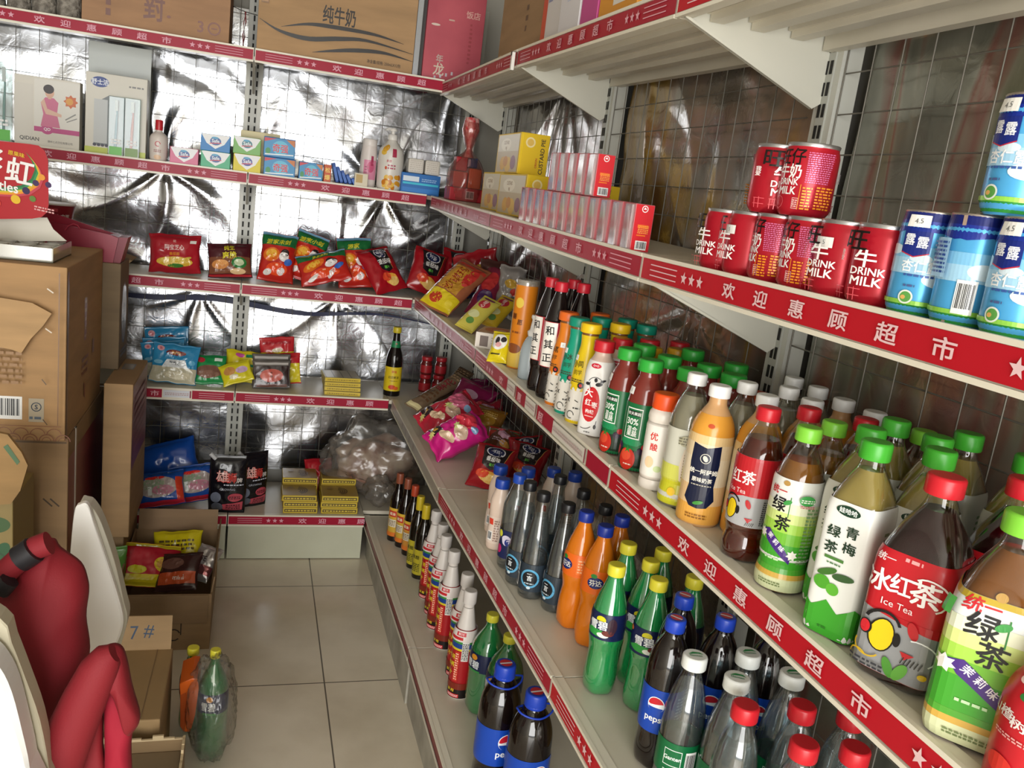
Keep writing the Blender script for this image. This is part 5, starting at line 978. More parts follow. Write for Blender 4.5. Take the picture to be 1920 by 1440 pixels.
def bag(name, label, cat, A, B, w, t, base, art, seed, group=None, hint=None, floor=None, **kw):
    """a filled bag whose bottom seam is at A and top seam at B"""
    h = (B-A).length; hint = hint or ((CAM-A).normalized()+Vector((0, 0, .25)))
    o = bag_mesh(w, h, t, base, art(w, h) if callable(art) else art, seed, **kw).build(name)
    o.matrix_world = frame_between(A, B, hint); tag(o, label, cat, group)
    if floor is not None: rest_on(o, floor)
    return o
def bk(l, pb, pt, wpx, y0, y1=None, **kw):
    """bottom and top seam points, from the photograph, at depths y0 / y1"""
    A = aty(pb[0], pb[1], y0); B = aty(pt[0], pt[1], y0 if y1 is None else y1); return A, B, wpx*mpp(A)
def BB(name, label, cat, pb, pt, wpx, y0, y1, t, base, art, seed, l, group=None, **kw):
    A, B, w = bk(l, pb, pt, wpx, y0, y1)
    return bag(name, label, cat, A, B, w, t, base, art, seed, group, kw.pop('hint', None) or Vector((.0, -1, .1)), zB(l)+.0008, **kw)
zv = zB('V')
noodle = lambda w, h: [T('阿宝芝心', 0, h*.64, h*.15, '#e8c8c4', .85), T('番茄面', 0, h*.47, h*.09, '#e0902c', 1), E(0, h*.27, w*.36, h*.13, '#d8b03c'), E(0, h*.30, w*.28, h*.09, '#e6cc78'), E(w*.02, h*.17, w*.16, h*.05, '#3c7a30'), E(w*.2, h*.33, w*.15, h*.04, '#d8bc50', .4), R(w*.30, h*.76, w*.42, h*.84, '#e6e2dc'), T('统', 0, h*.80, h*.08, '#e0a8a0')]
BB('snack_bag', 'red puffed noodle snack bag with a yellow dish picture', 'snack bag', (328, 512), (329, 440), 92, .10, .13, .055, '#a81c2a', noodle, 1, 'V', 'bags on the third back shelf')
crisp = lambda w, h: [R(-w*.48, h*.10, w*.48, h*.58, '#7a4a34'), T('纯生', 0, h*.84, h*.17, '#d8cc30', .9, .05), T('爽脆', .0, h*.62, h*.22, '#e6d83c', .95, 0), E(-w*.22, h*.36, w*.2, h*.14, '#d08a4c'), E(-w*.18, h*.40, w*.14, h*.08, '#e6a868'), E(w*.22, h*.40, w*.18, h*.16, '#2f7a3c'), E(w*.22, h*.41, w*.12, h*.10, '#c8d8b0'), E(w*.18, h*.16, w*.18, h*.08, '#e0c090'), R(-w*.48, h*.03, w*.48, h*.08, '#c02a34')]
BB('snack_bag', 'dark brown snack bag with yellow lettering at the slotted post', 'snack bag', (432, 522), (430, 458), 80, .09, .13, .05, '#4a1a22', crisp, 2, 'V', 'bags on the third back shelf')
def fiery(k=0):
    return lambda w, h: [R(-w*.49, h*.72, w*.49, h*.97, '#1f6a3a'), R(-w*.49, h*.93, w*.49, h*.99, '#6a9ab8'), T(['游家未剑', '游家小剑', '游家未剑', '游家'][k], -w*.03, h*.80, h*.11, '#d8cc2c', 1.1, .08, 1, .3), E(-w*.2, h*.52, w*.24, h*.14, '#dd6a1c', .3), E(-w*.2, h*.54, w*.16, h*.09, '#e8b03c', .3), E(w*.18, h*.58, w*.12, h*.08, '#2a1c20'), E(w*.16, h*.50, w*.14, h*.10, '#e8e2e0', .3), E(w*.3, h*.40, w*.12, h*.07, '#3a6ac0', .5), E(.0, h*.24, w*.3, h*.13, '#e2481c'), E(w*.12, h*.2, w*.12, h*.07, '#e0d8d8', .8), E(-w*.25, h*.16, w*.12, h*.06, '#d8d4d0', .4), R(-w*.05, h*.30, w*.02, h*.34, '#ffb890')]
g = 'red and green snack bags'
BB('snack_bag', 'red and green snack bag standing upright, farthest left of its kind', 'snack bag', (515, 530), (527, 440), 66, .10, .16, .055, '#b8241c', fiery(0), 3, 'V', g)
BB('snack_bag', 'red and green snack bag leaning second from the left', 'snack bag', (560, 538), (590, 452), 62, .13, .20, .05, '#b8241c', fiery(1), 4, 'V', g)
BB('snack_bag', 'red and green snack bag lying low in front of two others', 'snack bag', (612, 556), (598, 500), 96, .055, .13, .05, '#b8241c', fiery(2), 5, 'V', g)
BB('snack_bag', 'red and green snack bag leaning beside the plain red bag', 'snack bag', (668, 545), (662, 452), 66, .13, .20, .05, '#b8241c', fiery(3), 6, 'V', g)
chips = lambda w, h: [PG([(-w*.30, h*.96), (w*.42, h*.96), (w*.30, h*.42), (w*.05, h*.36), (-w*.20, h*.46)], '#1e181c'), E(w*.05, h*.80, w*.24, h*.13, '#d0ccd0'), E(w*.05, h*.80, w*.21, h*.11, '#1c2448'), T('可比', w*.05, h*.81, h*.09, '#d8d8e0', 1), T('番茄味', w*.06, h*.60, h*.12, '#e8e4e0', .9), T('薯片', w*.06, h*.47, h*.07, '#6ac050', .9), E(w*.05, h*.22, w*.26, h*.11, '#e0a040'), E(w*.12, h*.17, w*.22, h*.09, '#e8c070'), E(-w*.12, h*.27, w*.18, h*.09, '#d8482c'), LN(w*.42, h*.96, w*.30, h*.42, w*.012, '#d89a50')]
g2 = 'red potato chip bags'
BB('chip_bag', 'shiny red chip bag leaning right, turned to show its plain side', 'chip bag', (735, 555), (695, 475), 72, .05, .14, .06, '#a01420', lambda w, h: chips(w*.7, h)+[], 7, 'V', g2, hint=Vector((.5, -1, .1)))
BB('chip_bag', 'red chip bag with black shield standing beside the corner', 'chip bag', (790, 552), (810, 474), 66, .09, .17, .055, '#a01420', chips, 8, 'V', g2)
BB('chip_bag', 'red chip bag in the back corner behind the long bread bag', 'chip bag', (850, 545), (862, 462), 62, .15, .23, .05, '#a01420', chips, 9, 'V', g2)
# fourth back shelf
zw = zB('W')
sea = lambda w, h: [R(-w*.49, h*.40, w*.49, h*.98, '#2f86b4'), PG([(-w*.49, h*.40), (w*.49, h*.40), (w*.49, h*.02), (-w*.49, h*.02)], '#b9b49c'), E(w*.0, h*.76, w*.22, h*.07, '#7a2a28'), T('海的味', 0, h*.76, h*.09, '#e8b03c', .9, 0, 0), PG([(-w*.28, h*.38), (-w*.18, h*.58), (w*.22, h*.60), (w*.30, h*.40)], '#d8dcdc'), T('银鱼仔', w*.0, h*.50, h*.10, '#2a3038', .95), E(-w*.34, h*.86, w*.08, h*.07, '#d8a0a8'), T('渔', -w*.34, h*.86, h*.08, '#c03048'), E(w*.1, h*.2, w*.3, h*.1, '#c8c0a4'), E(-w*.36, h*.5, w*.1, h*.05, '#78b4d0'), E(w*.38, h*.55, w*.08, h*.06, '#5aa8cc')]
g = 'blue dried fish packets'
for i, (pb, pt, y0, lab) in enumerate([((316, 700), (312, 614), .20, 'rearmost and highest'), ((312, 706), (308, 636), .17, 'second from the back'), ((310, 712), (304, 648), .14, 'third from the back')]):
    BB('dried_fish_packet', 'blue dried fish packet, %s of the leaning stack' % lab, 'snack packet', pb, pt, 78, y0, y0+.03, .014, '#2f7fae', sea, 20+i, 'W', g)
BB('dried_fish_packet', 'blue dried fish packet with a clear lower half, in front of the stack', 'snack packet', (322, 728), (333, 655), 84, .05, .10, .022, '#3a88b4', sea, 24, 'W', g)
BB('seed_packet', 'green packet of brown seeds', 'snack packet', (392, 716), (394, 662), 62, .07, .13, .025, '#1f8a4a', lambda w, h: [E(0, h*.40, w*.42, h*.22, '#7a5648'), E(.0, h*.30, w*.30, h*.13, '#8c6858'), E(-w*.25, h*.80, w*.12, h*.10, '#b8303c'), R(w*.15, h*.76, w*.38, h*.88, '#d8e4d8')], 26, 'W')
BB('candy_packet', 'tall yellow sweets packet leaning on the slotted post', 'snack packet', (455, 708), (463, 650), 72, .12, .17, .02, '#d8c828', lambda w, h: [E(-w*.15, h*.84, w*.12, h*.07, '#c8509a'), R(w*.0, h*.78, w*.3, h*.88, '#2f8a5a'), R(-w*.05, h*.50, w*.35, h*.58, '#2f8a5a'), E(-w*.1, h*.3, w*.2, h*.1, '#b888c0')], 27, 'W', 'yellow sweets packets')
BB('candy_packet', 'small yellow sweets packet lying in front of the tall one', 'snack packet', (448, 720), (438, 682), 58, .05, .09, .02, '#d8cc28', lambda w, h: [E(-w*.2, h*.6, w*.2, h*.2, '#c89050'), E(w*.2, h*.55, w*.2, h*.16, '#c8a8c8'), E(-w*.1, h*.3, w*.15, h*.12, '#e8e0c0')], 28, 'W', 'yellow sweets packets')
for i in range(2):
    BB('red_yellow_packet', 'red and yellow packet behind the dark jerky packs, %s one' % ['rear', 'front'][i], 'snack packet', (522+i*10, 722), (518+i*12, 640+i*24), 64, .17-i*.04, .20-i*.04, .016, '#c02830', lambda w, h: [R(-w*.49, h*.04, w*.49, h*.66, '#dccb2c'), E(0, h*.70, w*.16, h*.05, '#e8dcc0'), R(-w*.4, h*.84, w*.4, h*.9, '#a81c28')], 30+i, 'W', 'red and yellow packets')
jerky = lambda w, h: [R(-w*.46, h*.04, w*.46, h*.80, '#2a1618'), R(-w*.44, h*.84, w*.44, h*.92, '#b9b4b0'), E(0, h*.45, w*.32, h*.24, '#b8483a'), E(-w*.12, h*.42, w*.18, h*.14, '#c85a48'), T('牛', 0, h*.54, h*.10, '#2a1416'), T('味', 0, h*.42, h*.10, '#2a1416'), R(-w*.4, h*.10, w*.4, h*.13, '#7a3a30'), R(-w*.4, h*.05, w*.4, h*.075, '#8a5a4c')]
for i in range(2): BB('jerky_packet', 'dark grey jerky packet with a window, %s of two' % ['rear', 'front'][i], 'snack packet', (508+i*1, 728+i*5), (509, 668+i*13), 70, .10-i*.04, .13-i*.04, .012, '#5a5450', jerky, 34+i, 'W', 'dark jerky packets', wr=.3)
for i in range(4):
    cx, w, h = bb(607, 679, 705, 715, .06); o = carton('flat_box', w*.94, .13, .0155, '#c9b458', [R(-w*.45, .002, w*.45, .013, '#d8bc3a'), PRINT(-w*.4, .004, w*.4, .011, 1, '#8a7428')], (), [R(-w*.44, -.06, w*.44, .06, '#bfb7a4'), *[R(-w*.44+w*.22*k_, -.06, -w*.44+w*.22*k_+.004, .06, '#8a8472') for k_ in range(5)]])
    put(o, (cx-.002*i, .085+.006*i, zw+.0005+i*.0163), 0, 'flat golden packet in the small stack, %s' % ['at the bottom', 'second from the bottom', 'third from the bottom', 'on top'][i], 'box', 'flat golden packets', rot=(0, 0, .03*(i-1)))
# soy sauce bottle on the fourth back shelf
pr_ = [(0, .030), (.01, .0325), (.45, .0325), (.60, .029), (.75, .0165), (.88, .0135), (.93, .0130)]
t = lathe_thing('oyster_sauce_bottle', 'dark sauce bottle with a yellow label on the fourth back shelf', 'bottle', .265, pr_, '#15100e', (.0165, .022, '#c8b42c'), [R(-.11, .02, .11, .115, '#d8bc24'), T('海天', -.002, .098, .013, '#c03a24', .9), E(-.002, .098, .012, .009, '#d8bc24'), T('李锦', -.002, .097, .011, '#c03a24', .9), T('旧庄蚝油', -.002, .075, .0115, '#3a2a14', .9), PRINT(-.016, .058, .014, .064, 1, '#8a6a24'), E(-.006, .036, .014, .009, '#c8401c'), E(.010, .032, .010, .007, '#d8642c'), R(-.06, .190, .06, .215, '#1f7a4a'), E(0, .203, .007, .009, '#c8504a')], rough=.1)
Q = aty(735, 742, .06); t.location = (Q.x, .085, zw+.0005)
for i, (px, py, dz, lab) in enumerate([(797, 722, 0, 'lower left'), (822, 722, 0, 'lower right'), (797, 700, 1, 'upper left'), (824, 702, 1, 'upper right')]):
    Q = aty(px, 715, .16); s = thing('sauce_jar', 'red sauce jar in the corner, %s of four' % lab, 'jar', (Q.x, .165, zw+.0006+dz*.0735), 0, 'red sauce jars')
    MB().lathe([(0, .021), (.002, .0235), (.042, .0235), (.048, .0205), (.055, .020)], P('#6a1c1c', .15, coat=.3), 28).lathe([(.008, .0239), (.038, .0239)], P('#a8242c', .35), 28, False, False).build('jar_body', s)
    cap_mesh(.0220, .016, .056, P('#a8202a', .4), False).build('lid', s)
# bottom back deck
zx = zB('X')
salt = lambda w, h: [R(-w*.49, h*.80, w*.49, h*.99, '#1a4a98'), E(0, h*.5, w*.40, h*.30, '#a89a94'), E(-w*.1, h*.58, w*.26, h*.16, '#8a9a80'), E(w*.1, h*.40, w*.22, h*.14, '#b8788a'), R(-w*.2, h*.28, -w*.12, h*.52, '#d8dcd8'), E(-w*.05, h*.76, w*.2, h*.05, '#d8342c'), R(w*.36, h*.1, w*.49, h*.75, '#d04028'), R(-w*.49, h*.02, w*.49, h*.12, '#c0243c')]
BB('frozen_food_bag', 'red and blue bag with clear window, leaning left on bottom shelf', 'bag', (300, 958), (296, 893), 92, -.04, .04, .06, '#1c4a9c', salt, 41, 'X', 'red and blue bags')
BB('frozen_food_bag', 'red and blue bag with a clear window, next to the black pouches', 'bag', (368, 945), (362, 876), 92, .02, .09, .06, '#1c4a9c', salt, 42, 'X', 'red and blue bags')
BB('frozen_food_bag', 'plain blue bag behind the red and blue ones', 'bag', (318, 930), (300, 852), 120, .14, .20, .06, '#15489c', [], 43, 'X', 'red and blue bags')
pouch_art = lambda w, h: [T('雄', -w*.14, h*.66, h*.22, '#c8403a', .95), T('狮', w*.10, h*.64, h*.19, '#c8403a', .8), T('雄', -w*.145, h*.665, h*.20, '#e0b0a8', .95), T('牌', w*.31, h*.60, h*.09, '#d8d0cc'), PRINT(-w*.1, h*.50, w*.42, h*.54, 1, '#c8ccd8'), T('GROWNG', w*.0, h*.44, h*.05, '#b8bcc8', 1, 0, 0), E(-w*.30, h*.30, w*.14, h*.09, '#6a7080'), E(w*.22, h*.30, w*.20, h*.075, '#b84a58'), PG([(-w*.12, h*.18), (w*.44, h*.22), (w*.42, h*.06), (-w*.1, h*.05)], '#b84a58'), PRINT(-w*.02, h*.08, w*.36, h*.18, 3, '#3a1a24'), E(-w*.26, h*.13, w*.16, h*.08, '#5a5e6a'), PRINT(w*.06, h*.27, w*.36, h*.33, 2, '#3a1a24')]
def pouch(pb, pt, wpx, y0, lab, seed):
    A, B, w = bk('X', pb, pt, wpx, y0, y0+.015); h = (B-A).length; A = Vector((A.x, A.y, zx+.0005)); t = thing('liquid_pouch', lab, 'pouch', A, 0, 'black liquid pouches')
    bag_mesh(w, h, .045, '#111016', pouch_art(w, h), seed, rough=.18, wr=.5, pinch=-.04).build('pouch_body', t)
    MB().tube([(-w*.36, -.002, h*.93), (-w*.52, -.002, h*1.02)], .0075, P('#b9babc', .35), 16).build('spout_cap', t); return t
pouch((424, 960), (424, 850), 64, -.045, 'black liquid pouch with red lettering and a grey spout, front one', 51)
pouch((470, 946), (474, 842), 58, .02, 'black liquid pouch with red lettering, partly behind the other', 52).rotation_euler = (0, 0, .5)
coil = lambda w: [R(-w*.48, .0025, w*.48, .021, '#d0b83c'), R(-w*.46, .006, w*.46, .0175, '#4a3820'), PRINT(-w*.43, .007, w*.43, .0165, 1, '#d8c04a')]
for st, (pl, pr, y0, n, dx) in enumerate([(531, 598, -.05, 3, 0), (527, 594, .075, 4, 0), (602, 673, -.05, 3, 0), (598, 664, .075, 4, 0)]):
    for i in range(n):
        cx, w, h = bb(pl, pr, 930, 960, y0); w *= .97; d = .115
        tp = [R(-w*.48, -d*.48, w*.48, d*.48, '#a08038'), *[a for r_ in (.012, .020, .028, .036) for a in ARC(-w*.05, -.005, r_, -70, 80, .0045, '#4a3018', 8)], E(-w*.25, .02, .012, .010, '#8a6a3c')]
        o = carton('mosquito_coil_box', w, d, .0235, '#c2a436', coil(w), [R(-d*.48, .003, d*.48, .02, '#b0943a')], tp)
        where = ['left front pile', 'left rear pile', 'right front pile', 'right rear pile'][st]
        put(o, (cx+random.uniform(-.003, .003)-(.008 if i == 2 and st == 0 else 0), y0+d/2+.004, zx+.0006+i*.0242), 0, 'golden mosquito coil box in the %s, %s' % (where, ['at the bottom', 'second from the bottom', 'third from the bottom', 'on top'][i]), 'box', 'mosquito coil boxes')
def lump(name, label, cat, c, r, mat, seed, amp=.22, fs=3, sub=5, crease=.05, floor=None, group=None, freq=9):
    bm = bmesh.new(); bmesh.ops.create_icosphere(bm, subdivisions=sub, radius=1)
    for v in bm.verts:
        n = v.co.normalized(); q = n*fs*.5+Vector((seed, seed*2, 0)); k_ = 1+amp*noise.noise(q)+crease*(1-2*abs(noise.noise(n*freq+Vector((seed, 0, 0)))))
        v.co = Vector((n.x*r[0]*k_, n.y*r[1]*k_, n.z*r[2]*k_))
    bm.verts.index_update(); o = MB().add([v.co for v in bm.verts], [[v.index for v in f.verts] for f in bm.faces], mat, True).build(name); bm.free()
    o.location = c; 
    if label: tag(o, label, cat, group)
    if floor is not None: rest_on(o, floor)
    return o
Q = aty(692, 880, .13)
crumple = film('#e6e1da', .12, .18, .10)
lump('plastic_bag', 'large crumpled clear plastic bag filling the bottom corner shelf', 'plastic bag', (Q.x+.02, .15, zx+.13), (.19, .10, .15), crumple, 3.3, .35, 4, 5, .10, zx+.001)
lump('wrapped_goods', 'brown and pink goods seen through the large plastic bag', 'goods', (Q.x+.03, .155, zx+.08), (.145, .075, .10), varied('#8a5a4a', '#c9b9a8', 16, .5, .4), 8.1, .4, 4, 4, .12, zx+.012)
BB('red_bag', 'glossy red bag at the left of the crumpled plastic bag', 'bag', (600, 905), (598, 842), 52, .17, .22, .03, '#a81c28', [], 61, 'X')
Q = aty(712, 925, .02)
lump('plastic_bag', 'small knotted clear plastic bag beside the mosquito coil boxes', 'plastic bag', (Q.x, .035, zx+.06), (.055, .05, .055), crumple, 12.3, .4, 4, 4, .14, zx+.001)

# ------------------------------------------------------------------ bags and packets on the right-hand shelves
def RBAG(name, label, cat, pA, dA, pB, dB, wpx, t, base, art, seed, l, group=None, hint=None, lift=0, **kw):
    y = -.8
    for _ in range(8): A = atz(*pA, zR(l, y)+dA); y = A.y
    d_ = ray(*pB); B = CAM+d_*((A-CAM).dot(FW)+dB)      # the top lies dB metres farther from the camera
    if B.z < zR(l, B.y)+t*.4: B.z = zR(l, B.y)+t*.4
    A.x = min(A.x, XB-.03); B.x = min(B.x, XB-.03)
    return bag(name, label, cat, A, B, wpx*mpp((A+B)/2), t, base, art, seed, group, hint or Vector((-.35, -.55, .8)), zR(l, A.y)+.001+lift, **kw)
bread = lambda w, h: [R(-w*.49, h*.03, w*.49, h*.30, '#d8c024'), E(-w*.1, h*.16, w*.2, h*.08, '#b83a20'), R(-w*.30, h*.32, w*.35, h*.80, '#b8862c'), T('沙琪玛', 0, h*.56, w*.28, '#8a2418', 1, PI/2), E(w*.3, h*.7, w*.14, h*.2, '#b8302c'), R(-w*.49, h*.84, w*.49, h*.9, '#b8382c'), PRINT(-w*.44, h*.36, -w*.3, h*.8, 8, '#c8a080')]
RBAG('pastry_bag', 'long clear bag of brown pastry with a yellow end, lying at the corner', 'snack bag', (812, 572), .03, (895, 490), 0.09, 74, .06, '#9a5a3c', bread, 71, 'V')
RBAG('snack_bag', 'red and purple snack bag lying behind the pastry bag', 'snack bag', (892, 590), .01, (958, 500), 0.08, 50, .05, '#8a2c44', lambda w, h: [E(0, h*.6, w*.3, h*.2, '#c83a3a'), E(w*.1, h*.3, w*.3, h*.14, '#4a2a5c')], 72, 'V')
biscuit = lambda c: (lambda w, h: [R(-w*.47, h*.04, w*.47, h*.96, c), E(.0, h*.72, w*.3, h*.12, '#b8303c'), T('心动', 0, h*.72, h*.11, '#f0e0d8', 1, PI/2), E(-w*.05, h*.40, w*.3, h*.10, '#d8d8a0'), E(w*.05, h*.22, w*.2, h*.08, '#5a8a3c'), E(0, h*.9, w*.3, h*.05, '#7a3a5a')])
RBAG('biscuit_pack', 'yellow-green biscuit pack leaning backwards, left one', 'biscuit pack', (868, 618), .008, (925, 562), 0.06, 42, .03, '#c8b84a', biscuit('#c9bb52'), 74, 'V', 'leaning biscuit packs', wr=.2)
RBAG('biscuit_pack', 'yellow biscuit pack leaning backwards, right one', 'biscuit pack', (912, 612), .006, (958, 560), 0.06, 40, .03, '#d8b42c', biscuit('#d8b42c'), 75, 'V', 'leaning biscuit packs', wr=.2)
Qb = atz(905, 655, zR('V', -1.0)+.001)
o = carton('biscuit_box', .085, .12, .042, '#d8cfc6', [R(-.030, .006, -.008, .034, '#6a5a54'), PRINT(.0, .006, .038, .034, 4, '#b8a89c')], (), [R(-.04, -.055, .04, .055, '#d8a884'), E(0, .01, .032, .04, '#d87a4c'), E(.01, .0, .018, .02, '#e6c09a')])
put(o, (.668, -.975, zR('V', -.98)+.001), -.45, 'small white box with an orange fruit lid lying on the shelf', 'box')
RBAG('candy_bag', 'small yellow candy bag with a cow head picture', 'snack bag', (930, 682), .0, (945, 625), 0.02, 40, .025, '#d8c41c', lambda w, h: [E(0, h*.62, w*.38, h*.26, '#e6e4e0'), E(-w*.1, h*.66, w*.12, h*.12, '#2a262a'), E(w*.2, h*.7, w*.14, h*.09, '#2a262a', .5), E(0, h*.52, w*.16, h*.08, '#d8a0a0'), R(-w*.3, h*.2, w*.2, h*.24, '#3a3418')], 76, 'V', hint=Vector((-.6, -.8, .2)))
# crisps canister
t = thing('crisps_canister', 'tall orange crisps canister standing at the shelf front', 'canister', (.662, -1.215, zR('V', -1.2)+.0003), math.radians(-55))
pr_ = [(0, .0262), (.004, .0268), (.196, .0268), (.20, .0262)]
s = MB().lathe(pr_, P('#d8801c', .35), 40); s.art([R(-.09, .003, .09, .045, '#dcb84c'), E(0, .048, .02, .012, '#8a4a24'), R(-.045, .05, -.018, .19, '#e6cf74'), R(-.0185, .05, -.017, .19, '#f0e8d0'), E(.004, .158, .0105, .0125, '#e8c84c'), T('薯', -.006, .125, .015, '#5a2c14', .95), T('愿', .010, .112, .014, '#5a2c14', .95), T('いつまでも', -.030, .150, .011, '#3a2818', .9, -PI/2, 0), PRINT(-.008, .083, .014, .092, 1, '#8a4a1c')], wrap(pr_), step=.004); s.build('tube', t)
MB().lathe([(.199, .0272), (.210, .0272), (.212, .0262)], film('#e8e4d8', .3, .1, .3), 40, False, True).build('lid', t)
lathe_thing('squeeze_bottle', 'pale grey bottle with a white nozzle in front of the canister', 'bottle', .100, [(0, .020), (.03, .0245), (.6, .0245), (.85, .018), (1, .009)], '#a9b4ba', None, [PRINT(.004, .03, .014, .08, 5, '#5a5a60')], (.655, -1.325, zR('V', -1.3)+.0003), 0, .2)
s = bpy.context.scene.objects[-1] if False else None
sq = [o for o in COL.objects if o.name.startswith('squeeze_bottle')][0]
MB().lathe([(.098, .012), (.108, .014), (.112, .009), (.135, .006), (.140, .009), (.146, .008)], P('#e4e2de', .4), 20).build('nozzle', sq)
RBAG('blue_box', 'dark blue packet with a barcode behind the canister', 'packet', (1003, 575), .0, (1018, 500), 0.03, 60, .05, '#17254e', lambda w, h: [R(-w*.49, h*.4, -w*.1, h*.97, '#8a6a9a'), *BARS(w*.02, h*.5, w*.32, h*.75, 10)], 77, 'V', wr=.15)
# lower right shelf: candy and crisps
g = 'long brown packets'
lng = lambda w, h: [R(-w*.46, h*.02, w*.46, h*.10, '#d8cc9c'), T('麻花', 0, h*.62, w*.62, '#8a2c34', 1, PI/2), PRINT(-w*.4, h*.2, w*.4, h*.45, 4, '#6a4a34'), PRINT(-w*.4, h*.8, w*.4, h*.95, 3, '#a88a68')]
RBAG('long_packet', 'long brown packet with red lettering lying at the back corner, on top', 'snack packet', (770, 762), .035, (872, 703), 0.16, 34, .025, '#7a6550', lng, 81, 'W', g, lift=.02)
RBAG('long_packet', 'long brown packet underneath the lettered one', 'snack packet', (800, 770), .0, (895, 700), 0.16, 34, .025, '#5a4638', lng, 82, 'W', g)
candy = lambda c1, c2: (lambda w, h: [E(-w*.1, h*.75, w*.35, h*.16, c2), E(w*.2, h*.55, w*.2, h*.12, '#d8b8a0'), STAR(0, h*.55, w*.13, '#c8d080', 1, 9, .5), E(w*.28, h*.78, w*.1, h*.06, '#8ab0d8'), R(-w*.45, h*.12, -w*.1, h*.3, '#2a1a20'), T('18', -w*.27, h*.2, h*.12, '#e0b040'), STAR(-w*.2, h*.1, w*.1, '#d8d080', 1, 9, .5), E(w*.1, h*.3, w*.25, h*.08, '#e0c0a0', .4)])
RBAG('candy_bag', 'red and pink candy bag lying behind the bright pink one', 'candy bag', (790, 812), .015, (890, 760), 0.05, 76, .075, '#b8283c', candy('', '#d86a8a'), 83, 'W', 'pink candy bags', wr=2.2)
RBAG('candy_bag', 'bright pink candy bag lying at the shelf edge', 'candy bag', (806, 852), .01, (902, 805), 0.05, 72, .075, '#c8207c', candy('', '#d83a4c'), 84, 'W', 'pink candy bags', wr=2.2)
RBAG('candy_bag', 'dark magenta candy bag behind the pink ones', 'candy bag', (862, 785), .01, (925, 725), 0.06, 85, .055, '#84184c', lambda w, h: [E(0, h*.6, w*.2, h*.12, '#c8a0b8'), E(w*.25, h*.35, w*.2, h*.1, '#5a2a4c'), PRINT(-w*.3, h*.3, w*.3, h*.5, 3, '#b05a8a')], 85, 'W', 'pink candy bags')
RBAG('candy_bag', 'dark magenta and black bag against the wire back', 'candy bag', (935, 790), .01, (965, 728), 0.06, 62, .05, '#5c1c3c', lambda w, h: [E(0, h*.5, w*.3, h*.2, '#2a3040'), PRINT(-w*.3, h*.6, w*.3, h*.8, 3, '#b8a8b8')], 86, 'W', 'pink candy bags')
RBAG('candy_bag', 'gold and brown bag between the pink and red bags', 'candy bag', (905, 815), .01, (955, 765), 0.05, 60, .05, '#8a5c1c', lambda w, h: [E(0, h*.5, w*.3, h*.2, '#b8882c'), PRINT(-w*.3, h*.6, w*.3, h*.8, 3, '#d8b45c')], 87, 'W')
RBAG('candy_bag', 'orange-red bag with a small black badge', 'candy bag', (940, 838), .015, (1005, 800), 0.05, 64, .05, '#b8301c', lambda w, h: [R(-w*.1, h*.45, w*.14, h*.62, '#1c1418'), T('18', .02*w, h*.53, h*.12, '#d8a83c'), E(w*.25, h*.25, w*.2, h*.12, '#c85a3c'), R(-w*.49, h*.8, w*.49, h*.86, '#6a8a5c')], 88, 'W')
for i, (pA, pB, wp) in enumerate([((908, 918), (935, 838), 78), ((972, 905), (1002, 838), 76), ((1030, 890), (1062, 830), 66)]):
    RBAG('chip_bag', 'red chip bag with black shield on the lower right shelf, %s' % ['nearest the front edge', 'second from the front edge', 'farthest behind the bottles'][i], 'chip bag', pA, .0, pB, .05, wp, .05, '#94141f', chips, 90+i, 'W', 'lower red chip bags', hint=Vector((-.5, -.8, .35)))

more = [('candy_bag', 'magenta candy bag at the back of the heap beside the long packets', (885, 762), (935, 712), 70, '#7a1850', 110), ('candy_bag', 'purple-black candy bag high against the wire back', (945, 755), (985, 715), 60, '#3c1c38', 111), ('candy_bag', 'crimson candy bag between the gold bag and the wire back', (985, 800), (1015, 755), 66, '#8a1c2c', 112), ('candy_bag', 'dark brown bag under the orange-red one', (925, 850), (985, 812), 60, '#5a3420', 113)]
for n_, lab, pA, pB, wp, col, sd in more:
    RBAG(n_, lab, 'candy bag', pA, .02, pB, .06, wp, .06, col, lambda w, h: [E(0, h*.6, w*.25, h*.12, '#c89ab0'), E(w*.2, h*.35, w*.18, h*.1, '#d8a04c'), PRINT(-w*.3, h*.3, w*.2, h*.45, 2, '#c8b0c0'), E(-w*.25, h*.75, w*.15, h*.1, '#d84a5c')], sd, 'W', 'heaped candy bags', wr=2)
for n_, lab, pA, pB, wp, col, sd, y in [('snack_bag', 'crumpled red snack bag tops behind the long pastry bag', (912, 545), (888, 472), 84, '#9c1a24', 120, -.16), ('snack_bag', 'dark crumpled snack bag with a yellow mark in the corner heap', (948, 556), (935, 490), 66, '#4a2c28', 121, -.30), ('snack_bag', 'silver-grey crumpled bag near the blue packet', (985, 575), (968, 500), 52, '#8a8480', 122, -.50)]:
    A = aty(*pA, y); B = aty(*pB, y-.02); A.x = min(A.x, XB-.04); B.x = min(B.x, XB-.04)
    bag(n_, lab, 'snack bag', A, B, wp*mpp(A), .055, col, lambda w, h: [E(0, h*.6, w*.25, h*.12, '#c8a03c'), R(-w*.3, h*.2, w*.1, h*.35, '#b8b0a8'), E(w*.2, h*.4, w*.18, h*.1, '#b8302c')], sd, 'crumpled bags in the corner', Vector((-.4, -.9, .2)), wr=2)
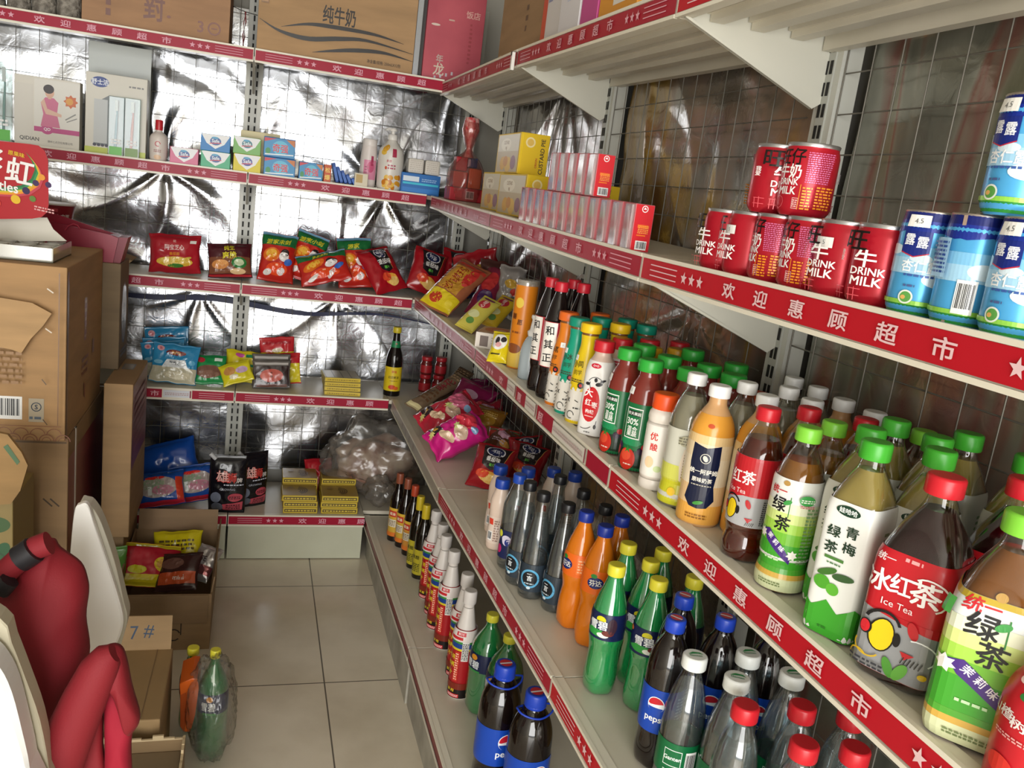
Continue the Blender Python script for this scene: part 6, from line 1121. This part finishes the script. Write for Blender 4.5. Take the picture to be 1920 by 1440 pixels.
# ------------------------------------------------------------------ the stack of cartons on the left
BROWN = lambda h='#a8845c': CARD(h)
def slab(name, pts, y, thick, mat, art=(), parent=None, bev=.0, smooth=False, lean=0):
    """an outline that stands in the plane y (pixels give its real width and height there), with real thickness"""
    a = [aty(px, py, y) for px, py in pts]; c = sum(a, Vector())/len(a); n = len(a)
    s = MB(); F = [v.copy() for v in a]; Bk = [v+Vector((0, thick, 0)) for v in a]
    if bev:
        Fi = [v+(c-v).normalized()*bev for v in F]; Fi = [v+Vector((0, -bev*.6, 0)) for v in Fi]
        s.add(Fi, [tuple(range(n))], mat, False); s.add(Fi+F, [(i, (i+1) % n, n+(i+1) % n, n+i) for i in range(n)], mat, True)
    else: s.add(F, [tuple(range(n))], mat)
    s.add(Bk, [tuple(range(n))[::-1]], mat); s.add(F+Bk, [(i, n+i, n+(i+1) % n, (i+1) % n) for i in range(n)], mat, smooth)
    return s.build(name, parent)
# lower strapped carton
def big(name, x0, x1, y0, y1, z0, z1, col, front, side, top, label, parts=None):
    w, d, h = x1-x0, y1-y0, z1-z0
    t = thing(name, label, 'carton', ((x0+x1)/2, (y0+y1)/2, z0))
    carton('carton_body', w, d, h, col, front, side, top, bev=.003, mat=BROWN(col), parent=t); return t
L1 = big('strapped_carton', -.93, -.402, -.755, -.155, 0, .672, '#9a7c58', [T('C', -.245+.0, .52, .05, '#241c18', .8), *[LN(x, z, x+.022, z-.022, .004, '#4a3c2c') for x, z in ((.205, .50), (.222, .50), (.20, .34), (.217, .34))], R(-.26, .655, .26, .66, '#6a543c')],
    [R(-.296, .02, .296, .612, '#7c3238'), R(-.10, .08, .12, .55, '#6b2a32')], [R(-.26, -.004, .26, .0, '#6a543c')], 'big brown strapped carton with a dark red side at the bottom of the stack')
for y in (-.205, .262):
    s = MB(); m = P('#cfc8c0', .4)
    s.box(.2642, .2662, y-.006, y+.006, 0, .674, m); s.box(-.264, .2662, y-.006, y+.006, .6722, .6740, m); s.build('strap', L1)
# top carton
z0 = .676
L2 = big('cardboard_carton', -.95, -.402, -.80, -.285, z0, 1.128, '#b08a5e', [*BARS(.115, .055, .175, .115, 12), R(.19, .05, .225, .112, '#a89c86'), ARC(.2075, .09, .011, 0, 360, .0022, '#2c3a4a', 14), T('S', .2075, .09, .017, '#2c3a4a', 1), PRINT(.192, .055, .222, .068, 1, '#5a6470'),
    *[a for i in range(15) for a in ARC(-.26+i*.038, .004, .017, 0, 180, .0022, '#7c4c3c', 8)+ARC(-.26+i*.038, .004, .010, 0, 180, .0016, '#7c4c3c', 6)], *[a for i in range(14) for a in ARC(-.241+i*.038, .022, .017, 10, 170, .0018, '#7c4c3c', 8)], LN(-.27, .045, .27, .045, .0014, '#7c4c3c'), PRINT(.03, .15, .18, .27, 8, '#94704a'), *[LN(x, z, x+.014, z-.010, .003, '#cfc4b4') for x, z in ((.235, .40), (.232, .30))], *[LN(x, z, x+.010, z-.014, .0025, '#5a4634') for x, z in ((.225, .17), (.228, .065))], LN(.262, .05, .262, .44, .0025, '#7c5c40'), E(.10, .36, .018, .022, '#8a5444')],
    [R(-.02, .22, .015, .34, '#8a4e3c'), R(-.014, .228, .009, .332, '#a8845c'), *[R(-.012, .235+.025*i, .007, .25+.025*i, '#8a4e3c') for i in range(4)], *PRINT(-.05, .12, .04, .18, 3, '#8a4e3c', 3), PG([(-.02, .06), (.0, .05), (.0, .09), (-.02, .10)], '#8a4e3c'), R(-.255, .01, -.235, .44, '#80604a'), R(.10, .16, .13, .2, '#8a5a44')], [LN(-.27, 0, .27, 0, .002, '#6a4c30'), LN(-.27, -.22, .27, -.22, .0015, '#7a5c3c')], 'large brown carton with a barcode and a fish-scale border, on top of the stack')
# the torn flap that hangs in front of it
pts = [(-60, 545), (0, 558), (60, 568), (97, 588), (80, 612), (58, 635), (40, 662), (20, 655), (-60, 640)]
o = slab('torn_flap', pts, -.83, .004, BROWN('#b89468')); 
o.parent = L2; o.matrix_parent_inverse = Matrix.Translation(-Vector(L2.location))
# narrow tall carton
L3 = big('tall_carton', -.366, -.285, -.45, -.10, .255, .748, '#a88860', [], [R(-.172, .22, .172, .485, '#7c3236'), *PRINT(-.12, .26, .12, .45, 7, '#934a4c', 9)], [R(-.02, .02, .015, .10, '#5a5e60'), R(-.017, .024, .012, .096, '#8a7a60')], 'tall narrow carton with a dark red side right of the strapped carton')
s = MB(); s.box(-.366, -.30, -.44, -.11, 0, .252, BROWN('#8f7450'), None, .004); put(s.build('cardboard_carton'), (0, 0, 0), 0, 'low brown carton on the floor under the tall narrow carton', 'carton')
o = bag_mesh(.10, .235, .03, '#4d7a34', lambda: 0 or [], 95).build('green_bag') if False else bag_mesh(.10, .235, .03, '#4d7a34', [E(0, .12, .03, .05, '#7a9a4c')], 95).build('green_bag')
put(o, (-.335, -.475, .001), .1, 'narrow green bag standing on the floor below the tall carton', 'bag')
# carton with a round emblem behind the top carton, and the red gift bag
L4 = big('cardboard_carton', -.66, -.352, -.275, -.095, .75, 1.085, '#7d6a50', [], [E(0, .17, .05, .10, '#3c3c38'), E(0, .17, .042, .09, '#7d6a50'), T('鑫', 0, .17, .07, '#3c3c38', .7), PRINT(-.06, .03, .06, .06, 2, '#4a443a')], [], 'brown carton with a dark round emblem behind the top carton')
o = slab('carton_flap', [(150, 470), (215, 478), (248, 489), (238, 497), (205, 506), (160, 500)], -.10, .12, BROWN('#a08660')); o.parent = L4; o.matrix_parent_inverse = Matrix.Translation(-Vector(L4.location))
t = thing('gift_bag', 'open dark red paper gift bag lying behind the brown top carton', 'gift bag', (-.45, -.2, 1.13))
def sl2(n, pts, y, th, m, bev=0):
    o = slab(n, pts, y, th, m, bev=bev); o.parent = t; o.matrix_parent_inverse = Matrix.Translation(-Vector(t.location)); return o
sl2('bag_side', [(60, 400), (92, 415), (205, 440), (222, 447), (210, 500), (196, 535), (120, 535), (60, 520)], -.262, .004, P('#8f1a34', .35))
sl2('bag_side', [(60, 392), (95, 398), (190, 430), (239, 445), (222, 500), (196, 530), (60, 520)], -.165, .004, P('#9c2038', .35))
sl2('bag_gusset', [(207, 440), (222, 445), (240, 446), (226, 492), (196, 534)], -.255, .088, P('#7c162c', .4))
s = MB(); s.tube([aty(*q, -.268) for q in ((122, 432), (128, 424), (137, 420), (145, 422), (150, 430))], .0022, P('#a82840', .5), 8); o = s.build('handle', t); o.matrix_parent_inverse = Matrix.Translation(-Vector(t.location))
Q = aty(112, 415, -.13)
nt = thing('noodle_cup', 'red instant noodle cup at the back behind the gift bag', 'noodle cup', (Q.x-.02, -.10, Q.z-.045)); s = MB(); pr_ = [(0, .040), (.003, .042), (.095, .058)]
s.lathe(pr_, P('#7c1a24', .35), 36, True, True); s.art([T('红烧牛肉面', .02, .06, .018, '#d8ccc4', .9), R(-.05, .075, .02, .085, '#b8404a')], wrap(pr_), step=.006); s.build('cup', nt)
MB().lathe([(.095, .060), (.098, .061), (.100, .058)], P('#c8beb8', .4), 36).build('lid', nt)
# ---- Skittles display on the top carton
d = thing('candy_display', 'red rainbow candy display card standing on a clear plastic tray', 'display', (-.55, -.62, 1.13))
def addp(o): o.parent = d; o.matrix_parent_inverse = Matrix.Translation(-Vector(d.location)); return o
yc = -.66; A = aty(90, 400, yc); Bq = aty(86, 282, yc); Lx = aty(-140, 400, yc).x
def C3(px, py): v = aty(px, py, yc); return v
base_pts = [(-140, 250), (55, 270), (72, 273), (84, 283), (90, 300), (91, 385), (88, 398), (78, 407), (60, 410), (-140, 412)]
o = slab('header_card', base_pts, yc, .004, P('#a80f1a', .4, spec=.2)); addp(o)
s = MB(); k_ = mpp(A); org = C3(0, 340)
fm = lambda u, v, off: Vector((org.x+(u+(-.0))*k_, yc-off, org.z-(v)*k_-(u*k_)*.135))
U = lambda px, py: (px, (py-340))
def tv(txt, px, py, h, col, sx=1): return ('tt', txt, px, py, h, col, sx)
items = []
rainbow = [('#1f6a3a', 0), ('#2a8a4c', 4), ('#c8b020', 8), ('#dd8a1c', 12), ('#b83a4a', 16)]
curve = [(50, 284), (60, 296), (66, 312), (60, 330), (44, 346), (20, 356), (-10, 362), (-60, 366)]
def off_curve(o_): return [(x+o_*.75, y+o_*.66) for x, y in curve]
def flipv(L_): return [(x, y) for x, y in L_]
for c, o_ in rainbow:
    a_, b_ = off_curve(o_-12), off_curve(o_-7.5)
    for i in range(len(curve)-1): items.append(PG([(a_[i][0], 340-a_[i][1]), (a_[i+1][0], 340-a_[i+1][1]), (b_[i+1][0], 340-b_[i+1][1]), (b_[i][0], 340-b_[i][1])], c))
for x, y, c, r_ in [(69, 315, '#d8902c', 5.5), (59, 328, '#3c2050', 5.5), (80, 326, '#3c2050', 5.5), (43, 346, '#2c1c48', 6.5), (54, 358, '#5a7a2c', 5.5), (26, 366, '#d8b020', 8), (-5, 380, '#c83a2c', 7)]: items.append(E(x, 340-y, r_, r_, c))
items += [T('虹', 33, 340-313, 50, '#e6e4e2', .95, 0, 1, .12), T('彩', -18, 340-306, 50, '#e6e4e2', .95, 0, 1, .12), T('Skittles', -2, 340-346, 25, '#e6e4e2', .9, 0, 1), T('原果味', 27, 340-284, 9, '#d8b020', 1), PRINT(57, 340-378, 90, 340-368, 2, '#d8a0a0')]
def fm(u, v, off): return Vector((org.x+u*k_, yc-off, org.z+v*k_-u*k_*.13))
s.art(items, fm, step=None, base=.0004, lay=.00006, mat=lambda c: P(c, .4, spec=.2)); addp(s.build('card_print'))
TR = film('#e9e8df', .2, .12, .38)
s = MB(); pl = [aty(x, y, -.60) for x, y in ((-140, 405), (88, 408), (100, 430), (125, 452), (-140, 452))]
s.add(pl+[v+Vector((0, .003, 0)) for v in pl], [(0, 1, 2, 3, 4), (9, 8, 7, 6, 5)]+[(i, 5+i, 5+(i+1) % 5, (i+1) % 5) for i in range(5)], P('#c9c4b4', .4)); addp(s.build('back_support'))
s = MB(); zt_ = 1.1295
s.box(-.80, -.445, -.745, -.52, zt_, zt_+.003, TR)
for i in range(7):
    for j in range(3):
        x, y = -.775+i*.05, -.71+j*.075; s.lathe([(zt_+.003, .018), (zt_+.03, .021), (zt_+.036, .024)], TR, 14, False, False); n_ = 14*3
        for q in range(len(s.v)-n_, len(s.v)): s.v[q] = (s.v[q][0]+x, s.v[q][1]+y, s.v[q][2])
s.box(-.80, -.445, -.745, -.742, zt_, zt_+.036, TR); s.box(-.448, -.445, -.745, -.52, zt_, zt_+.036, TR)
addp(s.build('clear_tray'))
o = carton('paper_scrap', .05, .04, .002, '#d8d4cc', [], (), []); put(o, (-.60, -.77, 1.175), 0, 'small white paper scrap on the clear tray', 'paper', rot=(1.1, .5, .3))
# carton flap with green tape and a flowery green carton at the left edge
o = slab('cardboard_flap', [(-60, 800), (14, 815), (40, 848), (52, 873), (38, 920), (20, 945), (-60, 950)], -1.05, .012, BROWN('#a48254')); tag(o, 'torn brown cardboard flap with green tape at the left edge', 'cardboard')
s = MB(); a_ = [aty(*q, -1.0515) for q in ((6, 838), (14, 833), (37, 866), (32, 872))]; s.add(a_, [(0, 1, 2, 3)], P('#4a6a48', .4)); o2 = s.build('green_tape'); o2.parent = o
o = carton('flowery_carton', .25, .2, .60, '#8c7a4c', [E(.09, .54, .03, .02, '#3d5a34'), E(.07, .50, .018, .03, '#5a6a3c', .4), E(.10, .47, .016, .028, '#2f5a3a', -.5), E(.08, .40, .03, .02, '#2f4a34', .6), ARC(.09, .45, .02, 0, 300, .004, '#2f4a34'), E(.08, .35, .02, .035, '#3d6a3c', .3)], bev=.002)
Q = aty(22, 1000, -1.04); put(o, (Q.x-.125, -.93, 0), 0, 'tan carton printed with dark green leaves at the left edge', 'carton')

# ------------------------------------------------------------------ floor goods
t = thing('open_carton', 'open brown carton full of snack packets beside the aisle', 'carton', (-.15, -.445, 0))
def W3(n, x0, x1, y0, y1, z0, z1, art=None, col='#967a58', rot=None):
    s = MB(); s.box(x0, x1, y0, y1, z0, z1, BROWN(col), None, .0008)
    if art: s.art(art, face((x0, y0, z0), (1, 0, 0), (0, 0, 1), (0, -1, 0)), step=None)
    o = s.build(n, t); return o
W3('carton_wall', -.145, .127, -.245, -.240, 0, .18, [ARC(.17, .05, .018, 20, 320, .004, '#2c2420'), LN(.10, .13, .19, .13, .003, '#2c2420'), LN(.19, .13, .19, .05, .003, '#2c2420')])
W3('carton_wall', -.145, .127, .238, .243, 0, .18); W3('carton_wall', -.145, -.140, -.24, .238, 0, .18); W3('carton_wall', .122, .127, -.24, .238, 0, .18); W3('carton_bottom', -.14, .122, -.24, .238, 0, .004)
s = MB(); s.box(-.132, .118, -.004, 0, -.085, 0, BROWN('#7d6345')); o = s.build('front_flap', t); o.location = (0, -.247, .18); o.rotation_euler = (-.12, 0, 0)
s = MB(); s.box(-.135, .12, 0, .004, 0, .07, BROWN('#94785a')); o = s.build('rear_flap', t); o.location = (0, .238, .18); o.rotation_euler = (-.25, 0, 0)
s = MB(); s.box(0, .004, -.23, .22, -.02, .055, BROWN('#8a7050')); o = s.build('side_flap', t); o.location = (.123, 0, .175); o.rotation_euler = (0, .12, 0)
def lying(name, label, w, h, th, base, art, loc, rot, seed, metal=0, grp='snack packets in the open carton'):
    o = bag_mesh(w, h, th, base, art, seed, metal=metal).build(name); o.location = loc; o.rotation_euler = rot; return tag(o, label, 'snack packet', grp)
lying('snack_packet', 'red and yellow snack packet with a round picture in the open carton', .20, .15, .045, '#b0182c', [R(-.098, .0, .098, .035, '#d0c020'), R(-.098, .13, .098, .148, '#d0c020'), E(.04, .07, .028, .026, '#d8c030'), E(.04, .07, .02, .018, '#c89048'), E(-.04, .05, .03, .014, '#c8c42c')], (-.225, -.47, .095), (-.85, .18, .2), 101)
lying('snack_packet', 'yellow snack packet at the back of the open carton', .16, .10, .03, '#cfbf1c', [PRINT(-.06, .03, .06, .07, 3, '#5a4a1c')], (-.15, -.33, .12), (-.6, -.12, -.15), 102)
lying('snack_packet', 'brown and black snack packet with orange print in the open carton', .14, .13, .03, '#3a2220', [R(-.06, .02, .065, .06, '#b8502c'), T('mini', .01, .04, .024, '#d8ccc0'), E(-.02, .09, .04, .02, '#6a4a40')], (-.14, -.51, .10), (-.85, -.2, -.3), 103)
lying('snack_packet', 'silver foil snack packet at the right of the open carton', .085, .12, .03, '#c2bcb8', [T('SE', .0, .07, .025, '#5a5054'), R(-.05, .02, .05, .05, '#9a5a5a')], (-.085, -.44, .105), (-.8, .1, -.5), 104, .6)
# box marked 7#
t = thing('marked_carton', 'brown carton with an upright flap marked 7# in blue pen', 'carton', (-.235, -1.26, 0))
s = MB(); s.box(-.14, .14, -.145, .145, 0, .255, BROWN('#9c8058'), None, .003); s.art([PRINT(-.01, -.06, .07, -.035, 2, '#7a6448'), LN(.10, -.14, .105, .14, .0018, '#7a6246')], face((0, 0, .255), (1, 0, 0), (0, 1, 0), (0, 0, 1)), step=None); s.build('carton_body', t)
s = MB(); s.box(-.14, .135, 0, .005, 0, .085, BROWN('#a58862')); s.art([T('7', .050, .044, .048, '#2c4460', .85, 0, 0), T('#', .083, .046, .046, '#2c4460', .85, -.1, 0)], face((0, 0, 0), (1, 0, 0), (0, 0, 1), (0, -1, 0)), step=None); o = s.build('upright_flap', t); o.location = (0, .14, .255); o.rotation_euler = (-.15, 0, 0)
# torn carton in front
t = thing('torn_carton', 'torn open brown carton at the bottom of the picture beside the red seat', 'carton', (-.17, -1.55, 0))
for n_, b_ in (('carton_wall', (-.13, .13, -.11, -.105)), ('carton_wall', (-.13, .13, .10, .105)), ('carton_wall', (-.13, -.125, -.105, .10)), ('carton_wall', (.125, .13, -.105, .10))):
    s = MB(); zz = .235; s.box(*b_, 0, zz, BROWN('#8f7654')); k0 = 12
    x0, x1, y0, y1 = b_; rr = random.Random(n_+str(b_))
    for i in range(k0):
        if x1-x0 > .1: a, b = x0+(x1-x0)*i/k0, x0+(x1-x0)*(i+1)/k0; s.box(a, b, y0, y1, zz, zz+rr.uniform(.002, .014), P('#c4b08c', .9))
        else: a, b = y0+(y1-y0)*i/k0, y0+(y1-y0)*(i+1)/k0; s.box(x0, x1, a, b, zz, zz+rr.uniform(.002, .014), P('#c4b08c', .9))
    s.build(n_, t)
MB().box(-.125, .125, -.105, .10, 0, .21, P('#7c6a50', .9), None, .004).build('folded_card', t)
# orange plastic tray, sideways
s = MB(); pts_ = [(337, 1282), (360, 1272), (370, 1273), (373, 1290), (366, 1340), (357, 1372), (346, 1372), (350, 1330), (349, 1296), (337, 1302)]
o = slab('orange_tray', pts_, -1.22, .10, P('#c85a18', .35), bev=.002); tag(o, 'bright orange plastic tray edge beside the marked carton', 'tray')
pl_ = [(338, 1300), (350, 1294), (352, 1330), (345, 1372), (338, 1362)]
o2 = slab('tray_side', pl_, -1.215, .09, P('#a84814', .4)); o2.parent = o
# soda bottles in a thin bag
tl = thing('lime_soda_bottle', 'green lime soda bottle with a yellow cap inside a clear bag on the floor', 'bottle', (.006, -1.185, .001), 0)
for c in PR_['big_lime'].children: e = c.copy(); COL.objects.link(e); e.parent = tl; e.scale = (.80, .80, 1.10)
tl.rotation_euler = (0, 0, -.2)
tm = dup(PR_['limesoda'], (-.050, -1.07, .001), .5, 'green soda bottle half hidden behind the orange tray')
o = lump('plastic_bag', 'thin clear plastic bag around the green bottle on the floor', 'plastic bag', (.004, -1.205, .125), (.056, .075, .13), film('#e8e6e0', .08, .14, .06), 21.5, .16, 5, 5, .10, .001)

# ------------------------------------------------------------------ folded chairs at the lower left
def closed_slab(name, pts, y, th, mat, label=None, cat=None, bev=.008, parent=None, smooth=False):
    o = slab(name, pts, y, th, mat, bev=bev, smooth=smooth)
    if label: tag(o, label, cat)
    return o
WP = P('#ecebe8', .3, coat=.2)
def smooth_outline(p, n=4):
    out = []; m_ = len(p)
    for i in range(m_):
        a, b, c, d_ = p[i-1], p[i], p[(i+1) % m_], p[(i+2) % m_]
        for j in range(n):
            t_ = j/n; out.append(tuple(.5*(2*b[k]+(-a[k]+c[k])*t_+(2*a[k]-5*b[k]+4*c[k]-d_[k])*t_*t_+(-a[k]+3*b[k]-3*c[k]+d_[k])*t_**3) for k in (0, 1)))
    return out
t = thing('white_chair', 'white plastic chair back curving up behind the red seat', 'chair', (aty(190, 1300, -1.62).x, -1.62, 0))
def par(o, t): o.parent = t; o.matrix_parent_inverse = Matrix.Translation(-Vector(t.location)); return o
front = smooth_outline([(139, 962), (150, 946), (165, 947), (178, 985), (200, 1050), (222, 1120), (231, 1160), (226, 1190), (205, 1240), (180, 1330), (150, 1400), (120, 1400), (120, 1200), (130, 1060)])
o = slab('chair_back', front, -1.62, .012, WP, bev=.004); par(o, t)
rim = smooth_outline([(150, 946), (160, 944), (172, 950), (190, 980), (214, 1050), (232, 1125), (239, 1158), (231, 1195), (215, 1240), (222, 1180), (218, 1140), (196, 1060), (176, 990)])
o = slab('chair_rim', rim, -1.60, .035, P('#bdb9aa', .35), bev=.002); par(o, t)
s = MB(); b0 = aty(150, 1390, -1.6)
for dx in (-.02, -.30): s.tube([(b0.x+dx, -1.6, b0.z+.05), (b0.x+dx-.01, -1.63, .0)], .011, P('#b8b8b4', .3, .7), 10)
o = s.build('chair_leg', t); o.location = -Vector(t.location)
# near white table / stool top
t = thing('white_stool', 'large white plastic stool seat cut off by the lower left corner', 'stool', (-.36, -2.1, 0))
outer = [(-260, 1180), (-120, 1110), (0, 1159), (22, 1205), (49, 1275), (75, 1350), (92, 1440), (100, 1520), (-260, 1520)]
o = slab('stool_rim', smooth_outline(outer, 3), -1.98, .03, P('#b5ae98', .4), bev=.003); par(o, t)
inner = [(-260, 1270), (-120, 1190), (-30, 1225), (0, 1252), (22, 1297), (41, 1369), (56, 1440), (60, 1520), (-260, 1520)]
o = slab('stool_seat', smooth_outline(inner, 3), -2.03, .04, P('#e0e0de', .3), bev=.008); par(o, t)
q = aty(40, 1500, -2.0); s = MB(); s.tube([(q.x-.02, -1.99, q.z+.08), (q.x-.02, -1.95, 0)], .014, P('#cfcdc8', .4), 10); o = s.build('stool_leg', t); o.location = -Vector(t.location)
# red padded folding seat
RED = bpy.data.materials.new('red_cloth'); RED.use_nodes = True
_n = RED.node_tree; _b = _n.nodes['Principled BSDF']; _b.inputs['Base Color'].default_value = lin('#7c0e1b'); _b.inputs['Roughness'].default_value = .75; _b.inputs['Sheen Weight'].default_value = .0
_w = _n.nodes.new('ShaderNodeTexNoise'); _w.inputs['Scale'].default_value = 350; _t = _n.nodes.new('ShaderNodeTexCoord'); _q = _n.nodes.new('ShaderNodeBump'); _q.inputs['Strength'].default_value = .3; _q.inputs['Distance'].default_value = .001
_n.links.new(_t.outputs['Object'], _w.inputs['Vector']); _n.links.new(_w.outputs['Fac'], _q.inputs['Height']); _n.links.new(_q.outputs['Normal'], _b.inputs['Normal'])
def puff(name, pts, y, thick, mat, parent, cen=None, seed=0, back=.01):
    o2 = smooth_outline(pts, 4); a = [aty(px, py, y) for px, py in o2]; n = len(a)
    c = aty(*cen, y) if cen else sum(a, Vector())/n; vs = []; R_ = 9
    for k_ in range(R_+1):
        s_ = 1-k_/R_*.98
        for v in a:
            p_ = c+(v-c)*s_; b_ = thick*math.sqrt(max(0, 1-s_**2.6))+.006*noise.noise(Vector((p_.x*14, p_.z*14, seed)))*(1-s_)*2; vs.append((p_.x, p_.y-b_, p_.z))
    fs = [(k_*n+i, k_*n+(i+1) % n, (k_+1)*n+(i+1) % n, (k_+1)*n+i) for k_ in range(R_) for i in range(n)]+[tuple(R_*n+i for i in range(n))]
    m0 = len(vs); vs += [(v.x, v.y+back, v.z) for v in a]; fs += [(i, m0+i, m0+(i+1) % n, (i+1) % n) for i in range(n)]+[tuple(m0+i for i in range(n))[::-1]]
    o = MB().add(vs, fs, mat, True).build(name); return par(o, parent)
t = thing('red_folding_seat', 'red fabric folding seat with a padded frame and black strap', 'seat', (-.22, -1.85, 0))
puff('seat_cushion', [(-60, 1150), (0, 1110), (45, 1045), (75, 1018), (100, 1014), (112, 1030), (150, 1058), (163, 1090), (165, 1115), (160, 1160), (167, 1219), (157, 1275), (140, 1310), (110, 1400), (90, 1470), (-60, 1470)], -1.80, .05, RED, t, (70, 1200), 3)
s = MB(); s.tube([aty(x, y, -1.83) for x, y in ((-30, 1105), (0, 1082), (35, 1050), (70, 1026), (92, 1018))], .018, RED, 14); par(s.build('frame_pad'), t)
s = MB(); s.tube([aty(x, y, -1.835) for x, y in ((36, 1049), (50, 1040), (64, 1030))], .0205, P('#1c1a1e', .5), 14); par(s.build('black_strap'), t)
s = MB(); s.tube([aty(x, y, -1.855) for x, y in ((0, 1108), (8, 1100), (18, 1088))], .014, P('#1c1a1e', .5), 10); par(s.build('black_strap'), t)
s = MB(); pth = [(88, 1510), (106, 1440), (134, 1368), (160, 1308), (186, 1254), (203, 1230), (214, 1224)]
rad_ = [.036, .036, .034, .031, .027, .021, .014]
s.tube([aty(x, y, -1.93) for x, y in smooth_path(pth)] if 'smooth_path' in globals() else [aty(x, y, -1.93) for x, y in pth], rad_, RED, 18); par(s.build('armrest_pad'), t)
puff('arm_fabric', [(192, 1226), (210, 1212), (228, 1218), (238, 1245), (247, 1290), (262, 1346), (250, 1372), (236, 1378), (222, 1330), (208, 1296), (190, 1290)], -1.915, .022, RED, t, (222, 1275), 7)
puff('arm_fabric', [(196, 1300), (215, 1290), (240, 1330), (250, 1355), (245, 1400), (243, 1480), (200, 1480), (196, 1400)], -1.90, .018, P('#96122a', .8), t, None, 5)
puff('arm_fabric', [(160, 1360), (190, 1330), (192, 1400), (196, 1480), (130, 1480)], -1.90, .012, RED, t, None, 6)
s = MB()
for x, y_ in ((-.36, -1.83), (-.16, -1.86)): s.tube([(x, y_, .50), (x+.02, y_+.03, 0)], .009, P('#2a2a2c', .4, .5), 10)
o = s.build('metal_leg', t); o.location = -Vector(t.location)
